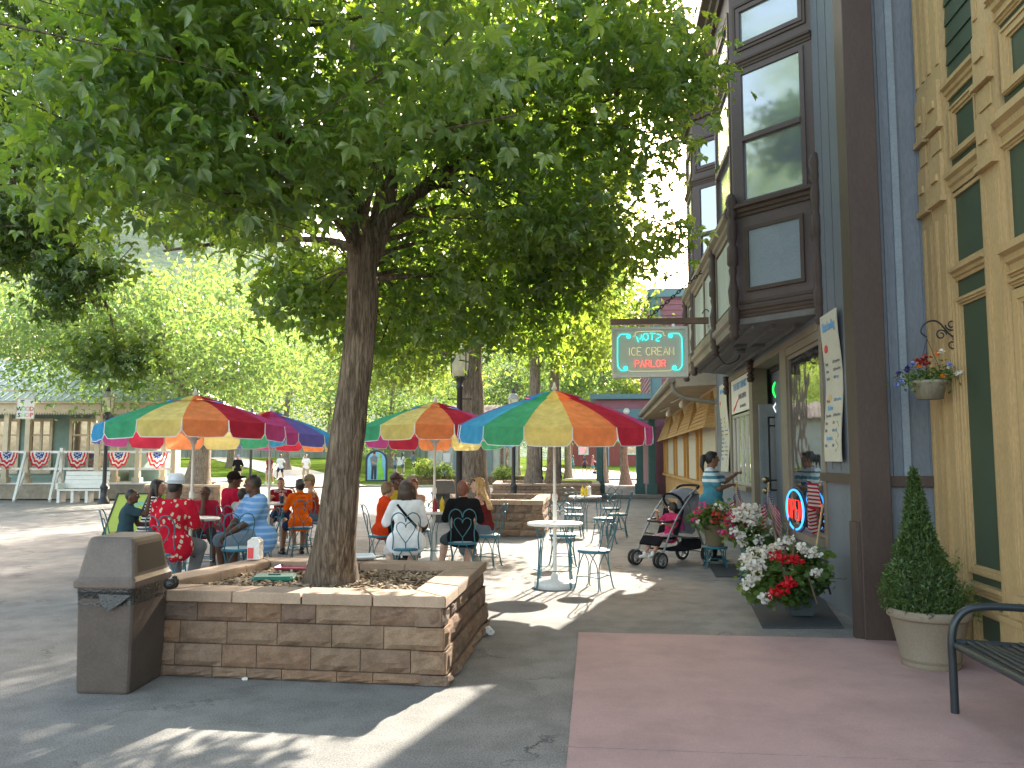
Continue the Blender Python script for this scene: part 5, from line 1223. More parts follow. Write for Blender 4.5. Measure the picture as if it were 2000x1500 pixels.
def umbrella(px, d, rz, label, tilt=(0, 0)):
    global UB
    loc = AT(px, d)
    if UB is not None:
        o = dup(UB, loc, rz, label); o.rotation_euler = (tilt[0], tilt[1], rz); return o
    t = thing('patio_umbrella', loc, label, 'umbrella', 'rainbow striped patio umbrellas'); UB = t
    m = MB(); pm = MB(); nr, ns = 8, 6
    for k in range(NP):
        a0, a1 = 2*PI*k/NP, 2*PI*(k+1)/NP; vs = []
        for i in range(nr+1):
            r = .1+.9*i/nr
            for j in range(ns+1):
                u = j/ns; a = lerp(a0, a1, u); e = math.sin(PI*u)
                # straight between the ribs, sagging a little
                p0, p1 = V((math.cos(a0), math.sin(a0), 0)), V((math.cos(a1), math.sin(a1), 0)); q = p0.lerp(p1, u)*UR*r
                vs.append((q.x, q.y, uprof(r)-.028*e*math.sin(PI*min(1, r*.9))))
        n1 = ns+1
        fs = [(i*n1+j, i*n1+j+1, (i+1)*n1+j+1, (i+1)*n1+j) for i in range(nr) for j in range(ns)]
        m.add(vs, fs, k % 7, True)
        # valance flap with rounded lower corners
        e0 = V(vs[nr*n1]); e1 = V(vs[-1]); L_ = (e1-e0).length; w_ = 10; fl2 = []; out_ = (e0+e1); out_.z = 0; out_.normalize()
        edge = []
        for j in range(w_+1):
            u = j/w_; top = V(vs[nr*n1+round(u*ns)]) if False else e0.lerp(e1, u)-V((0, 0, .028*math.sin(PI*u)*math.sin(PI*.9)))
            x = min(u, 1-u)*L_; rr = .07
            h = .205 if x > rr else .205-rr+math.sqrt(max(0, rr*rr-(rr-x)**2))
            fla = out_*(.012+.012*math.sin(u*9+k*1.7))
            fl2 += [top, top-V((0, 0, h*.5))+fla*.7, top-V((0, 0, h))+fla]; edge.append(top-V((0, 0, h))+fla*1.15)
        m.add(fl2, [(3*j+q, 3*j+q+1, 3*j+q+4, 3*j+q+3) for j in range(w_) for q in range(2)], k % 7, True)
        pm.tube([fl2[0]+out_*.003]+edge+[fl2[-3]+out_*.003], .0055, 4)
    for mm_ in (m, pm): mm_.v = [(v[0], v[1], v[2]+sag(v[0], v[1])) for v in mm_.v]
    can = m.build('canopy', UM, t, world=False); pm.build('piping', PIPE, can, world=False)
    m = MB()
    for k in range(NP):
        a0, a1 = 2*PI*k/NP, 2*PI*(k+1)/NP; vs = []
        for r, dz in ((.0, .055), (.15, .04), (.3, .015)):
            for a in (a0, (a0+a1)/2, a1): vs.append((math.cos(a)*UR*r, math.sin(a)*UR*r, uprof(r)+dz+(.012*math.sin(k*2) if r > .2 and a == (a0+a1)/2 else 0)))
        m.add(vs, [(3*i+j, 3*i+j+1, 3*i+j+4, 3*i+j+3) for i in range(2) for j in range(2)], k % 7, True)
    m.v = [(v[0], v[1], v[2]+sag(v[0], v[1])) for v in m.v]; m.build('vent_cap', UM, t, world=False)
    for k in range(NP):
        a = 2*PI*k/NP; m = MB(); m.tube([(math.cos(a)*UR*r, math.sin(a)*UR*r, uprof(r)-.012) for r in (.03, .3, .6, .99)], .006, 5); m.v = [(v[0], v[1], v[2]+sag(v[0], v[1])) for v in m.v]; m.build('rib', POLEW, t, world=False)
        m = MB()
    m = MB()
    for k in range(NP): a = 2*PI*k/NP; m.tube([(math.cos(a)*.03, math.sin(a)*.03, 1.78), (math.cos(a)*UR*.45, math.sin(a)*UR*.45, uprof(.45)-.02)], .005, 4)
    m.v = [(v[0], v[1], v[2]+sag(v[0], v[1])) for v in m.v]; m.build('stretcher_frame', POLEW, t, world=False)
    m = MB(); m.tube([(0, 0, .06), (0, 0, 1.06)], .023, 12); m.lathe([(.03, 1.03), (.034, 1.04), (.034, 1.1), (.026, 1.12)], (0, 0, 0), 12); m.tube([(0, 0, 1.05), (0, 0, UZ1+.06)], .019, 12); m.lathe([(.035, 1.74), (.04, 1.76), (.04, 1.83), (.03, 1.85)], (0, 0, 0), 12); m.build('pole', POLEW, t, world=False)
    m = MB(); m.lathe([(.03, UZ1+.055), (.035, UZ1+.075), (.02, UZ1+.1), (.012, UZ1+.14), (0, UZ1+.15)], (0, 0, 0), 12); m.build('finial', POLEW, t, world=False)
    m = MB(); m.lathe([(.25, 0), (.255, .02), (.255, .055), (.24, .075), (.06, .1), (.04, .16), (.028, .17), (.024, .17)], (0, 0, 0), 32); m.build('base', TOPW, t, world=False)
    return t
UB = None
# orientation: front panels as in the photo, from the left: indigo blue green yellow orange crimson magenta
FRONT = -PI/2+YAW
def urot(idx): return FRONT-(idx+.5)*2*PI/NP
umbrella(1083, 10.1, urot(2.8), 'rainbow umbrella over the empty white table, the nearest to the shop front')
umbrella(377, 10.9, urot(2.93), 'rainbow umbrella on the left, over the man in the white hat')
umbrella(849, 12.3, urot(3.8), 'rainbow umbrella in the middle, right behind the foreground trunk')
umbrella(527, 14.6, urot(5.0), 'rainbow umbrella farthest back, partly hidden behind the left one')
table(1083, 10.1, 'empty white round table under the right umbrella'); table(381, 10.9, 'white round table under the left umbrella, by the man in the hat')
table(849, 12.3, 'white round table under the middle umbrella with ketchup and mustard on it'); table(533, 14.6, 'white round table under the farthest umbrella, among the children'); table(1142, 17.2, 'white round table at the back with a mustard bottle and white jar')
# free chairs (0 = sitter looks away from the viewer)
chair(1158, 9.95, R(55), 'empty teal wire chair nearest to the viewer, right of the empty table')
chair(1120, 16.2, R(5), 'empty wire chair in front of the back table, left side'); chair(1178, 15.2, R(20), 'empty wire chair in front of the back table, turned to the right of it')
chair(1206, 16.4, R(80), 'empty wire chair right of the back table, closest to the stroller'); chair(1118, 18.3, R(200), 'empty wire chair behind the back table, left side'); chair(1192, 18.2, R(150), 'empty wire chair behind the back table, right side')
chair(1098, 12.0, R(185), 'empty wire chair right behind the empty table'); chair(470, 10.15, R(20), 'empty wire chair left of the man in the blue striped polo')
# condiments
def bottle(loc, col, label, name='squeeze_bottle', cat='bottle'):
    t = thing(name, loc, label, cat); mt = M('plastic_'+label.split()[0], col, .35, .04, b=.02)
    m = MB(); m.lathe([(.032, 0), (.036, .01), (.036, .06), (.031, .09), (.036, .12), (.034, .15), (.018, .165)], (0, 0, 0), 14); m.build('body', mt, t, world=False)
    m = MB(); m.lathe([(.02, .166), (.02, .18), (.008, .19), (.005, .22), (0, .222)], (0, 0, 0), 10); m.build('nozzle', mt, t, world=False); return t
tp_ = .777
bottle(AT(1137, 17.2, tp_), (.75, .52, .03), 'yellow mustard bottle on the back table'); bottle(AT(1144, 17.05, tp_), (.75, .52, .03), 'yellow mustard bottle, second one, beside the white jar')
t = thing('jar', AT(1149, 17.2, tp_), 'white jar with a white lid on the back table', 'jar'); m = MB(); m.lathe([(.05, 0), (.052, .01), (.052, .15), (.046, .16)], (0, 0, 0), 16); m.build('body', WHT, t, world=False); m = MB(); m.lathe([(.05, .161), (.05, .19), (.02, .2), (0, .2)], (0, 0, 0), 16); m.build('lid', TOPW, t, world=False)
bottle(AT(850, 12.05, tp_), (.35, .04, .06), 'red ketchup bottle on the middle table'); bottle(AT(864, 12.15, tp_), (.70, .55, .04), 'yellow mustard bottle on the middle table beside the ketchup')
t = thing('paper_cup', AT(552, 14.3, tp_), 'dark drink cup on the farthest table', 'cup'); m = MB(); m.lathe([(.03, 0), (.042, .12), (.045, .125), (.04, .13), (0, .128)], (0, 0, 0), 14); m.build('body', M('cup_dark', (.05, .05, .09), .4), t, world=False); m = MB(); m.tube([(.01, 0, .125), (.02, .01, .2)], .004, 5); m.build('straw', WHT, t, world=False)
t = thing('food_tray', AT(566, 14.4, tp_), 'paper tray of food on the farthest table', 'food tray'); m = MB(); m.box((0, 0, .02), (.2, .13, .04), None, 0, .004, (1.15, 1.2)); m.build('tray', WHT, t, world=False); m = MB(); [m.ball((.06*math.cos(k), .035*math.sin(k*2), .05), (.035, .025, .02), 6) for k in range(5)]; m.build('food', M('fries', (.6, .38, .12), .6), t, world=False)
# ---------------------------------------------------------------- trash cans
CANM = M('trash_can_plastic', (.105, .082, .07), .55, .22, 2.2, 60, .25, .004, dirt=.35); CANLID = M('trash_lid_plastic', (.145, .115, .098), .45, .22, 2.6, 60, .2, .004, dirt=.3); BAG = M('black_bag', (.016, .016, .018), .28, .2, 20, 60, .6, .01, spec=.6)
FLAPM = M('dark_flap', (.04, .034, .03), .5, .15, 4, 60, .2)
def trash_can(quad, label, h=1.02):
    q = [V((p[0], p[1], 0)) for p in quad]; c = sum(q, V((0, 0, 0)))/4; t = thing('trash_can', c, label, 'trash can', 'square brown trash cans')
    S = h/1.02
    def rq(s, z, b=.035):
        out = []
        for i in range(4):
            p = c+(q[i]-c)*s; a = c+(q[i-1]-c)*s; n_ = c+(q[(i+1) % 4]-c)*s
            for kk in (0, .35, .7, 1):
                f0 = p+(a-p).normalized()*b; f1 = p+(n_-p).normalized()*b
                out.append((f0.lerp(p, kk)*(1-kk)+(p.lerp(f1, kk))*kk)+V((0, 0, z*S)))
        return out
    def loft(rings, nm, mt, cap=True, par=t):
        m = MB(); vs = sum(rings, []); n = 16
        fs = [(i*n+j, i*n+(j+1) % n, (i+1)*n+(j+1) % n, (i+1)*n+j) for i in range(len(rings)-1) for j in range(n)]
        if cap: fs += [tuple(range(n-1, -1, -1)), tuple(range((len(rings)-1)*n, len(rings)*n))]
        m.add(vs, fs); return m.build(nm, mt, par)
    loft([rq(.93, .004), rq(.95, .02), rq(1.0, .60), rq(1.0, .66)], 'body', CANM)
    bg_ = [rq(1.012+.012*math.sin(k*5), .575+.03*k+.004*math.sin(k*3)) for k in range(5)]; bg_ = [[p+V((0, 0, .012*mnoise.noise(p*9))) +(p-c).normalized()*.012*mnoise.noise(p*14) for p in r_] for r_ in bg_]
    bo = loft(bg_, 'bag', BAG, False)
    lid = loft([rq(1.09, .69), rq(1.11, .70), rq(1.11, .735), rq(1.06, .75), rq(1.02, .765), rq(.84, .985), rq(.80, 1.01), rq(.74, 1.02)], 'lid', CANLID)
    m = MB()        # the swing flap on each broad side of the lid
    for i in (1, 3):
        a, b = c+(q[i]-c), c+(q[(i+1) % 4]-c)
        P = lambda u, v: (c+(a.lerp(b, u)-c)*(lerp(1.02, .84, v)+.012)).xy.to_3d()+V((0, 0, lerp(.765, .985, v)*S))
        m.quad(P(.12, .1), P(.88, .1), P(.88, .9), P(.12, .9)); 
    m.build('flap', FLAPM, lid)
    return t, c, q, bo
A_, B_, C_ = G(140, 1356), G(251, 1359), G(322, 1318); D_ = A_+(C_-B_)
tc1, cc, qq_, bag = trash_can([A_, B_, C_, D_], 'brown trash can with hooded lid and black bag, in front of the foreground planter')
m = MB(); kp = G(334, 1140, .62) if False else (C_+(B_-A_).normalized()*.0); kc = PX(335, 1138, PD(335, 1138, 5.75).x); kc = PD(333, 1140, 5.72)
m.ball(kc, (.045, .05, .04), 10); m.ball(kc+V((.02, .02, .01)), (.03, .03, .045), 8); m.build('bag_knot', BAG, bag)
m = MB(); e = (B_-A_); nrm_ = V((e.y, -e.x, 0)).normalized()
m.add([A_+e*.42+nrm_*.02+V((0, 0, .655)), A_+e*1.0+nrm_*.02+V((0, 0, .65)), A_+e*.85+nrm_*.035+V((0, 0, .60)), A_+e*.62+nrm_*.03+V((0, 0, .545)), A_+e*.5+nrm_*.04+V((0, 0, .59))], [(0, 4, 3, 2, 1)], 0, True); m.build('bag_flap', BAG, bag)
p = AT(869, 20.4); sq = [p+CR*x*.28+CF*y*.28 for x, y in ((-1, -1), (1, -1), (1, 1), (-1, 1))]
trash_can(sq, 'brown trash can farther back, left of the black lamp post')
# ---------------------------------------------------------------- things on and around the planter
t = thing('sandwich_board', AT(262, 15.0), 'lime green sandwich board with a black frame behind the boy in the teal shirt', 'sandwich board'); fsb = local(262, 15.0)
LIME = M('lime_board', (.40, .50, .09), .6, .06, 3, 60, .05); BLK = M('black_frame', (.03, .03, .03), .5, .05)
sb = lambda u, v, w: fsb(u+.34*v*0+(.22*v), v, w-.25*v+.2)
m = MB(); rect(m, sb, -.46, .30, .05, .90, -.02, 0); face = m.build('front_board', LIME, t)
m = MB(); frame(m, sb, -.49, .33, .02, .93, .03, -.025, .012); m.build('frame', BLK, t)
m = MB(); rect(m, lambda u, v, w: fsb(u+.22*v, v, w+.25*v-.45), -.46, .30, .05, .90, -.02, 0); m.build('rear_board', LIME, t)
m = MB(); wr(m, 'ICE CREAM', .12, sb, -.08, .2, .002, 0, False); wr(m, 'FLOATS', .13, sb, -.1, .52, .002, 0, False); wr(m, 'open', .15, sb, .0, .75, .002, 1, False); m.build('lettering', [M('maroon_ink', (.35, .08, .06), .7, 0, b=0), M('cyan_ink', (.1, .5, .6), .7, 0, b=0)], t)
q0 = PD(497, 1089, 7.85); fnh = lambda u, v, w: V((q0.x, q0.y, .606))+CR*u+V((0, 0, v))-CF*w
t = thing('napkin_dispenser', (q0.x, q0.y, .604), 'white napkin dispenser with a red label standing on the planter edge', 'napkin dispenser')
m = MB(); m.prism([(-.055, 0), (.06, 0), (.06, .165), (.045, .185), (-.04, .185), (-.055, .17)], -.07, .05, fnh); m.build('case', M('chrome_white', (.75, .74, .72), .3, .04), t)
m = MB(); rect(m, fnh, -.05, .005, .01, .11, .051, .055); m.build('label', M('red_label', (.65, .08, .08), .5, 0, b=0), t); m = MB(); rect(m, fnh, -.03, .04, .186, .2, -.05, .03); m.build('napkins', WHT, t)
TRAYR = M('red_tray', (.55, .10, .16), .4, .08, 4, 60, .05)
def tray(loc, rz, w, d, mt, label, tilt=0.0):
    t = thing('serving_tray', loc, label, 'tray', None, rz); m = MB()
    a, b, h = w/2, d/2, .025
    rings = [[(-a*.88, -b*.86, .004), (a*.88, -b*.86, .004), (a*.88, b*.86, .004), (-a*.88, b*.86, .004)], [(-a, -b, h), (a, -b, h), (a, b, h), (-a, b, h)], [(-a*1.04, -b*1.05, h), (a*1.04, -b*1.05, h), (a*1.04, b*1.05, h), (-a*1.04, b*1.05, h)], [(-a*1.03, -b*1.04, h-.006), (a*1.03, -b*1.04, h-.006), (a*1.03, b*1.04, h-.006), (-a*1.03, b*1.04, h-.006)], [(-a*.9, -b*.88, 0), (a*.9, -b*.88, 0), (a*.9, b*.88, 0), (-a*.9, b*.88, 0)]]
    vs = sum(rings, []); fs = [(0, 1, 2, 3), (19, 18, 17, 16)]+[(i*4+j, i*4+4+j, i*4+4+(j+1) % 4, i*4+(j+1) % 4) for i in range(4) for j in range(4)]
    m.add([(x, y, z+tilt*y) for x, y, z in vs], fs); m.build('tray', mt, t, world=False); return t
pt = G(583, 1110, .545); tray((pt.x, pt.y, .55), YAW-.1, .36, .26, TRAYR, 'red plastic tray with litter lying on the mulch beside the trunk', .06)
def crumple(loc, r, label, name='paper_litter', seed=1):
    m = MB(); m.ball(loc, r, 8); rr_ = random.Random(seed); m.v = [tuple(V(v)+(V(v)-V(loc))*rr_.uniform(-.35, .35)) for v in m.v]; m.sm = [False]*len(m.sm)
    o = m.build(name, WHT); return tag(o, label, 'litter')
crumple((pt.x+.1, pt.y+.03, .592), (.035, .03, .025), 'crumpled white napkin lying in the red tray', seed=2); crumple(tuple(G(538, 1103, .555)), (.03, .025, .02), 'scrap of white paper on the mulch left of the red tray', seed=3)
crumple(tuple(G(955, 1232, .03)), (.05, .06, .035), 'crumpled white paper on the ground right of the planter', seed=5); crumple(tuple(G(478, 1326, .012)), (.02, .02, .012), 'small white scrap on the ground at the foot of the planter', seed=6)
pt = G(699, 1093, .6); tray((pt.x-.02, pt.y+.07, .606), YAW+.25, .30, .34, M('white_tray', (.72, .76, .80), .35, .04), 'white tray resting on the planter edge right behind the trunk')
pg = G(536, 1131, .54); t = thing('valve_box', (pg.x, pg.y, .52), 'green plastic irrigation valve cover set in the mulch', 'valve box', None, YAW+.12)
m = MB(); m.box((0, 0, .03), (.34, .24, .05), None, 0, .02); m.build('cover', M('green_plastic', (.02, .16, .11), .5, .12, 8, 80, .3), t, world=False); m = MB(); m.tube([(-.05, 0, .056), (.05, 0, .056)], .008, 6); m.build('grip', M('green_plastic_dark', (.015, .1, .07), .5), t, world=False)
# ---------------------------------------------------------------- potted spruce
POTM = M('taupe_pot', (.25, .205, .155), .6, .06, 3, 80, .1, dirt=.1)
pc = AT(1800, 6.25); t = thing('potted_shrub', pc, 'cone shaped green shrub in a big taupe pot against the yellow shop', 'potted plant')
m = MB(); m.lathe([(.185, 0), (.2, .01), (.205, .05), (.2, .06), (.208, .07), (.212, .09), (.208, .1), (.265, .36), (.27, .37), (.285, .375), (.29, .385), (.29, .43), (.283, .44), (.27, .44), (.262, .40), (.25, .395)], (0, 0, 0), 48); m.build('pot', POTM, t, world=False)
m = MB(); m.lathe([(.262, .4), (.1, .41), (0, .412)], (0, 0, 0), 24); m.build('soil', MAT_MULCH, t, world=False)
g_ = np.random.default_rng(5); pts = []; H0, H1 = .40, 1.47
while len(pts) < 15000:
    h = g_.random(); 
    if g_.random() > (1-h)**.8+.1: continue
    a = g_.uniform(0, 2*PI); R_ = (.275*(1-h**1.25)*(.62+.38*math.sin(PI*min(1, (h+.18)*1.35)))+.012)*(1+.22*mnoise.noise(V((math.cos(a)*2.5, math.sin(a)*2.5, h*9)))); r = R_*(1-.5*g_.random()**2.2)
    pts.append((r*math.cos(a)-.045-.02*h, r*math.sin(a), lerp(H0, H1, h)))
LSP = LEAF('spruce_needles', (.045, .095, .03), (.10, .165, .05), (.12, .22, .05), .3, .03)
leaf_mesh('foliage', np.array(pts), .038, LSP, t, np.array([(0, 0, 0), (.16, .4, .03), (0, 1, 0), (-.16, .4, .03)]), OVAL_F, -.5, None, 9)
m = MB(); m.tube([(-.04, 0, .38), (-.05, 0, .9), (-.06, 0, 1.38)], [.02, .014, .005], 6)
for k in range(60):
    a = k*2.4; h = .42+.9*(k/60); m.tube([(-.045, 0, h-.05), (-.045+.2*(1-k/66)*math.cos(a), .2*(1-k/66)*math.sin(a), h+.05)], [.006, .002], 4)
m.build('stem', MAT_BARK, t, world=False)
sp_ = np.concatenate([np.array([.23+.1*i/14, -.05+.02*math.sin(i), .46+.02*i*(i < 9)-.004*i]) + g_.normal(0, .03, (20, 3)) for i in range(14)]); sp2 = np.concatenate([np.array([.18+.06*i/10, .05, .55+.026*i]) + g_.normal(0, .022, (12, 3)) for i in range(10)])
leaf_mesh('weed', np.concatenate([sp_, sp2]), .05, MAT_LEAF_MID, t, np.array([(0, 0, 0), (.1, .4, .03), (0, 1, 0), (-.1, .4, .03)]), OVAL_F, -.3, None, 10)
# ---------------------------------------------------------------- bench at the right edge
t = thing('metal_bench', (2.4, 4.2, .02), 'dark metal bench with a curved arm at the lower right edge', 'bench'); BM = M('dark_bench_metal', (.025, .035, .042), .35, .1, 8, 80, .1, spec=.5)
y0_ = G(1868, 1400).y; x0_ = G(1866, 1400).x
for nm, yy in (('arm', y0_), ('arm', y0_-1.5)):
    m = MB(); m.tube(smooth_path([(x0_, yy, .022), (x0_+.0, yy, .3), (x0_-.0, yy, .45), (x0_+.025, yy, .56), (x0_+.1, yy, .635), (x0_+.25, yy, .655), (x0_+.48, yy, .645)], 6), .024, 10); m.tube([(x0_+.44, yy, .022), (x0_+.47, yy, .64), (x0_+.56, yy, .95)], .02, 8); m.build(nm, BM, t)
m = MB()
for k in range(9): x = x0_+.04+k*.05; m.tube(smooth_path([(x, y0_-.01, .43+.01*math.sin(k)), (x, y0_-.75, .425), (x, y0_-1.49, .43)], 4), [.016]*9, 6)
m.tube([(x0_+.02, y0_, .44), (x0_+.46, y0_, .42)], .02, 8); m.tube([(x0_+.02, y0_-1.5, .44), (x0_+.46, y0_-1.5, .42)], .02, 8); m.tube([(x0_+.02, y0_, .425), (x0_+.02, y0_-1.5, .425)], .026, 8)
m.build('seat', BM, t)
m = MB()
for k in range(4): m.tube([(x0_+.47+.03*k, y0_, .55+.12*k), (x0_+.47+.03*k, y0_-1.5, .55+.12*k)], .016, 6)
m.build('backrest', BM, t)
# ================================================================ people
from mathutils.bvhtree import BVHTree
def skin(name, c):
    m, nt, out = newmat(name); n = N(nt); v = coords(n)
    f = noise(n, v, 18, 4); base = ramp(n, f, [(.3, [x*.86 for x in c]), (.7, [min(1, x*1.1) for x in c])])
    p = n('BsdfPrincipled', Base_Color=base, Roughness=.5); p.inputs['Specular IOR Level'].default_value = .35
    p.inputs['Subsurface Weight'].default_value = .12; p.inputs['Subsurface Radius'].default_value = (.02, .008, .004)
    nt.links.new(p.outputs[0], out.inputs[0]); return m
SK = dict(dark=skin('skin_dark', (.115, .055, .034)), brown=skin('skin_brown', (.26, .135, .085)), tan=skin('skin_tan', (.42, .235, .155)), fair=skin('skin_fair', (.56, .345, .26)))
LIP = {k: M('lip_'+k, c, .45, 0, b=0) for k, c in (('dark', (.11, .04, .035)), ('brown', (.22, .08, .07)), ('tan', (.35, .13, .11)), ('fair', (.46, .19, .17)))}
EYW = M('eye_white', (.7, .68, .65), .3, 0, b=0); EYD = M('eye_dark', (.02, .014, .01), .2, 0, b=0)
def hairmat(name, c):
    m, nt, out = newmat(name); n = N(nt)
    f = noise(n, coords(n, (1, 1, .12)), 130, 4, .7); g = noise(n, coords(n), 9, 3)
    base = ramp(n, f, [(.32, [x*.45 for x in c]), (.5, c), (.72, [min(1, x*1.7) for x in c])]); base = mix(n, .5, base, ramp(n, g, [(.3, .6), (.7, 1.15)]), 'MULTIPLY')
    p = n('BsdfPrincipled', Base_Color=base, Roughness=.48); nt.links.new(bump(n, f, .7, .006), p.inputs['Normal']); nt.links.new(p.outputs[0], out.inputs[0]); return m
HR = dict(black=hairmat('hair_black', (.018, .015, .014)), brown=hairmat('hair_brown', (.05, .025, .015)), red=hairmat('hair_auburn', (.16, .055, .028)), light=hairmat('hair_light_brown', (.21, .125, .06)), blond=hairmat('hair_blond', (.50, .33, .14)), grey=hairmat('hair_grey', (.2, .19, .18)))
def C(name, col, **k): return CLOTH('cloth_'+name, col, k.pop('trans', .12), **k)
DENIM = C('denim', (.12, .18, .26)); BLACKC = C('black', (.018, .018, .02)); KHAKI = C('khaki', (.42, .36, .26)); GREYS = C('grey_shorts', (.22, .25, .28)); NAVY = C('navy', (.035, .05, .11)); WHITEC = C('white', (.80, .80, .82)); GREYT = C('grey_tee', (.50, .50, .50))
SHW = M('white_shoe', (.72, .71, .69), .5, .08, 20, 90, .1); SHB = M('black_shoe', (.02, .02, .022), .5, .08, 20, 90, .1); SHT = M('tan_sandal', (.32, .2, .12), .6, .08, 20, 90, .1)
def blob(name, mb, voxel, mats, parent, sm=2, extra=None, fac=.5):
    me = bpy.data.meshes.new(name); me.from_pydata([tuple(v) for v in mb.v], [], mb.f); ob = bpy.data.objects.new(name, me); COL.objects.link(ob)
    r = ob.modifiers.new('r', 'REMESH'); r.mode = 'VOXEL'; r.voxel_size = voxel; r.use_smooth_shade = True
    if sm: s_ = ob.modifiers.new('s', 'SMOOTH'); s_.iterations = sm; s_.factor = fac
    dg = bpy.context.evaluated_depsgraph_get(); m2 = bpy.data.meshes.new_from_object(ob.evaluated_get(dg)); bpy.data.objects.remove(ob); bpy.data.meshes.remove(me)
    out = MB(); out.add([v.co[:] for v in m2.vertices], [tuple(p.vertices) for p in m2.polygons], 0, True); bpy.data.meshes.remove(m2)
    if extra: out.add(extra.v, [], 0); k = len(out.v)-len(extra.v); out.f += [tuple(i+k for i in f) for f in extra.f]; out.mi += extra.mi; out.sm += [True]*len(extra.f)
    return out.build(name, mats, parent, world=False)
def ik(a, t, l1, l2, pole):
    a, t, pole = V(a), V(t), V(pole); d = t-a; L = d.length
    if L > (l1+l2)*.995: t = a+d*((l1+l2)*.995/L); d = t-a; L = d.length
    d.normalize(); x = (l1*l1-l2*l2+L*L)/(2*L); h = math.sqrt(max(0, l1*l1-x*x)); p = pole-d*pole.dot(d)
    p = p.normalized() if p.length > 1e-4 else V((0, 0, 1)); return a+d*x+p*h, t
def hand(mb, wr_, d, nrm, s, side, curl=.5):
    """palm, four fingers of different length with two bends, and a thumb from the side of the palm"""
    d = d.normalized(); nrm = (nrm-d*nrm.dot(d)).normalized(); x = d.cross(nrm)*side
    for i, (o, L) in enumerate(((-.030, .068), (-.010, .078), (.011, .074), (.030, .058))):
        b = wr_+d*.085*s+x*o*s; p = [wr_+d*.06*s+x*o*.8*s, b]; a = curl*.6
        for seg in (.45, .32, .23): p.append(p[-1]+(d*math.cos(a)-nrm*math.sin(a))*L*seg*s); a += curl*(.9+.1*i)
        mb.tube(p, [.009*s, .0095*s, .0085*s, .0078*s, .006*s], 6)
    b = wr_+d*.03*s-x*.028*s; p = [b, b+(d*.7-x*.7).normalized()*.035*s, b+(d*.85-x*.55-nrm*.25).normalized()*.066*s, b+(d*.95-x*.35-nrm*.45).normalized()*.09*s]; mb.tube(p, [.012*s, .0115*s, .0095*s, .007*s], 6)
def person(label, loc, rz, H=1.7, sit=True, seat=.475, lean=.12, yaw=0, pitch=0, g=1.0, fem=False, sk='fair', hair=('short', 'brown'), top=None, sleeve=.6, bottom=None, leg='shorts', shoes=SHW, hands=None, feet=None, hat=None, hatmat=None, lod=1.0, curl=.55, twist=0.0, tank=False, group='people sitting at the cafe tables', elbow=None, skirt=False, hipdrop=0):
    s = H/1.72; t = thing('person', loc, label, 'person', group, rz+YAW); X = V((1, 0, 0)); fw_ = .92 if fem else 1.0
    hz = (seat+.075*s) if sit else .525*H-hipdrop; P = V((0, 0, hz)); up = V((0, math.sin(lean), math.cos(lean))); fd = V((0, math.cos(lean), -math.sin(lean)))
    tw = Matrix.Rotation(twist, 3, up); XS = tw @ X
    at = lambda u, f=0: P+up*u*s+(tw @ fd)*f*s
    sh = [at(.44)+XS*q*.172*s*fw_*(1+.25*(g-1)) for q in (-1, 1)]; nb = at(.475)
    Hm = Euler((-pitch, 0, yaw)).to_matrix(); hc = nb+V((0, .02+math.sin(lean)*.14, .165-abs(lean)*.03))*s; hp_ = lambda x, y, z: hc+Hm @ V((x, y, z))*s
    if hands is None: hands = [(-.16, .40, .80), (.16, .40, .80)]
    if feet is None: feet = [(-.10, .38, 0), (.10, .36, 0)] if sit else [(-.09, .02, 0), (.09, -.02, 0)]
    ul, fl__ = .285*s, .245*s; arms = []
    for i, q in enumerate((-1, 1)):
        pole = V((q*.4, -.45, -1)) if elbow is None else V(elbow[i]); el, w_ = ik(sh[i], hands[i], ul, fl__, pole); arms.append((sh[i], el, w_))
    tl, cl_ = .415*s, .405*s; hips = [P+X*q*.085*s*(1+.3*(g-1))-V((0, 0, .01*s)) for q in (-1, 1)]; legs = []
    for i, q in enumerate((-1, 1)):
        ank = V(feet[i])+V((0, -.02*s, .075*s)); kn, an = ik(hips[i], ank, tl, cl_, V((q*.25, 1, .9 if sit else .1))); legs.append((hips[i], kn, an))
    gg = 1+.85*(g-1)
    def torso(mb, e, low=0.0):
        mb.ball(P+up*.02*s, ((.150*gg+e)*s, (.105*g+e)*s, (.12+e)*s), 14, 0)
        mb.ball(at(.14, .012*(g-1)*6), ((.128*gg*(.93 if fem else 1)+e)*s, (.095*g+e)*s, (.16+e)*s), 14)
        mb.ball(at(.31, .0), ((.150*(1+.5*(g-1))*fw_+e)*s, (.102*(1+.5*(g-1))+e)*s, (.18+e)*s), 14)
        if fem: [mb.ball(at(.30, .085)+XS*q*.065*s, ((.062+e*.5)*s,)*3, 10) for q in (-1, 1)]
        mb.cone(sh[0]+XS*.03*s, sh[1]-XS*.03*s, (.058+e)*s, (.058+e)*s, 12); mb.cone(at(.40), nb+up*.015*s, (.10+e)*s, (.055+e)*s, 12)
    body = MB(); torso(body, 0)
    ga = 1+.5*(g-1)
    body.cone(nb-up*.02*s, hc-Hm @ V((0, .015, .04))*s, .056*s*ga, .052*s*ga, 12)
    body.ball(hc, (.074*s, .094*s, .108*s), 14, 0, Hm); body.ball(hp_(0, .028, -.062), (.053*s*ga, .058*s, .052*s), 12, 0, Hm); body.ball(hp_(0, .068, -.092), (.024*s, .02*s, .02*s), 8, 0, Hm)
    body.cone(hp_(0, .088, .018), hp_(0, .110, -.022), .008*s, .0145*s, 8); [body.ball(hp_(q*.076, -.006, -.012), (.011*s, .02*s, .031*s), 8, 0, Hm) for q in (-1, 1)]; body.cone(hp_(-.04, .082, .024), hp_(.04, .082, .024), .014*s, .014*s, 8)
    ex = MB()
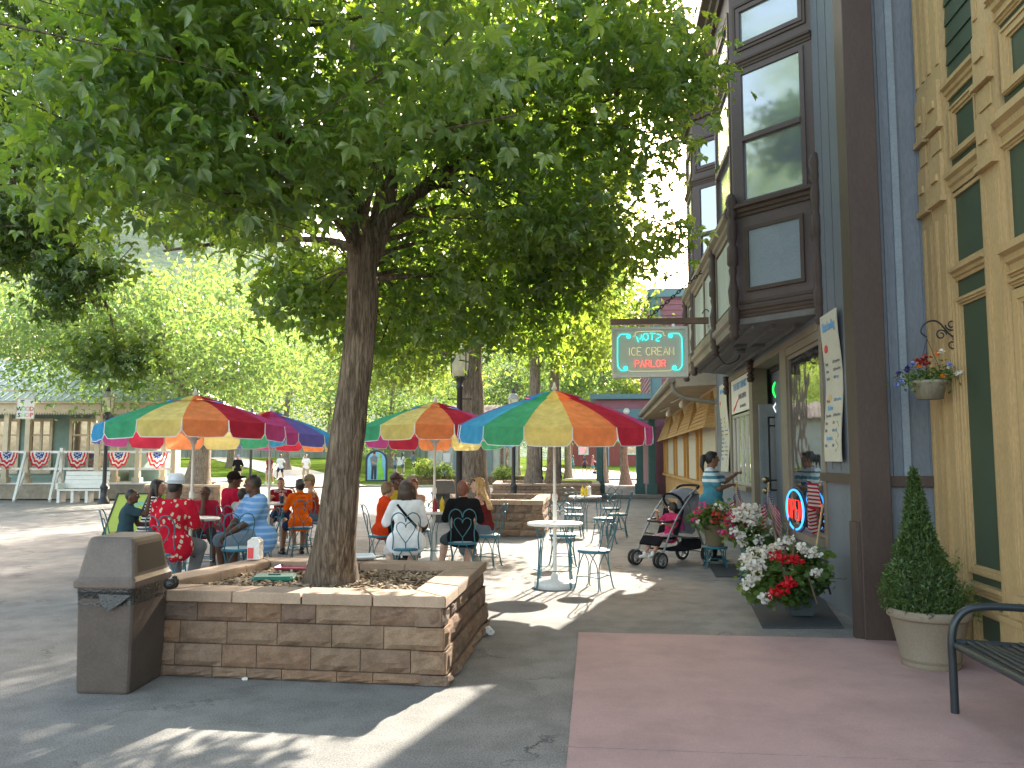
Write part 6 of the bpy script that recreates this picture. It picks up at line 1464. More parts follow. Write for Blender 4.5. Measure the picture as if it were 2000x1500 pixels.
    for i, q in enumerate((-1, 1)):
        a, e, w_ = arms[i]; body.cone(a, e, .05*s*ga*fw_, .038*s*ga*fw_, 12); body.cone(e, w_, .039*s*ga*fw_, .026*s*ga*fw_, 12); d = (w_-e).normalized(); n_ = V((0, 0, 1)) if abs(d.z) < .8 else V((0, -1, 0))
        if lod > .5: nn = (n_-d*n_.dot(d)).normalized(); xx = d.cross(nn); body.cone(w_+d*.02*s-xx*.018*s, w_+d*.075*s-xx*.02*s, .021*s, .018*s, 8); body.cone(w_+d*.02*s+xx*.018*s, w_+d*.075*s+xx*.02*s, .021*s, .018*s, 8); hand(ex, w_, d, n_, s, q, curl)
        else: body.ball(w_+d*.07*s, (.03*s, .03*s, .06*s), 8, 0, d.to_track_quat('Z', 'Y').to_matrix())
        h, k, n2 = legs[i]; body.cone(h, k, .088*s*gg, .057*s*ga, 12); mid = k.lerp(n2, .3)+V((0, -.012, 0))*s; body.cone(k, mid, .056*s*ga, .056*s*ga, 12); body.cone(mid, n2, .054*s*ga, .036*s, 12); body.ball(k+V((0, .01, .0)), .054*s*ga, 8); fy = V((q*.12, 1, 0)).normalized(); body.cone(n2-V((0, 0, .035*s)), n2+fy*.13*s-V((0, 0, .05*s)), .036*s, .026*s, 10)
    for q in (-1, 1):
        ex.ball(hp_(q*.031, .0885, .006), (.012*s, .008*s, .0085*s), 8, 1, Hm); ex.ball(hp_(q*.031, .0945, .006), (.0062*s, .004*s, .0068*s), 8, 2, Hm); ex.tube([hp_(q*.013, .096, .027), hp_(q*.032, .0955, .033), hp_(q*.05, .085, .026)], .0042*s, 5, 4)
    ex.tube([hp_(-.024, .087, -.052), hp_(-.008, .0945, -.049), hp_(.008, .0945, -.049), hp_(.024, .087, -.052)], [.003*s, .0065*s, .0065*s, .003*s], 6, 3)
    hm_ = HR[hair[1]] if hair else HR['black']
    blob('body', body, .0125*s/lod, [SK[sk], EYW, EYD, LIP[sk], hm_], t, 2, ex)
    # hair
    if hair:
        hb = MB(); st = hair[0]; hx = None
        if st == 'close': hb.ball(hp_(0, -.018, .020), (.0765*s, .0905*s, .103*s), 14, 0, Hm)
        else:
            hb.ball(hp_(0, -.024, .024), (.084*s, .094*s, .108*s), 14, 0, Hm); hb.ball(hp_(0, .03, .082), (.066*s, .05*s, .036*s), 10, 0, Hm)
            if st == 'short': hb.ball(hp_(0, -.05, -.03), (.07*s, .055*s, .075*s), 10, 0, Hm)
            if st == 'bowl': [hb.ball(hp_(q*.064, -.0, .0), (.026*s, .058*s, .065*s), 10, 0, Hm) for q in (-1, 1)]; hb.ball(hp_(0, -.055, -.03), (.075*s, .055*s, .08*s), 10, 0, Hm); hb.cone(hp_(-.045, .075, .065), hp_(.045, .075, .065), .026*s, .026*s, 8)
            if st == 'bob': hb.ball(hp_(0, -.045, -.05), (.108*s, .085*s, .115*s), 14, 0, Hm); [hb.cone(hp_(q*.082, .0, .03), hp_(q*.092, .0, -.11), .03*s, .036*s, 10) for q in (-1, 1)]; hb.ball(hp_(0, -.03, .03), (.098*s, .1*s, .11*s), 12, 0, Hm)
            if st in ('long',):
                hb.ball(hp_(0, -.05, -.06), (.085*s, .07*s, .1*s), 12, 0, Hm); bk = at(.27, -.115)
                for q in (-.055, 0, .055): hb.cone(hp_(q, -.06, -.05), bk+X*q*1.2*s, .045*s, .022*s, 10)
                [hb.cone(hp_(q*.074, -.005, .03), hp_(q*.082, .0, -.17), .024*s, .02*s, 10) for q in (-1, 1)]
            if st in ('pony', 'bun'): hb.ball(hp_(0, -.05, -.02), (.07*s, .055*s, .07*s), 10, 0, Hm)
            if st == 'pony': hb.ball(hp_(0, -.125, .05), .03*s, 8); hb.cone(hp_(0, -.145, .035), hp_(0, -.165, -.10), .042*s, .036*s, 10); hb.cone(hp_(0, -.165, -.10), hp_(0, -.14, -.20), .034*s, .012*s, 10)
            if st == 'bun': hb.ball(hp_(0, -.115, .03), (.045*s, .04*s, .045*s), 10)
            if st == 'curly':
                rr_ = random.Random(3)
                for k in range(90):
                    a, b_ = rr_.uniform(0, 2*PI), rr_.uniform(-.45, 1.5); c = V((math.cos(a)*math.cos(b_)*.1, math.sin(a)*math.cos(b_)*.11-.02, math.sin(b_)*.125+.025))
                    if c.y > .045 and c.z < .08: continue
                    hb.ball(hc+Hm @ c*s, rr_.uniform(.022, .032)*s, 6)
        blob('hair', hb, .011*s/lod, [hm_], t, 1 if st == 'curly' else 2)
    # clothes
    tops = None
    if top:
        mb = MB(); torso(mb, .014)
        for i, q in enumerate((-1, 1)):
            a, e, w_ = arms[i]
            if not tank: f = min(sleeve, 1.0); mb.cone(a-XS*q*.01*s, a.lerp(e, f), .068*s*ga*fw_, .062*s*ga*fw_, 12)
            if sleeve > 1: mb.cone(e, e.lerp(w_, sleeve-1), .055*s*ga*fw_, .045*s*ga*fw_, 12)
        mb.cone(P-X*.07*s*gg-up*.03*s, P+X*.07*s*gg-up*.03*s, (.118*g+.012)*s, (.118*g+.012)*s, 12)
        if tank:      # bare shoulders: leave the shoulder bar out
            mb = MB(); e = .012; mb.ball(P+up*.02*s, ((.150*gg+e)*s, (.105*g+e)*s, (.12+e)*s), 14); mb.ball(at(.14), ((.128*gg*.93+e)*s, (.095*g+e)*s, (.16+e)*s), 14); mb.ball(at(.285), ((.148*fw_+e)*s, (.1+e)*s, (.135+e)*s), 14)
            if fem: [mb.ball(at(.30, .085)+XS*q*.065*s, ((.062+e*.6)*s,)*3, 10) for q in (-1, 1)]
            for q in (-1, 1):
                for f in (-.075, .07): mb.cone(at(.36, f)+XS*q*.075*s, at(.475, 0)+XS*q*.095*s, .022*s, .02*s, 8)
        tops = blob('shirt', mb, .0125*s/lod, [top], t, 2)
    if bottom:
        mb = MB(); mb.ball(P+up*.0*s-V((0, 0, .01*s)), ((.150*gg+.003)*s, (.105*g+.002)*s, (.112)*s), 14)
        for i, q in enumerate((-1, 1)):
            h, k, n2 = legs[i]; f = {'shorts': .72, 'long': 1, 'capri': 1, 'brief': .45, 'knee': .98}[leg]; mb.cone(h, h.lerp(k, f), (.098*gg)*s, (lerp(.098*gg, .066*ga, f)+.012)*s, 12)
            if leg in ('long', 'capri'): mid = k.lerp(n2, .35); mb.ball(k, .07*s*ga, 8); mb.cone(k, k.lerp(n2, .95 if leg == 'long' else .6), .07*s*ga, (.062 if leg == 'long' else .064)*s, 12)
        blob('trousers' if leg == 'long' else 'shorts', mb, .0125*s/lod, [bottom], t, 2)
    if shoes:
        for i, q in enumerate((-1, 1)):
            h, k, n2 = legs[i]; fy = V((q*.12, 1, 0)).normalized(); mb = MB(); b_ = n2-V((0, 0, .042*s)); mb.cone(b_-fy*.045*s, b_+fy*.12*s-V((0, 0, .006*s)), .045*s, .042*s, 12, 0, (V((0, 0, 1)), .8)); mb.cone(b_-V((0, 0, -.0)), n2+V((0, 0, .015))*s, .044*s, .045*s, 10); blob('shoe', mb, .011*s/lod, [shoes], t, 1)
    if hat == 'cap':
        mb = MB(); mb.ball(hp_(0, -.012, .045), (.088*s, .102*s, .092*s), 14, 0, Hm); blob('cap', mb, .011*s, [hatmat], t, 2); m2 = MB(); pts = [(x, .085+.085*math.sqrt(max(0, 1-(x/.075)**2)), .05-.02*(abs(x)/.075)) for x in [(-.075+.15*i/10) for i in range(11)]]; m2.add([hp_(*p) for p in pts]+[hp_(p[0], .05, .065) for p in pts]+[hp_(p[0], p[1], p[2]-.008) for p in pts]+[hp_(p[0], .05, .055) for p in pts], [(i, i+1, 12+i, 11+i) for i in range(10)]+[(22+i, 33+i, 34+i, 23+i) for i in range(10)]+[(i, 22+i, 23+i, i+1) for i in range(10)], 0, True); m2.build('brim', hatmat, t, world=False)
    if hat == 'fedora':
        mb = MB(); Hs = [(.0, .165), (.05, .172), (.078, .16), (.092, .10), (.098, .055), (.100, .048)]
        mb.lathe([(r*s, z*s) for r, z in Hs[::-1]][::-1], hc, 28, 0, True, Hm, 1.0, 1.14); mb.v = [tuple(V(v)) for v in mb.v]; mb.build('hat_crown', hatmat, t, world=False)
        m2 = MB(); m2.lathe([(.099*s, .05*s), (.12*s, .044*s), (.148*s, .052*s), (.150*s, .057*s), (.12*s, .05*s), (.099*s, .058*s)], hc, 28, 0, True, Hm, 1.0, 1.14); m2.build('hat_brim', hatmat, t, world=False)
        m3 = MB(); m3.lathe([(.1005*s, .058*s), (.0985*s, .085*s)], hc, 28, 0, True, Hm, 1.0, 1.14); m3.build('hat_band', C('hat_band', (.55, .56, .60)), t, world=False)
    return t, tops, dict(at=at, hp=hp_, arms=arms, s=s, legs=legs, XS=XS)
def wrap(t, tops, mb, name, mat, y=-1, off=.004):
    """lay flat drawing (x, z) on the shirt by casting it on from behind (y=-1) or the front (y=1)"""
    me = tops.data; bv = BVHTree.FromPolygons([v.co for v in me.vertices], [tuple(p.vertices) for p in me.polygons])
    vs = []
    for v in mb.v:
        h = bv.ray_cast(V((v[0], y*.8, v[2])), V((0, -y, 0)))
        vs.append((v[0], (h[0].y+y*off) if h[0] else 0, v[2]))
    mb.v = vs; mb.build(name, mat, tops, world=False)
def chair_for(px, d, rz, label): return chair(px, d, rz, label)
def seated(px, d, rz, who, chl, **k): chair(px, d, rz, chl); return person(who, AT(px, d), rz, **k)
# ---- left umbrella
seated(247, 10.75, R(-72), 'boy in a dark teal shirt on the left, gesturing with one raised hand', 'wire chair under the boy in the dark teal shirt', H=1.42, g=1.12, sk='dark', hair=('close', 'black'), top=C('dark_teal', (.055, .10, .125)), bottom=C('dark_olive', (.06, .065, .055)), hands=[(-.06, .34, .70), (.06, .30, 1.02)], lean=.14, yaw=R(-12), pitch=-.08, shoes=SHB, feet=[(-.1, .34, 0), (.1, .3, .12)], curl=.25)
seated(291, 11.7, R(-70), 'woman in a black and white striped top behind the man in the white hat', 'wire chair under the woman in the striped top', H=1.64, fem=True, sk='tan', hair=('long', 'black'), top=C('bw_stripe', (.72, .72, .70), pattern='stripe', col2=(.012, .012, .016), scale=24, thr=.52), sleeve=.75, bottom=DENIM, leg='long', lean=.2, yaw=R(-10), hands=[(-.12, .40, .80), (.12, .38, .82)])
seated(338, 9.75, R(-6), 'man in a white fedora and red floral shirt, seen from behind', 'wire chair with a heart back under the man in the red floral shirt', H=1.76, g=1.42, sk='dark', hair=('close', 'black'), top=C('floral_red', (.56, .02, .045), pattern='spots', col2=(.62, .56, .40), scale=15, thr=.53), sleeve=.8, bottom=C('grey_trouser', (.25, .25, .27)), leg='long', hat='fedora', hatmat=C('hat_white', (.74, .76, .82), trans=.05), lean=.1, shoes=SHB, pitch=.06, hands=[(-.18, .36, .76), (.16, .38, .78)])
seated(402, 11.9, R(205), 'child in a red shirt facing the viewer right of the left umbrella pole', 'wire chair under the child in the red shirt', H=1.42, g=1.12, sk='dark', hair=('close', 'black'), top=C('crimson_tee', (.52, .035, .075)), bottom=C('dark_short', (.06, .05, .05)), leg='knee', hands=[(-.18, .25, .62), (.03, .20, .97)], yaw=R(-42), lean=.12, shoes=SHT)
# ---- group beside it
seated(452, 12.7, R(-48), 'big man in a red shirt and dark cap, seen from behind', 'wire chair under the big man in the red shirt', H=1.8, g=1.45, sk='dark', hair=('close', 'black'), top=C('red_tee', (.50, .022, .06)), bottom=GREYS, hat='cap', hatmat=C('cap_dark', (.03, .022, .02)), lean=.06, yaw=R(-12), hands=[(-.15, .3, .66), (.15, .32, .66)], shoes=SHB)
seated(470, 11.75, R(-30), 'child in a grey and white shirt sitting next to the man in the blue polo', 'wire chair under the child in the grey shirt', H=1.36, g=1.15, sk='tan', hair=('short', 'black'), top=GREYT, bottom=NAVY, lean=.14, yaw=R(-25))
PM = seated(508, 10.75, R(125), 'heavy man in a light blue striped polo turned left, hands on his lap', 'wire chair under the man in the blue striped polo', H=1.8, g=1.62, sk='dark', hair=('close', 'black'), top=C('polo_blue', (.20, .40, .72), pattern='stripe', col2=(.38, .56, .82), scale=13, thr=.62), sleeve=.85, bottom=C('blue_grey_short', (.20, .25, .31)), leg='knee', lean=.1, yaw=R(-20), hands=[(-.06, .36, .62), (.06, .38, .60)], feet=[(-.28, .42, 0), (.2, .40, 0)], shoes=SHT, elbow=[(-1, -.4, -.3), (1, -.4, -.3)])
# ---- farthest umbrella
MB_, mt_, _k = seated(552, 15.3, R(184), 'boy in a maroon shirt facing the viewer, looking down at the far table', 'wire chair under the boy in the maroon shirt', H=1.52, g=1.12, sk='tan', hair=('close', 'brown'), top=C('maroon', (.28, .018, .03)), bottom=NAVY, pitch=.3, lean=.16, hands=[(-.12, .34, .86), (.12, .36, .84)])
m = MB(); vs, fs = text_mesh('REDSKIN', .055, lambda a, b, c: (-a, 0, .93+b), .0) if False else text_mesh('BOSTON', .058, lambda a, b, c: (a*1.0, 0, .95+b), .0); m.add([(-v[0], v[1], v[2]) for v in vs], fs); wrap(MB_, mt_, m, 'lettering', WHITEC, 1)
OB_, ot_, _k = seated(590, 13.3, R(28), 'child in a bright orange T shirt seen from behind, orange tie in the hair', 'wire chair under the child in the orange T shirt', H=1.56, g=1.12, fem=True, sk='brown', hair=('bun', 'black'), top=C('orange_tee', (.85, .16, .015)), sleeve=.75, bottom=NAVY, lean=.18, yaw=R(10), hands=[(-.14, .34, .84), (.1, .36, .8)], feet=[(-.2, .36, 0), (.1, .3, 0)], shoes=SHB)
m = MB()
for k, (tx, z) in enumerate((('SUMMER', .98), ('CAMP', .92), ('STAFF', .86))): vs, fs = text_mesh(tx, .05, lambda a, b, c: (a, 0, z+b), .0); m.add(vs, fs)
wrap(OB_, ot_, m, 'lettering', C('print_brown', (.25, .08, .03)), -1)
m = MB(); m.lathe([(.03, -.012), (.042, 0), (.03, .012)], _k['hp'](0, -.088, .045), 12); m.build('hair_tie', C('tie_orange', (.85, .2, .03)), OB_, world=False)
seated(618, 14.3, R(98), 'woman in a rust tank top and visor facing left beside the trunk', 'wire chair under the woman in the rust tank top', H=1.66, fem=True, sk='tan', hair=('short', 'light'), top=C('rust', (.35, .06, .035)), tank=True, bottom=DENIM, leg='shorts', hat='cap', hatmat=C('visor_olive', (.30, .26, .16)), lean=.16, pitch=.1, yaw=R(14), hands=[(-.05, .34, .95), (.1, .36, .82)], shoes=SHW, feet=[(-.1, .34, 0), (.12, .44, .1)])
# ---- middle umbrella
seated(747, 11.9, R(-68), 'boy in an orange red T shirt facing right, left of the middle table', 'wire chair under the boy in the orange red T shirt', H=1.54, g=1.12, sk='fair', hair=('bowl', 'light'), top=C('orange_red', (.72, .07, .02)), sleeve=.85, bottom=BLACKC, leg='long', lean=.12, hands=[(-.1, .42, .74), (.1, .40, .72)], shoes=SHB, feet=[(-.08, .42, 0), (.1, .36, .08)])
WW, wt, _k = seated(795, 10.25, R(6), 'woman with a dark bob in a white T shirt, black strap across her back', 'wire chair under the woman in the white T shirt', H=1.67, g=1.3, fem=True, sk='fair', hair=('bob', 'brown'), top=WHITEC, sleeve=.85, bottom=C('white_short', (.6, .58, .56)), leg='knee', lean=.14, yaw=R(-8), hands=[(-.24, .36, .80), (.14, .38, .80)], feet=[(-.16, .14, 0), (.02, .1, 0)], shoes=SHW)
m = MB(); n_ = 18
for k in range(n_+1): u = k/n_; x, z = lerp(-.115, .135, u), lerp(.985, .70, u); dx, dz = .011, .010; m.add([(x-dx, 0, z-dz), (x+dx, 0, z+dz)], [])
m.f = [(2*k, 2*k+1, 2*k+3, 2*k+2) for k in range(n_)]; m.mi = [0]*n_; m.sm = [True]*n_; wrap(WW, wt, m, 'shoulder_strap', BLACKC, -1, .007)
seated(776, 13.2, R(188), 'person with dark curly hair in a yellow top behind the woman in white', 'wire chair under the person with the curly hair', H=1.68, sk='dark', hair=('curly', 'brown'), top=C('yellow_top', (.62, .45, .05)), bottom=NAVY, yaw=R(30), lean=.1)
seated(818, 12.75, R(150), 'woman with auburn hair and bare shoulders behind the woman in white', 'wire chair under the woman with auburn hair', H=1.62, fem=True, sk='tan', hair=('bun', 'red'), top=C('dark_strap_top', (.08, .04, .04)), tank=True, bottom=C('dark_shorts', (.05, .05, .06)), leg='brief', lean=.2, yaw=R(25), hands=[(-.05, .36, .80), (.12, .30, .60)], feet=[(-.22, .3, 0), (.1, .38, 0)], shoes=SHB)
seated(905, 10.95, R(2), 'boy in a black T shirt seen from behind, heart shaped chair back', 'wire chair with a heart back under the boy in the black T shirt', H=1.62, g=1.15, sk='fair', hair=('bowl', 'red'), top=BLACKC, sleeve=.9, bottom=C('dark_grey_short', (.07, .085, .09)), leg='knee', lean=.1, yaw=R(-18), hands=[(-.2, .38, .80), (.18, .36, .76)], feet=[(-.3, .30, 0), (.02, .16, 0)], shoes=SHB)
BW_, bt_, _k = seated(951, 11.95, R(72), 'woman with long blond hair in a maroon tank top facing left', 'wire chair under the blond woman', H=1.68, fem=True, sk='fair', hair=('long', 'blond'), top=C('maroon_tank', (.16, .03, .032)), tank=True, bottom=C('washed_denim', (.17, .23, .28)), leg='capri', lean=.2, yaw=R(18), hands=[(-.08, .34, .66), (.1, .30, .62)], feet=[(-.08, .28, 0), (.1, .2, 0)], shoes=C('sneaker_grey', (.50, .46, .42)))
m = MB(); hp_ = _k['hp']; m.tube([hp_(-.082, .04, .07), hp_(-.05, .085, .10), hp_(0, .095, .105), hp_(.05, .085, .10), hp_(.082, .04, .07)], .011, 6); m.build('sunglasses', M('sunglass_dark', (.03, .02, .02), .2, 0, b=0), BW_, world=False)
# ---- standing woman at the serving window
person('woman with a ponytail in a blue and white striped polo standing at the shop window', AT(1387, 12.8), R(-112), H=1.72, sit=False, lean=.02, g=1.45, fem=True, sk='brown', hair=('pony', 'black'), top=C('polo_teal', (.10, .30, .40), pattern='stripe', col2=(.10, .30, .40), scale=1), sleeve=.72, bottom=C('dark_jeans', (.04, .055, .11)), leg='long', yaw=R(24), hands=[(-.22, .34, 1.30), (-.04, .28, 1.14)], shoes=SHB, group='people standing about', curl=.7, elbow=[(-1, -.3, -.9), (1, -.3, -.9)])
o_ = [o for o in bpy.data.objects if o.name.startswith('shirt')][-1]
def polo_mat():
    m, nt, out = newmat('cloth_polo_bands'); n = N(nt); v = coords(n); z = n('SeparateXYZ', Vector=v).outputs[2]
    w_ = math_(n, 'GREATER_THAN', math_(n, 'FRACT', math_(n, 'MULTIPLY', z, 10.5)), .5); upz = math_(n, 'GREATER_THAN', z, 1.17)
    base = mix(n, math_(n, 'MULTIPLY', w_, upz), (.085, .27, .36), (.72, .76, .80)); base = mix(n, math_(n, 'MULTIPLY', upz, math_(n, 'GREATER_THAN', z, 1.36)), base, (.70, .75, .80))
    d = n('BsdfDiffuse', Color=base); nt.links.new(bump(n, noise(n, v, 14, 3), .25, .02), d.inputs['Normal']); nt.links.new(d.outputs[0], out.inputs[0]); return m
o_.data.materials[0] = polo_mat()
# ---- people out on the lawn
GB = 'people walking on the far lawn'
def bgp(px, d, label, rz, **k):
    p = AT(px, d); z = lawn_z(p.x, p.y) if p.y > 44 else 0
    k.setdefault('lod', .5); k.setdefault('sit', False); k.setdefault('lean', .04); k.setdefault('group', GB)
    return person(label, V((p.x, p.y, z)), rz, **k)
wk = lambda a=.22: dict(hands=[(-.27, a, .86), (.27, -a, .86)], feet=[(-.1, -.22, .03), (.1, .25, 0)])
bgp(465, 45.2, 'man in a black shirt and lavender cap standing at the lawn edge', R(180), H=1.82, sk='tan', hair=('close', 'grey'), top=C('bg_black', (.02, .02, .022)), sleeve=.9, bottom=C('bg_cream', (.62, .56, .46)), leg='long', hat='cap', hatmat=C('lavender', (.38, .30, .52)), hands=[(-.26, .05, .9), (.26, .05, .9)])
bgp(527, 46.2, 'woman in a maroon shirt walking towards the cafe on the path', R(165), H=1.68, fem=True, g=1.1, sk='tan', hair=('short', 'light'), top=C('bg_maroon', (.28, .06, .08)), bottom=C('bg_grey', (.3, .3, .33)), leg='brief', **wk())
bgp(548, 49, 'person in a white shirt and dark shorts walking beside the woman in maroon', R(170), H=1.62, sk='brown', hair=('short', 'black'), top=WHITEC, bottom=C('bg_navy', (.04, .05, .09)), **wk(-.2))
bgp(598, 48.5, 'person in a white T shirt and khaki trousers walking on the path', R(180), H=1.66, sk='tan', hair=('short', 'brown'), top=WHITEC, bottom=KHAKI, leg='long', **wk())
bgp(772, 57, 'woman in a blue patterned top standing right of the photo board', R(70), H=1.6, fem=True, sk='fair', hair=('long', 'light'), top=C('bg_print', (.35, .48, .58)), bottom=DENIM, hands=[(-.22, .1, .85), (.22, .1, .85)])
bgp(786, 58.5, 'person in a white top standing beside the woman in blue print', R(-60), H=1.62, sk='tan', hair=('long', 'brown'), top=WHITEC, bottom=DENIM, hands=[(-.1, .25, 1.1), (.22, .1, .85)])
bgp(808, 59, 'man in a grey blue vest and dark shorts with an arm raised to his face', R(95), H=1.8, sk='brown', hair=('short', 'black'), top=C('bg_slate', (.28, .33, .40)), sleeve=1.6, bottom=C('bg_dark', (.03, .035, .06)), leg='knee', hands=[(-.05, .22, 1.42), (.05, .2, 1.38)])
bgp(1109, 74, 'woman in a white shirt walking left on the far right path', R(70), H=1.7, fem=True, sk='fair', hair=('pony', 'brown'), top=WHITEC, bottom=C('bg_tanshort', (.35, .28, .22)), leg='brief', **wk())
bgp(1119, 74.5, 'person in a teal outfit walking just behind the woman in white', R(70), H=1.66, sk='tan', hair=('short', 'brown'), top=C('bg_teal', (.08, .32, .36)), bottom=C('bg_teal2', (.07, .26, .30)), leg='knee', **wk(-.2))
bgp(1142, 76, 'person in a dark top half hidden by the teal porch post', R(80), H=1.66, sk='tan', hair=('short', 'black'), top=C('bg_navy2', (.06, .07, .14)), bottom=C('bg_navy3', (.05, .05, .08)), leg='knee', **wk())
bgp(1157, 73, 'woman in a pink top and blue shorts pushing a stroller far off', R(-80), H=1.7, fem=True, sk='fair', hair=('long', 'light'), top=C('bg_pink', (.52, .22, .26)), bottom=C('bg_blue', (.12, .33, .42)), leg='shorts', hands=[(-.14, .42, 1.0), (.14, .42, 1.0)], feet=[(-.1, -.2, .03), (.1, .2, 0)])
# ================================================================ stroller with a child
TYRE = M('tyre', (.03, .03, .032), .8, .1, 20, 90, .2); RIM = M('wheel_rim', (.40, .40, .40), .35, .05, metal=.6, b=.02); FRM = M('stroller_tube', (.33, .34, .36), .3, .05, metal=.7, b=.02); FBK = C('stroller_black', (.02, .02, .024)); FGR = C('stroller_grey', (.20, .21, .24)); GRIP = M('foam_grip', (.02, .02, .02), .8, .1)
def stroller(loc, rz, label, small=False):
    t = thing('stroller', loc, label, 'stroller', None, rz)          # faces +Y
    def tb(pts, r, nm, mt): m = MB(); m.tube(smooth_path(pts, 5), r, 8); return m.build(nm, mt, t, world=False)
    for q in (-1, 1):
        x = q*.25
        tb([(x, .52, .16), (x, .40, .40), (x, .18, .72), (x, -.12, 1.02)], .014, 'side_tube', FRM)
        tb([(x, -.42, .16), (x, -.22, .52), (x, -.02, .90)], .014, 'side_tube', FRM); tb([(x, .36, .46), (x, .0, .40), (x, -.30, .40)], .012, 'side_tube', FRM)
        tb([(q*.2, -.12, 1.02), (q*.2, -.28, 1.1)], .014, 'side_tube', FRM)
        def wheel(c, r, w_, nm):
            m = MB(); ax = Matrix(((0, 0, 1), (1, 0, 0), (0, 1, 0))); m.lathe([(r*.72, -w_), (r*.95, -w_*.9), (r, -w_*.4), (r, w_*.4), (r*.95, w_*.9), (r*.72, w_), (r*.72, -w_)], c, 28, 0, True, ax); wo_ = m.build(nm, TYRE, t, world=False)
            m = MB(); m.lathe([(r*.7, -w_*.7), (r*.74, -w_*.8), (r*.74, w_*.8), (r*.7, w_*.7), (r*.7, -w_*.7)], c, 24, 0, True, ax); m.lathe([(.0, -w_), (r*.18, -w_), (r*.18, w_), (0, w_)], c, 10, 0, True, ax)
            for k in range(5): a = 2*PI*k/5; m.box(V(c)+V((0, math.cos(a), math.sin(a)))*r*.42, (w_*1.2, r*.62, r*.16), Matrix.Rotation(a, 3, 'X')); 
            m.build('rim', RIM, wo_, world=False)
        for dx in (-.035, .035): wheel((x+dx, .56, .115), .112, .018, 'wheel')
        m = MB(); m.tube([(x, .52, .25), (x, .52, .16), (x, .56, .115)], .014, 8); m.tube([(x-.04, .56, .115), (x+.04, .56, .115)], .01, 8); m.build('caster', FRM, t, world=False)
        wheel((x, -.44, .145), .142, .022, 'wheel')
    tb([(-.2, -.28, 1.1), (-.17, -.36, 1.14), (0, -.38, 1.15), (.17, -.36, 1.14), (.2, -.28, 1.1)], .02, 'handle', GRIP)
    m = MB(); m.tube([(-.25, -.42, .17), (.25, -.42, .17)], .012, 8); m.tube([(-.25, .5, .2), (.25, .5, .2)], .012, 8); m.build('axle_bar', FRM, t, world=False)
    def pad(pts, w_, th, nm, mt, parent=t):
        m = MB(); vs = []
        for (y, z, nx) in pts: vs += [(-w_, y, z), (-w_*.55, y-.02, z+.0), (w_*.55, y-.02, z+.0), (w_, y, z)]
        k = len(pts); vs2 = [(a, b, c+th) for a, b, c in vs]; fs = [(4*i+j, 4*i+j+1, 4*i+5+j, 4*i+4+j) for i in range(k-1) for j in range(3)]; o = len(vs)
        m.add(vs+vs2, fs+[tuple(o+i for i in f[::-1]) for f in fs]+[(4*i, 4*i+4, o+4*i+4, o+4*i) for i in range(k-1)]+[(4*i+3, o+4*i+3, o+4*i+7, 4*i+7) for i in range(k-1)]+[(0, o, o+1, 1), (1, o+1, o+2, 2), (2, o+2, o+3, 3), (4*k-4, 4*k-3, o+4*k-3, o+4*k-4), (4*k-3, 4*k-2, o+4*k-2, o+4*k-3), (4*k-2, 4*k-1, o+4*k-1, o+4*k-2)], 0, True)
        return m.build(nm, mt, parent, world=False)
    pad([(.52, .30, 0), (.44, .40, 0), (.20, .38, 0), (.14, .42, 0), (.04, .66, 0), (.0, .78, 0)], .2, .03, 'front_seat', FBK)
    pad([(-.02, .46, 0), (-.16, .44, 0), (-.22, .48, 0), (-.30, .80, 0), (-.33, 1.0, 0)], .21, .03, 'rear_seat', FGR)
    pad([(.30, .22, 0), (.0, .2, 0), (-.36, .22, 0), (-.38, .34, 0)], .2, .02, 'basket', FBK)
    m = MB(); n_ = 12
    for k in range(n_+1):
        a = -.2+1.35*k/n_; vs = [(-.22+.44*j/6, -.26+.33*math.sin(a)*(1-.02*abs(j-3)), .86+.25*math.cos(a)*(1-.03*(j-3)**2)) for j in range(7)]; m.add(vs, [])
    m.f = [(7*i+j, 7*i+j+1, 7*i+8+j, 7*i+7+j) for i in range(n_) for j in range(6)]; m.mi = [0]*len(m.f); m.sm = [True]*len(m.f); m.build('canopy', FGR, t, world=False)
    tb([(-.24, .12, .66), (-.2, .34, .64), (0, .40, .64), (.2, .34, .64), (.24, .12, .66)], .018, 'bar', GRIP)
    m = MB(); m.lathe([(.17, 0), (.19, .0), (.2, .02), (.19, .035), (.17, .03), (.17, 0)], (0, .02, .90), 20, 0, True, Euler((R(60), 0, 0)).to_matrix(), 1.0, .8); m.build('head_hoop', FBK, t, world=False)
    return t
SL = AT(1314, 12.3); SR = R(126)
stroller(SL, SR+YAW, 'black and grey tandem stroller parked beside the flower pots')
fwd = V((-math.sin(SR+YAW), math.cos(SR+YAW), 0))
person('toddler in a pink shirt sitting in the front seat of the stroller', SL+fwd*.10, SR, H=1.14, seat=.36, lean=-.22, yaw=R(-75), sk='tan', hair=('bowl', 'black'), top=C('toddler_pink', (.60, .05, .16)), sleeve=.8, bottom=C('toddler_pink_short', (.62, .35, .40)), leg='shorts', feet=[(-.09, .46, .14), (.09, .44, .12)], hands=[(-.14, .22, .60), (.06, .19, .74)], shoes=SHW, group='people standing about')
m = MB(); d0 = SL-fwd*.12+V((0, 0, .62)); m.ball(d0, (.055, .055, .06), 10); m.ball(d0+V((.02, .01, -.09)), (.06, .05, .07), 8); tag(m.build('doll', C('doll_pink', (.62, .12, .35))), 'pink soft doll in the rear seat of the stroller', 'doll')
b = AT(1166, 73); b.z = lawn_z(b.x, b.y)
t = thing('stroller', b, 'tiny dark blue stroller pushed by the woman in pink', 'stroller', None, R(-80)+YAW); m = MB(); m.box((0, .1, .55), (.4, .5, .3), Euler((.5, 0, 0)).to_matrix(), 0, .05); m.build('seat', C('bg_stroller', (.10, .12, .18)), t, world=False); m = MB()
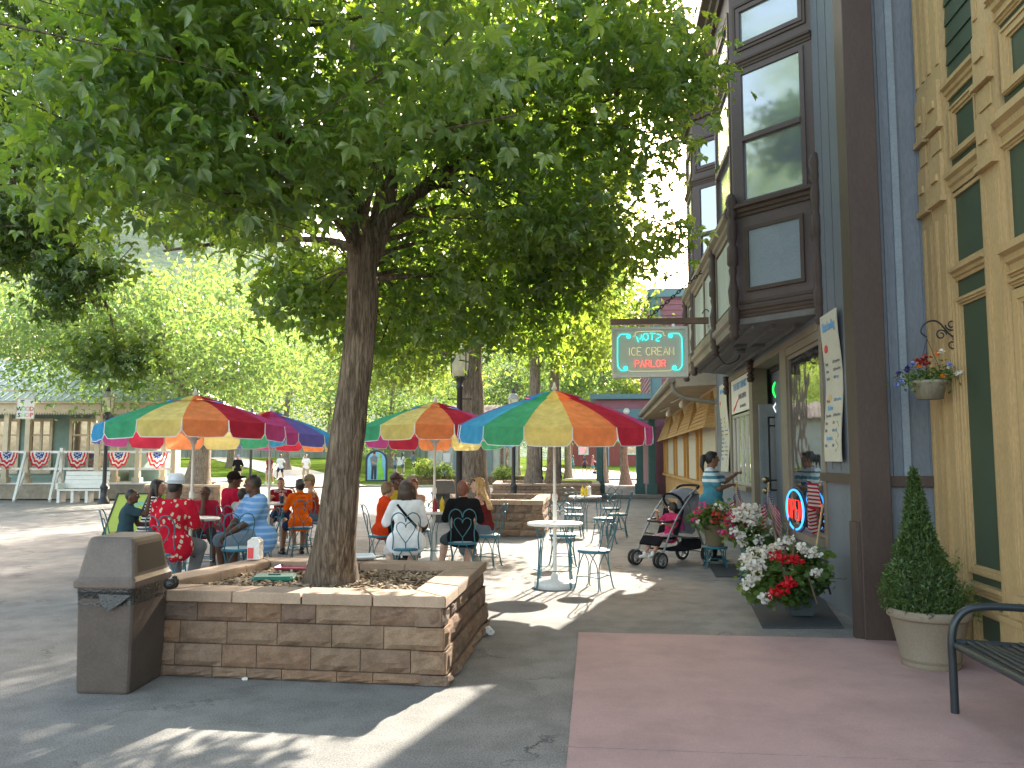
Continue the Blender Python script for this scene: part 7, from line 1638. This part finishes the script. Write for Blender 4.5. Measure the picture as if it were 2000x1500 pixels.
for q in (-1, 1): m.tube([(q*.2, .4, .1), (q*.2, -.3, 1.0)], .02, 5); m.tube([(q*.2, -.25, .1), (q*.2, .1, .7)], .02, 5)
m.build('frame', FBK, t, world=False); m = MB()
for q in (-1, 1):
    for y in (.42, -.25): m.lathe([(0, -.02), (.11, -.02), (.11, .02), (0, .02)], (q*.2, y, .11), 12, 0, True, Matrix(((0, 0, 1), (1, 0, 0), (0, 1, 0))))
m.build('wheels', TYRE, t, world=False)
# ================================================================ flower pots by the shop
PETW = LEAF('petal_white', (.74, .74, .72), (.82, .80, .76), (.6, .6, .55), .3, .02); PETR = LEAF('petal_red', (.55, .01, .03), (.72, .03, .04), (.6, .03, .03), .3, .02); PETM = LEAF('petal_magenta', (.48, .02, .18), (.62, .06, .24), (.6, .06, .22), .3, .02); PETC = LEAF('petal_coral', (.70, .04, .05), (.78, .12, .10), (.6, .1, .06), .3, .02)
LGR = LEAF('geranium_leaf', (.05, .11, .025), (.12, .20, .05), (.22, .38, .06), .4, .05)
ROUNDLEAF = np.array([(0, 0, 0), (.36, .12, .05), (.52, .5, .08), (.3, .9, .04), (0, .98, 0), (-.3, .9, .04), (-.52, .5, .08), (-.36, .12, .05), (0, .45, -.02)]); RL_F = [(i, i+1, 8) for i in range(7)]+[(7, 0, 8)]
def bloom(c, r, n, seed, flat=.8):
    g2 = np.random.default_rng(seed); d = g2.normal(size=(n, 3)); d /= np.linalg.norm(d, axis=1)[:, None]; return np.array(c)+d*np.array([r, r, r*flat])*g2.uniform(.75, 1.0, (n, 1))
def leafpile(ells, n, seed): return crown_points(ells, n, seed, .05, 8, .0, 3, .3)
def flower_thing(loc, label, foliage, nleaf, blooms, seed, lsize=.06, group='flower pots along the shop front', psize=.032):
    """foliage: ellipsoids relative to loc; blooms: {part name: (material, [(centre, radius, petals)])}"""
    t = thing('flower_pot', loc, label, 'flower pot', group)
    p, tn = leafpile(foliage, nleaf, seed); leaf_mesh('foliage', p, lsize, LGR, t, ROUNDLEAF, RL_F, .1, tn, seed)
    sm_ = MB(); r = random.Random(seed)
    for (c, rr_, _) in foliage:
        for k in range(12): sm_.tube(smooth_path([(r.gauss(0, .03), r.gauss(0, .03), foliage[0][0][2]-.15), (c[0]*.6+r.gauss(0, .04), c[1]*.6+r.gauss(0, .04), c[2]-.05), (c[0]+r.gauss(0, rr_[0]*.6), c[1]+r.gauss(0, rr_[1]*.6), c[2]+r.gauss(.03, rr_[2]*.5))], 3), .004, 4)
    sm_.build('stems', LSP, t, world=False)
    for nm, (mt, lst) in blooms.items():
        leaf_mesh(nm, np.concatenate([bloom(c, r_, k, seed+i) for i, (c, r_, k) in enumerate(lst)]), psize, mt, t, ROUNDLEAF, RL_F, -.2, None, seed+7)
    return t
def at_(px, py, d, base): return tuple(PD(px, py, d)-base)
# olive pot on a blue stool
def flower_stool(loc, h, label):
    t = thing('plant_stool', loc, label, 'stool', 'blue wire stools under the flowers'); m = MB(); m.lathe([(.15, h-.03), (.175, h-.025), (.175, h), (.15, h+.004), (0, h+.004)], (0, 0, 0), 24); m.build('seat', SEATM, t, world=False)
    for k in range(4):
        a = PI/4+k*PI/2; c, s = math.cos(a), math.sin(a); tx, ty = -s, c; m = MB()
        for q in (-1, 1): m.tube(smooth_path([(.14*c+q*.07*tx, .14*s+q*.07*ty, h-.03), (.155*c+q*.03*tx, .155*s+q*.03*ty, h*.75), (.175*c+q*.01*tx, .175*s+q*.01*ty, h*.4), (.205*c+q*.012*tx, .205*s+q*.012*ty, .02), (.225*c+q*.022*tx, .225*s+q*.022*ty, .006)], 4), .008, 6)
        m.build('leg', WIRE, t, world=False)
    m = MB(); m.tube([(.185*math.cos(2*PI*i/24), .185*math.sin(2*PI*i/24), h*.33) for i in range(24)], .007, 6, 0, False, True, True); m.build('stretcher', WIRE, t, world=False); return t
def pot(t, prof, mt, z0, n=28, sq=False):
    m = MB(); m.lathe([(r, z0+z) for r, z in prof], (0, 0, 0), 4 if sq else n, 0, not sq); o = m.build('pot', mt, t, world=False)
    if sq: o.rotation_euler.z = PI/4
    return o
OLIVE = M('olive_pot', (.19, .165, .10), .6, .1, 4, 60, .1); DKPOT = M('slate_pot', (.055, .075, .085), .55, .12, 4, 60, .15)
F1 = AT(1393, 11.9); flower_stool(F1, .30, 'blue stool carrying the olive flower pot beside the stroller')
e1 = lambda px, py, d=11.9: at_(px, py, d, F1)
t = flower_thing(F1, 'olive pot of red and magenta flowers on a blue stool by the stroller', [(e1(1395, 1005), (.30, .26, .16), 2), (e1(1372, 1015), (.16, .16, .14), 1)], 900, {'red_blooms': (PETC, [(e1(1398, 1003, 11.6), .06, 26), (e1(1395, 1018, 11.6), .055, 22), (e1(1412, 1012, 11.6), .05, 18), (e1(1408, 998, 11.7), .05, 18)]), 'magenta_blooms': (PETM, [(e1(1372, 988, 11.7), .085, 34), (e1(1362, 1000, 11.7), .06, 22), (e1(1356, 1016, 11.7), .06, 20), (e1(1420, 1006, 11.6), .06, 22)]), 'white_blooms': (PETW, [(e1(1402, 990, 11.7), .07, 26), (e1(1412, 994, 11.7), .06, 22), (e1(1362, 1021, 11.6), .03, 8)])}, 61)
pot(t, [(.115, 0), (.12, .01), (.165, .27), (.18, .275), (.18, .31), (.165, .31), (.15, .28), (0, .28)], OLIVE, .304)
F2 = AT(1468, 10.5); flower_stool(F2, .42, 'blue stool carrying the big mass of white flowers')
e2 = lambda px, py, d=10.4: at_(px, py, d, F2)
wp = [(1440, 1000), (1455, 994), (1470, 992), (1478, 1003), (1462, 1008), (1487, 1008), (1492, 1018), (1476, 1018), (1500, 1024), (1468, 1020), (1488, 1032), (1465, 1038), (1447, 1050), (1449, 1058), (1483, 1054), (1482, 1064), (1435, 1038), (1436, 1012), (1502, 1040), (1450, 1012), (1480, 996), (1496, 1030)]
t = flower_thing(F2, 'big mass of white petunias with some magenta, spilling over a blue stool', [(e2(1470, 1025), (.34, .28, .17), 2.4), (e2(1450, 1045), (.2, .2, .16), 1), (e2(1485, 1055), (.2, .2, .16), 1.2)], 1500, {'white_blooms': (PETW, [(e2(px, py, 10.25-.02*(i % 5)), .066, 40) for i, (px, py) in enumerate(wp)]), 'magenta_blooms': (PETM, [(e2(px, py, 10.3), .05, 20) for px, py in ((1428, 1008), (1418, 1020), (1426, 1026), (1444, 1020), (1452, 1026), (1413, 1040), (1432, 1046))])}, 67, psize=.037)
pot(t, [(.11, 0), (.12, .01), (.16, .22), (.175, .225), (.175, .26), (.16, .26), (0, .24)], DKPOT, .425)
F3 = AT(1552, 8.25); e3 = lambda px, py, d=8.1: at_(px, py, d, F3)
w3 = [(1465, 1100), (1458, 1106), (1480, 1098), (1475, 1106), (1478, 1122), (1466, 1135), (1458, 1142), (1500, 1075), (1510, 1070), (1492, 1080), (1505, 1082), (1565, 1070), (1582, 1078), (1470, 1078), (1496, 1168), (1525, 1065), (1541, 1055), (1590, 1082), (1455, 1090), (1487, 1104)]
t = flower_thing(F3, 'big square slate pot of red and white geraniums with driftwood sticks, nearest the viewer', [(e3(1545, 1110), (.34, .3, .22), 3), (e3(1500, 1120), (.22, .22, .24), 1.6), (e3(1585, 1120), (.18, .2, .22), 1.3), (e3(1490, 1145), (.14, .16, .14), .8), (e3(1545, 1160), (.2, .2, .1), .7)], 2100, {'red_blooms': (PETR, [(e3(1514, 1085, 7.8), .06, 46), (e3(1553, 1096, 7.8), .062, 46), (e3(1534, 1093, 7.85), .045, 26), (e3(1539, 1138, 7.7), .062, 46), (e3(1530, 1150, 7.7), .065, 46), (e3(1514, 1163, 7.68), .062, 46), (e3(1548, 1143, 7.72), .04, 20)]), 'white_blooms': (PETW, [(e3(px, py, 7.85), .055, 36) for px, py in w3]+[(e3(1594, 1120, 7.75), .055, 40)])}, 73, .062, psize=.034)
pot(t, [(.15, 0), (.155, .01), (.215, .30), (.235, .305), (.235, .34), (.21, .34), (0, .3)], DKPOT, .024, 4, True)
DW = M('driftwood', (.17, .12, .10), .9, .3, 12, 60, .5, stretch=(3, 3, .5)); m = MB()
for pts, r0 in (([(1540, 1150), (1528, 1105), (1518, 1060), (1508, 1020)], .022), ([(1535, 1085), (1525, 1050), (1512, 1020), (1500, 985)], .016), ([(1545, 1135), (1549, 1080), (1553, 1020)], .013), ([(1575, 1115), (1585, 1145), (1596, 1180)], .016), ([(1470, 1085), (1500, 1076), (1530, 1082)], .007), ([(1460, 1012), (1485, 1022), (1505, 1030)], .007), ([(1535, 1070), (1538, 1040), (1542, 1010)], .014)):
    ps = smooth_path([PD(px, py, 7.9)-F3 for px, py in pts], 4); m.tube(ps, [lerp(r0, r0*.5, i/(len(ps)-1)) for i in range(len(ps))], 7)
m.build('driftwood_sticks', DW, t, world=False)
m = MB(); a, b = PX(1607, 985, 2.33), PD(1589, 1108, 8.3); m.tube([b, b.lerp(a, .5), a], [.013, .012, .011], 8); tag(m.build('bamboo_stick', M('pale_stick', (.45, .32, .17), .7, .12, 20, 60, .1)), 'thin pale stick leaning against the wall behind the geraniums', 'stick')
m = MB(); m.tube(smooth_path([PD(1590, 1095, 8.6), PD(1604, 1092, 8.6), PD(1614, 1102, 8.5), PD(1610, 1115, 8.4), PD(1622, 1160, 8.2)], 5), .011, 6); tag(m.build('hose', M('black_hose', (.03, .03, .035), .5, .05)), 'dark hose curling by the wall behind the geraniums', 'hose')
# flags
def usflag_mat():
    m, nt, out = newmat('cloth_usflag'); n = N(nt); uv = n('TexCoord').outputs['Object']; x, y, z = n('SeparateXYZ', Vector=uv).outputs[:3]
    u = n('Attribute', dict(attribute_name='fu')).outputs['Fac']; v = n('Attribute', dict(attribute_name='fv')).outputs['Fac']
    st = math_(n, 'LESS_THAN', math_(n, 'FRACT', math_(n, 'MULTIPLY', v, 6.5)), .5); base = mix(n, st, (.50, .47, .45), (.36, .02, .035))
    can = math_(n, 'MULTIPLY', math_(n, 'LESS_THAN', u, .4), math_(n, 'GREATER_THAN', v, .46)); fu = math_(n, 'SUBTRACT', math_(n, 'FRACT', math_(n, 'MULTIPLY', u, 12.5)), .5); fv = math_(n, 'SUBTRACT', math_(n, 'FRACT', math_(n, 'MULTIPLY', v, 9.3)), .5)
    rr_ = math_(n, 'ADD', math_(n, 'MULTIPLY', fu, fu), math_(n, 'MULTIPLY', fv, fv)); cc_ = mix(n, math_(n, 'LESS_THAN', rr_, .07), (.02, .03, .11), (.55, .55, .55))
    base = mix(n, can, base, cc_); d = n('BsdfDiffuse', Color=base); tt = n('BsdfTranslucent', Color=base); s = n('MixShader', i0=.3, i1=d.outputs[0], i2=tt.outputs[0]); nt.links.new(s.outputs[0], out.inputs[0]); return m
USF = usflag_mat(); STK = M('flag_stick', (.50, .36, .18), .6, .08, 10, 60, .05)
def flag_cloth(par, top_, L_, H_, dirn, hang, seed):
    nx, nz = 22, 14; vs = []; fu = []; fv = []
    for i in range(nx+1):
        for j in range(nz+1):
            u, v = i/nx, j/nz; fold = .028*math.sin(u*11+seed+v*1.2)*u
            # hanging limp: the fly end droops and gathers
            p = V(top_)+V(dirn)*L_*u*(1-hang*.55)+V((0, 0, -H_*(1-v)-L_*u*hang*.75))+V((-V(dirn).y, V(dirn).x, 0))*fold*2.2; vs.append(tuple(p)); fu.append(u); fv.append(v)
    me = bpy.data.meshes.new('flag_cloth'); me.from_pydata(vs, [], [(i*(nz+1)+j, (i+1)*(nz+1)+j, (i+1)*(nz+1)+j+1, i*(nz+1)+j+1) for i in range(nx) for j in range(nz)]); me.materials.append(USF)
    for nm, dat in (('fu', fu), ('fv', fv)): a = me.attributes.new(nm, 'FLOAT', 'POINT'); a.data.foreach_set('value', dat)
    me.polygons.foreach_set('use_smooth', [True]*len(me.polygons)); o = bpy.data.objects.new('flag_cloth', me); COL.objects.link(o); o.parent = par; return o
for px, yt, yb_, d, lb in ((1437, 942, 1005, 11.3, 'small American flag on a stick stuck in the flowers, beside the standing woman'), (1499, 944, 1020, 10.2, 'small American flag on a stick in the white petunias, left of the OPEN sign')):
    b, a = PD(px-4, yb_+10, d), PD(px+2, yt, d); t = thing('flag', b, lb, 'flag', 'small American flags in the flower pots'); m = MB(); m.tube([V((0, 0, 0)), a-b], .007, 6); m.ball(a-b, .014, 8); m.build('stick', STK, t, world=False)
    flag_cloth(t, (a-b)-V((0, 0, .03)), .44, .26, (.72, -.45, 0), 1.15, px); 
    flag_cloth(t, (a-b)*.86-V((0.01, 0, .06)), .24, .26, (-.8, -.4, 0), 1.1, px+2)
# OPEN neon sign in the window, bunting, signs in the window
ox = PX(1552, 995, 2.3); t = thing('open_sign', (2.3, ox.y, ox.z), 'lit red and blue neon OPEN sign in the shop window', 'neon sign')
fo_ = lambda u, v, w: V((2.30-w, ox.y-u, ox.z+v))
OB = EM('neon_blue', (.05, .35, 1), 2.2); OR_ = EM('neon_red_open', (1, .03, .02), 2.2)
m = MB(); m.tube([fo_(.44*math.cos(2*PI*i/48), .235*math.sin(2*PI*i/48), 0) for i in range(48)], .012, 8, 0, True, True, True); m.build('ring', OB, t)
m = MB(); neon_text(m, 'OPEN', fo_, -.34, -.115, .13, .23, .055, .0065); m.build('letters', OR_, t)
m = MB(); m.tube([fo_(.47*math.cos(2*PI*i/48), .265*math.sin(2*PI*i/48), -.03) for i in range(48)], .01, 6, 0, True, True, True); m.build('backing', BLK, t)
q = PX(1588, 985, 2.3); t = thing('window_bunting', (2.3, q.y, q.z), 'red white and blue star bunting hanging inside the window right of the OPEN sign', 'bunting')
flag_cloth(t, (-.02, .18, .26), .36, .26, (0, -1, 0), .15, 3); flag_cloth(t, (-.03, .14, .02), .34, .24, (0, -1, 0), .35, 5)
m = MB(); 
for z in (.78, .86, .94): rect(m, f, U(9.45), U(9.85), z, z+.055, .03, .035)
o = m.build('window_notice', M('faded_red_notice', (.40, .10, .10), .7, .2, 30, 90, 0)); tag(o, 'faded red notice low in the window beside the OPEN sign', 'notice')
m = MB(); m.lathe([(.10, 0), (.14, 0), (.14, .012), (.10, .012), (.10, 0)], (0, 0, 0), 28, 0, True, Matrix(((0, 0, -1), (1, 0, 0), (0, 1, 0)))); o = None
GN = EM('neon_green', (.03, 1, .12), 1.6); GW = EM('neon_white', (.9, .95, 1), 1.0)
t = thing('cone_sign', (2.86, 13.1, 2.3), 'green and white neon ring above the shop door', 'neon sign'); fg = lambda u, v, w: V((2.86+u*.75, 13.12, 2.62+v*.75)); m = MB(); m.tube([fg(.26*math.cos(2*PI*i/40), .26*math.sin(2*PI*i/40), 0) for i in range(40)], .014, 8, 0, True, True, True); m.build('green_ring', GN, t); m = MB(); m.tube([fg(-.2, -.27, 0), fg(-.26, -.36, 0), fg(-.22, -.46, 0), fg(0, -.5, 0), fg(.2, -.45, 0)], .012, 8); m.build('white_tube', GW, t)
# mats
MATM = M('rubber_mat', (.06, .065, .07), .85, .15, 12, 90, .3)
for (pts, lb) in (([G(1398, 1128), G(1462, 1128), G(1446, 1103), G(1384, 1103)], 'dark rubber mat on the ground behind the blue stools'), ([G(1490, 1228), G(1648, 1228), G(1600, 1160), G(1455, 1160)], 'dark rubber mat under the geranium pot by the shop corner')):
    m = MB(); m.prism([(p.x, p.y) for p in pts], .004, .016, lambda u, v, z: (u, v, z)); tag(m.build('floor_mat', MATM), lb, 'mat', 'rubber mats by the shop')
# hanging basket
hb = V((2.60, 6.56, 2.0)); hb = PD(1815, 762, 6.6); t = thing('hanging_basket', hb, 'hanging basket of pansies on a scrolled iron bracket by the yellow shop', 'flower basket')
m = MB(); m.lathe([(.09, -.07), (.1, -.075), (.125, .05), (.135, .055), (.135, .075), (.12, .075), (0, .06)], (0, 0, 0), 24); m.build('basket', M('grey_basket', (.32, .31, .24), .6, .15, 14, 60, .3, stretch=(1, 1, .3)), t, world=False)
p, tn = leafpile([((0, 0, .11), (.15, .14, .06), 2), ((.12, 0, .13), (.09, .09, .09), 1), ((-.12, 0, .08), (.07, .08, .07), 1)], 700, 81); leaf_mesh('foliage', p, .035, LGR, t, OVAL, OVAL_F, .3, tn, 81)
PAN = {'orange': LEAF('pansy_orange', (.75, .20, .01), (.8, .3, .02), (.6, .2, .02), .2), 'maroon': LEAF('pansy_maroon', (.22, .015, .012), (.4, .05, .02), (.3, .02, .02), .2), 'violet': LEAF('pansy_violet', (.02, .012, .06), (.08, .06, .35), (.1, .06, .3), .2), 'white': PETW, 'blue': LEAF('pansy_blue', (.10, .14, .50), (.2, .26, .6), (.1, .1, .4), .2)}
eb = lambda px, py: tuple(PD(px, py, 6.45)-hb)
for nm, lst in dict(orange=[(1830, 690), (1842, 736), (1798, 716)], maroon=[(1792, 704), (1804, 702), (1812, 697), (1815, 708), (1808, 712), (1797, 709)], violet=[(1770, 722), (1756, 730), (1776, 718)], blue=[(1760, 745), (1753, 752), (1858, 712), (1782, 712)], white=[(1868, 730), (1875, 728), (1858, 715), (1838, 688)]).items():
    leaf_mesh(nm+'_blooms', np.concatenate([bloom(eb(*c), .016, 14, 5+i) for i, c in enumerate(lst)]), .024, PAN[nm], t, ROUNDLEAF, RL_F, -.2, None, 90)
m = MB(); hk = V((hb.x, hb.y, hb.z+.46)); br = V((YX+.0, hb.y-.0, hb.z+.48))
for a in (0, 2.1, 4.2): m.tube([V((.125*math.cos(a), .125*math.sin(a), .07)), V((0, 0, .42))], .0025, 4)
m.build('hanger', IRON, t, world=False)
m = MB(); sc = lambda c, r, a0, tr, k=18: [hb+V((c[0]+r*(1-.7*i/k)*math.cos(a0+tr*2*PI*i/k), 0, c[1]+r*(1-.7*i/k)*math.sin(a0+tr*2*PI*i/k))) for i in range(k+1)]
xw = YX+.02-hb.x
m.tube(smooth_path([hb+V((xw, 0, .40)), hb+V((xw*.7, 0, .46)), hb+V((xw*.35, 0, .56)), hb+V((0, 0, .55)), hb+V((-.045, 0, .48)), hb+V((.0, 0, .43))], 6), .007, 6); m.tube([hb+V((xw, 0, .28)), hb+V((xw, 0, .64))], .008, 6)
m.tube(sc((xw*.45, .45), .045, 0, 1.3), .006, 6); m.tube(sc((xw*.8, .53), .05, PI, 1.4), .006, 6); m.tube(sc((xw*.8, .37), .045, PI/2, -1.4), .006, 6); m.build('bracket', IRON, t)
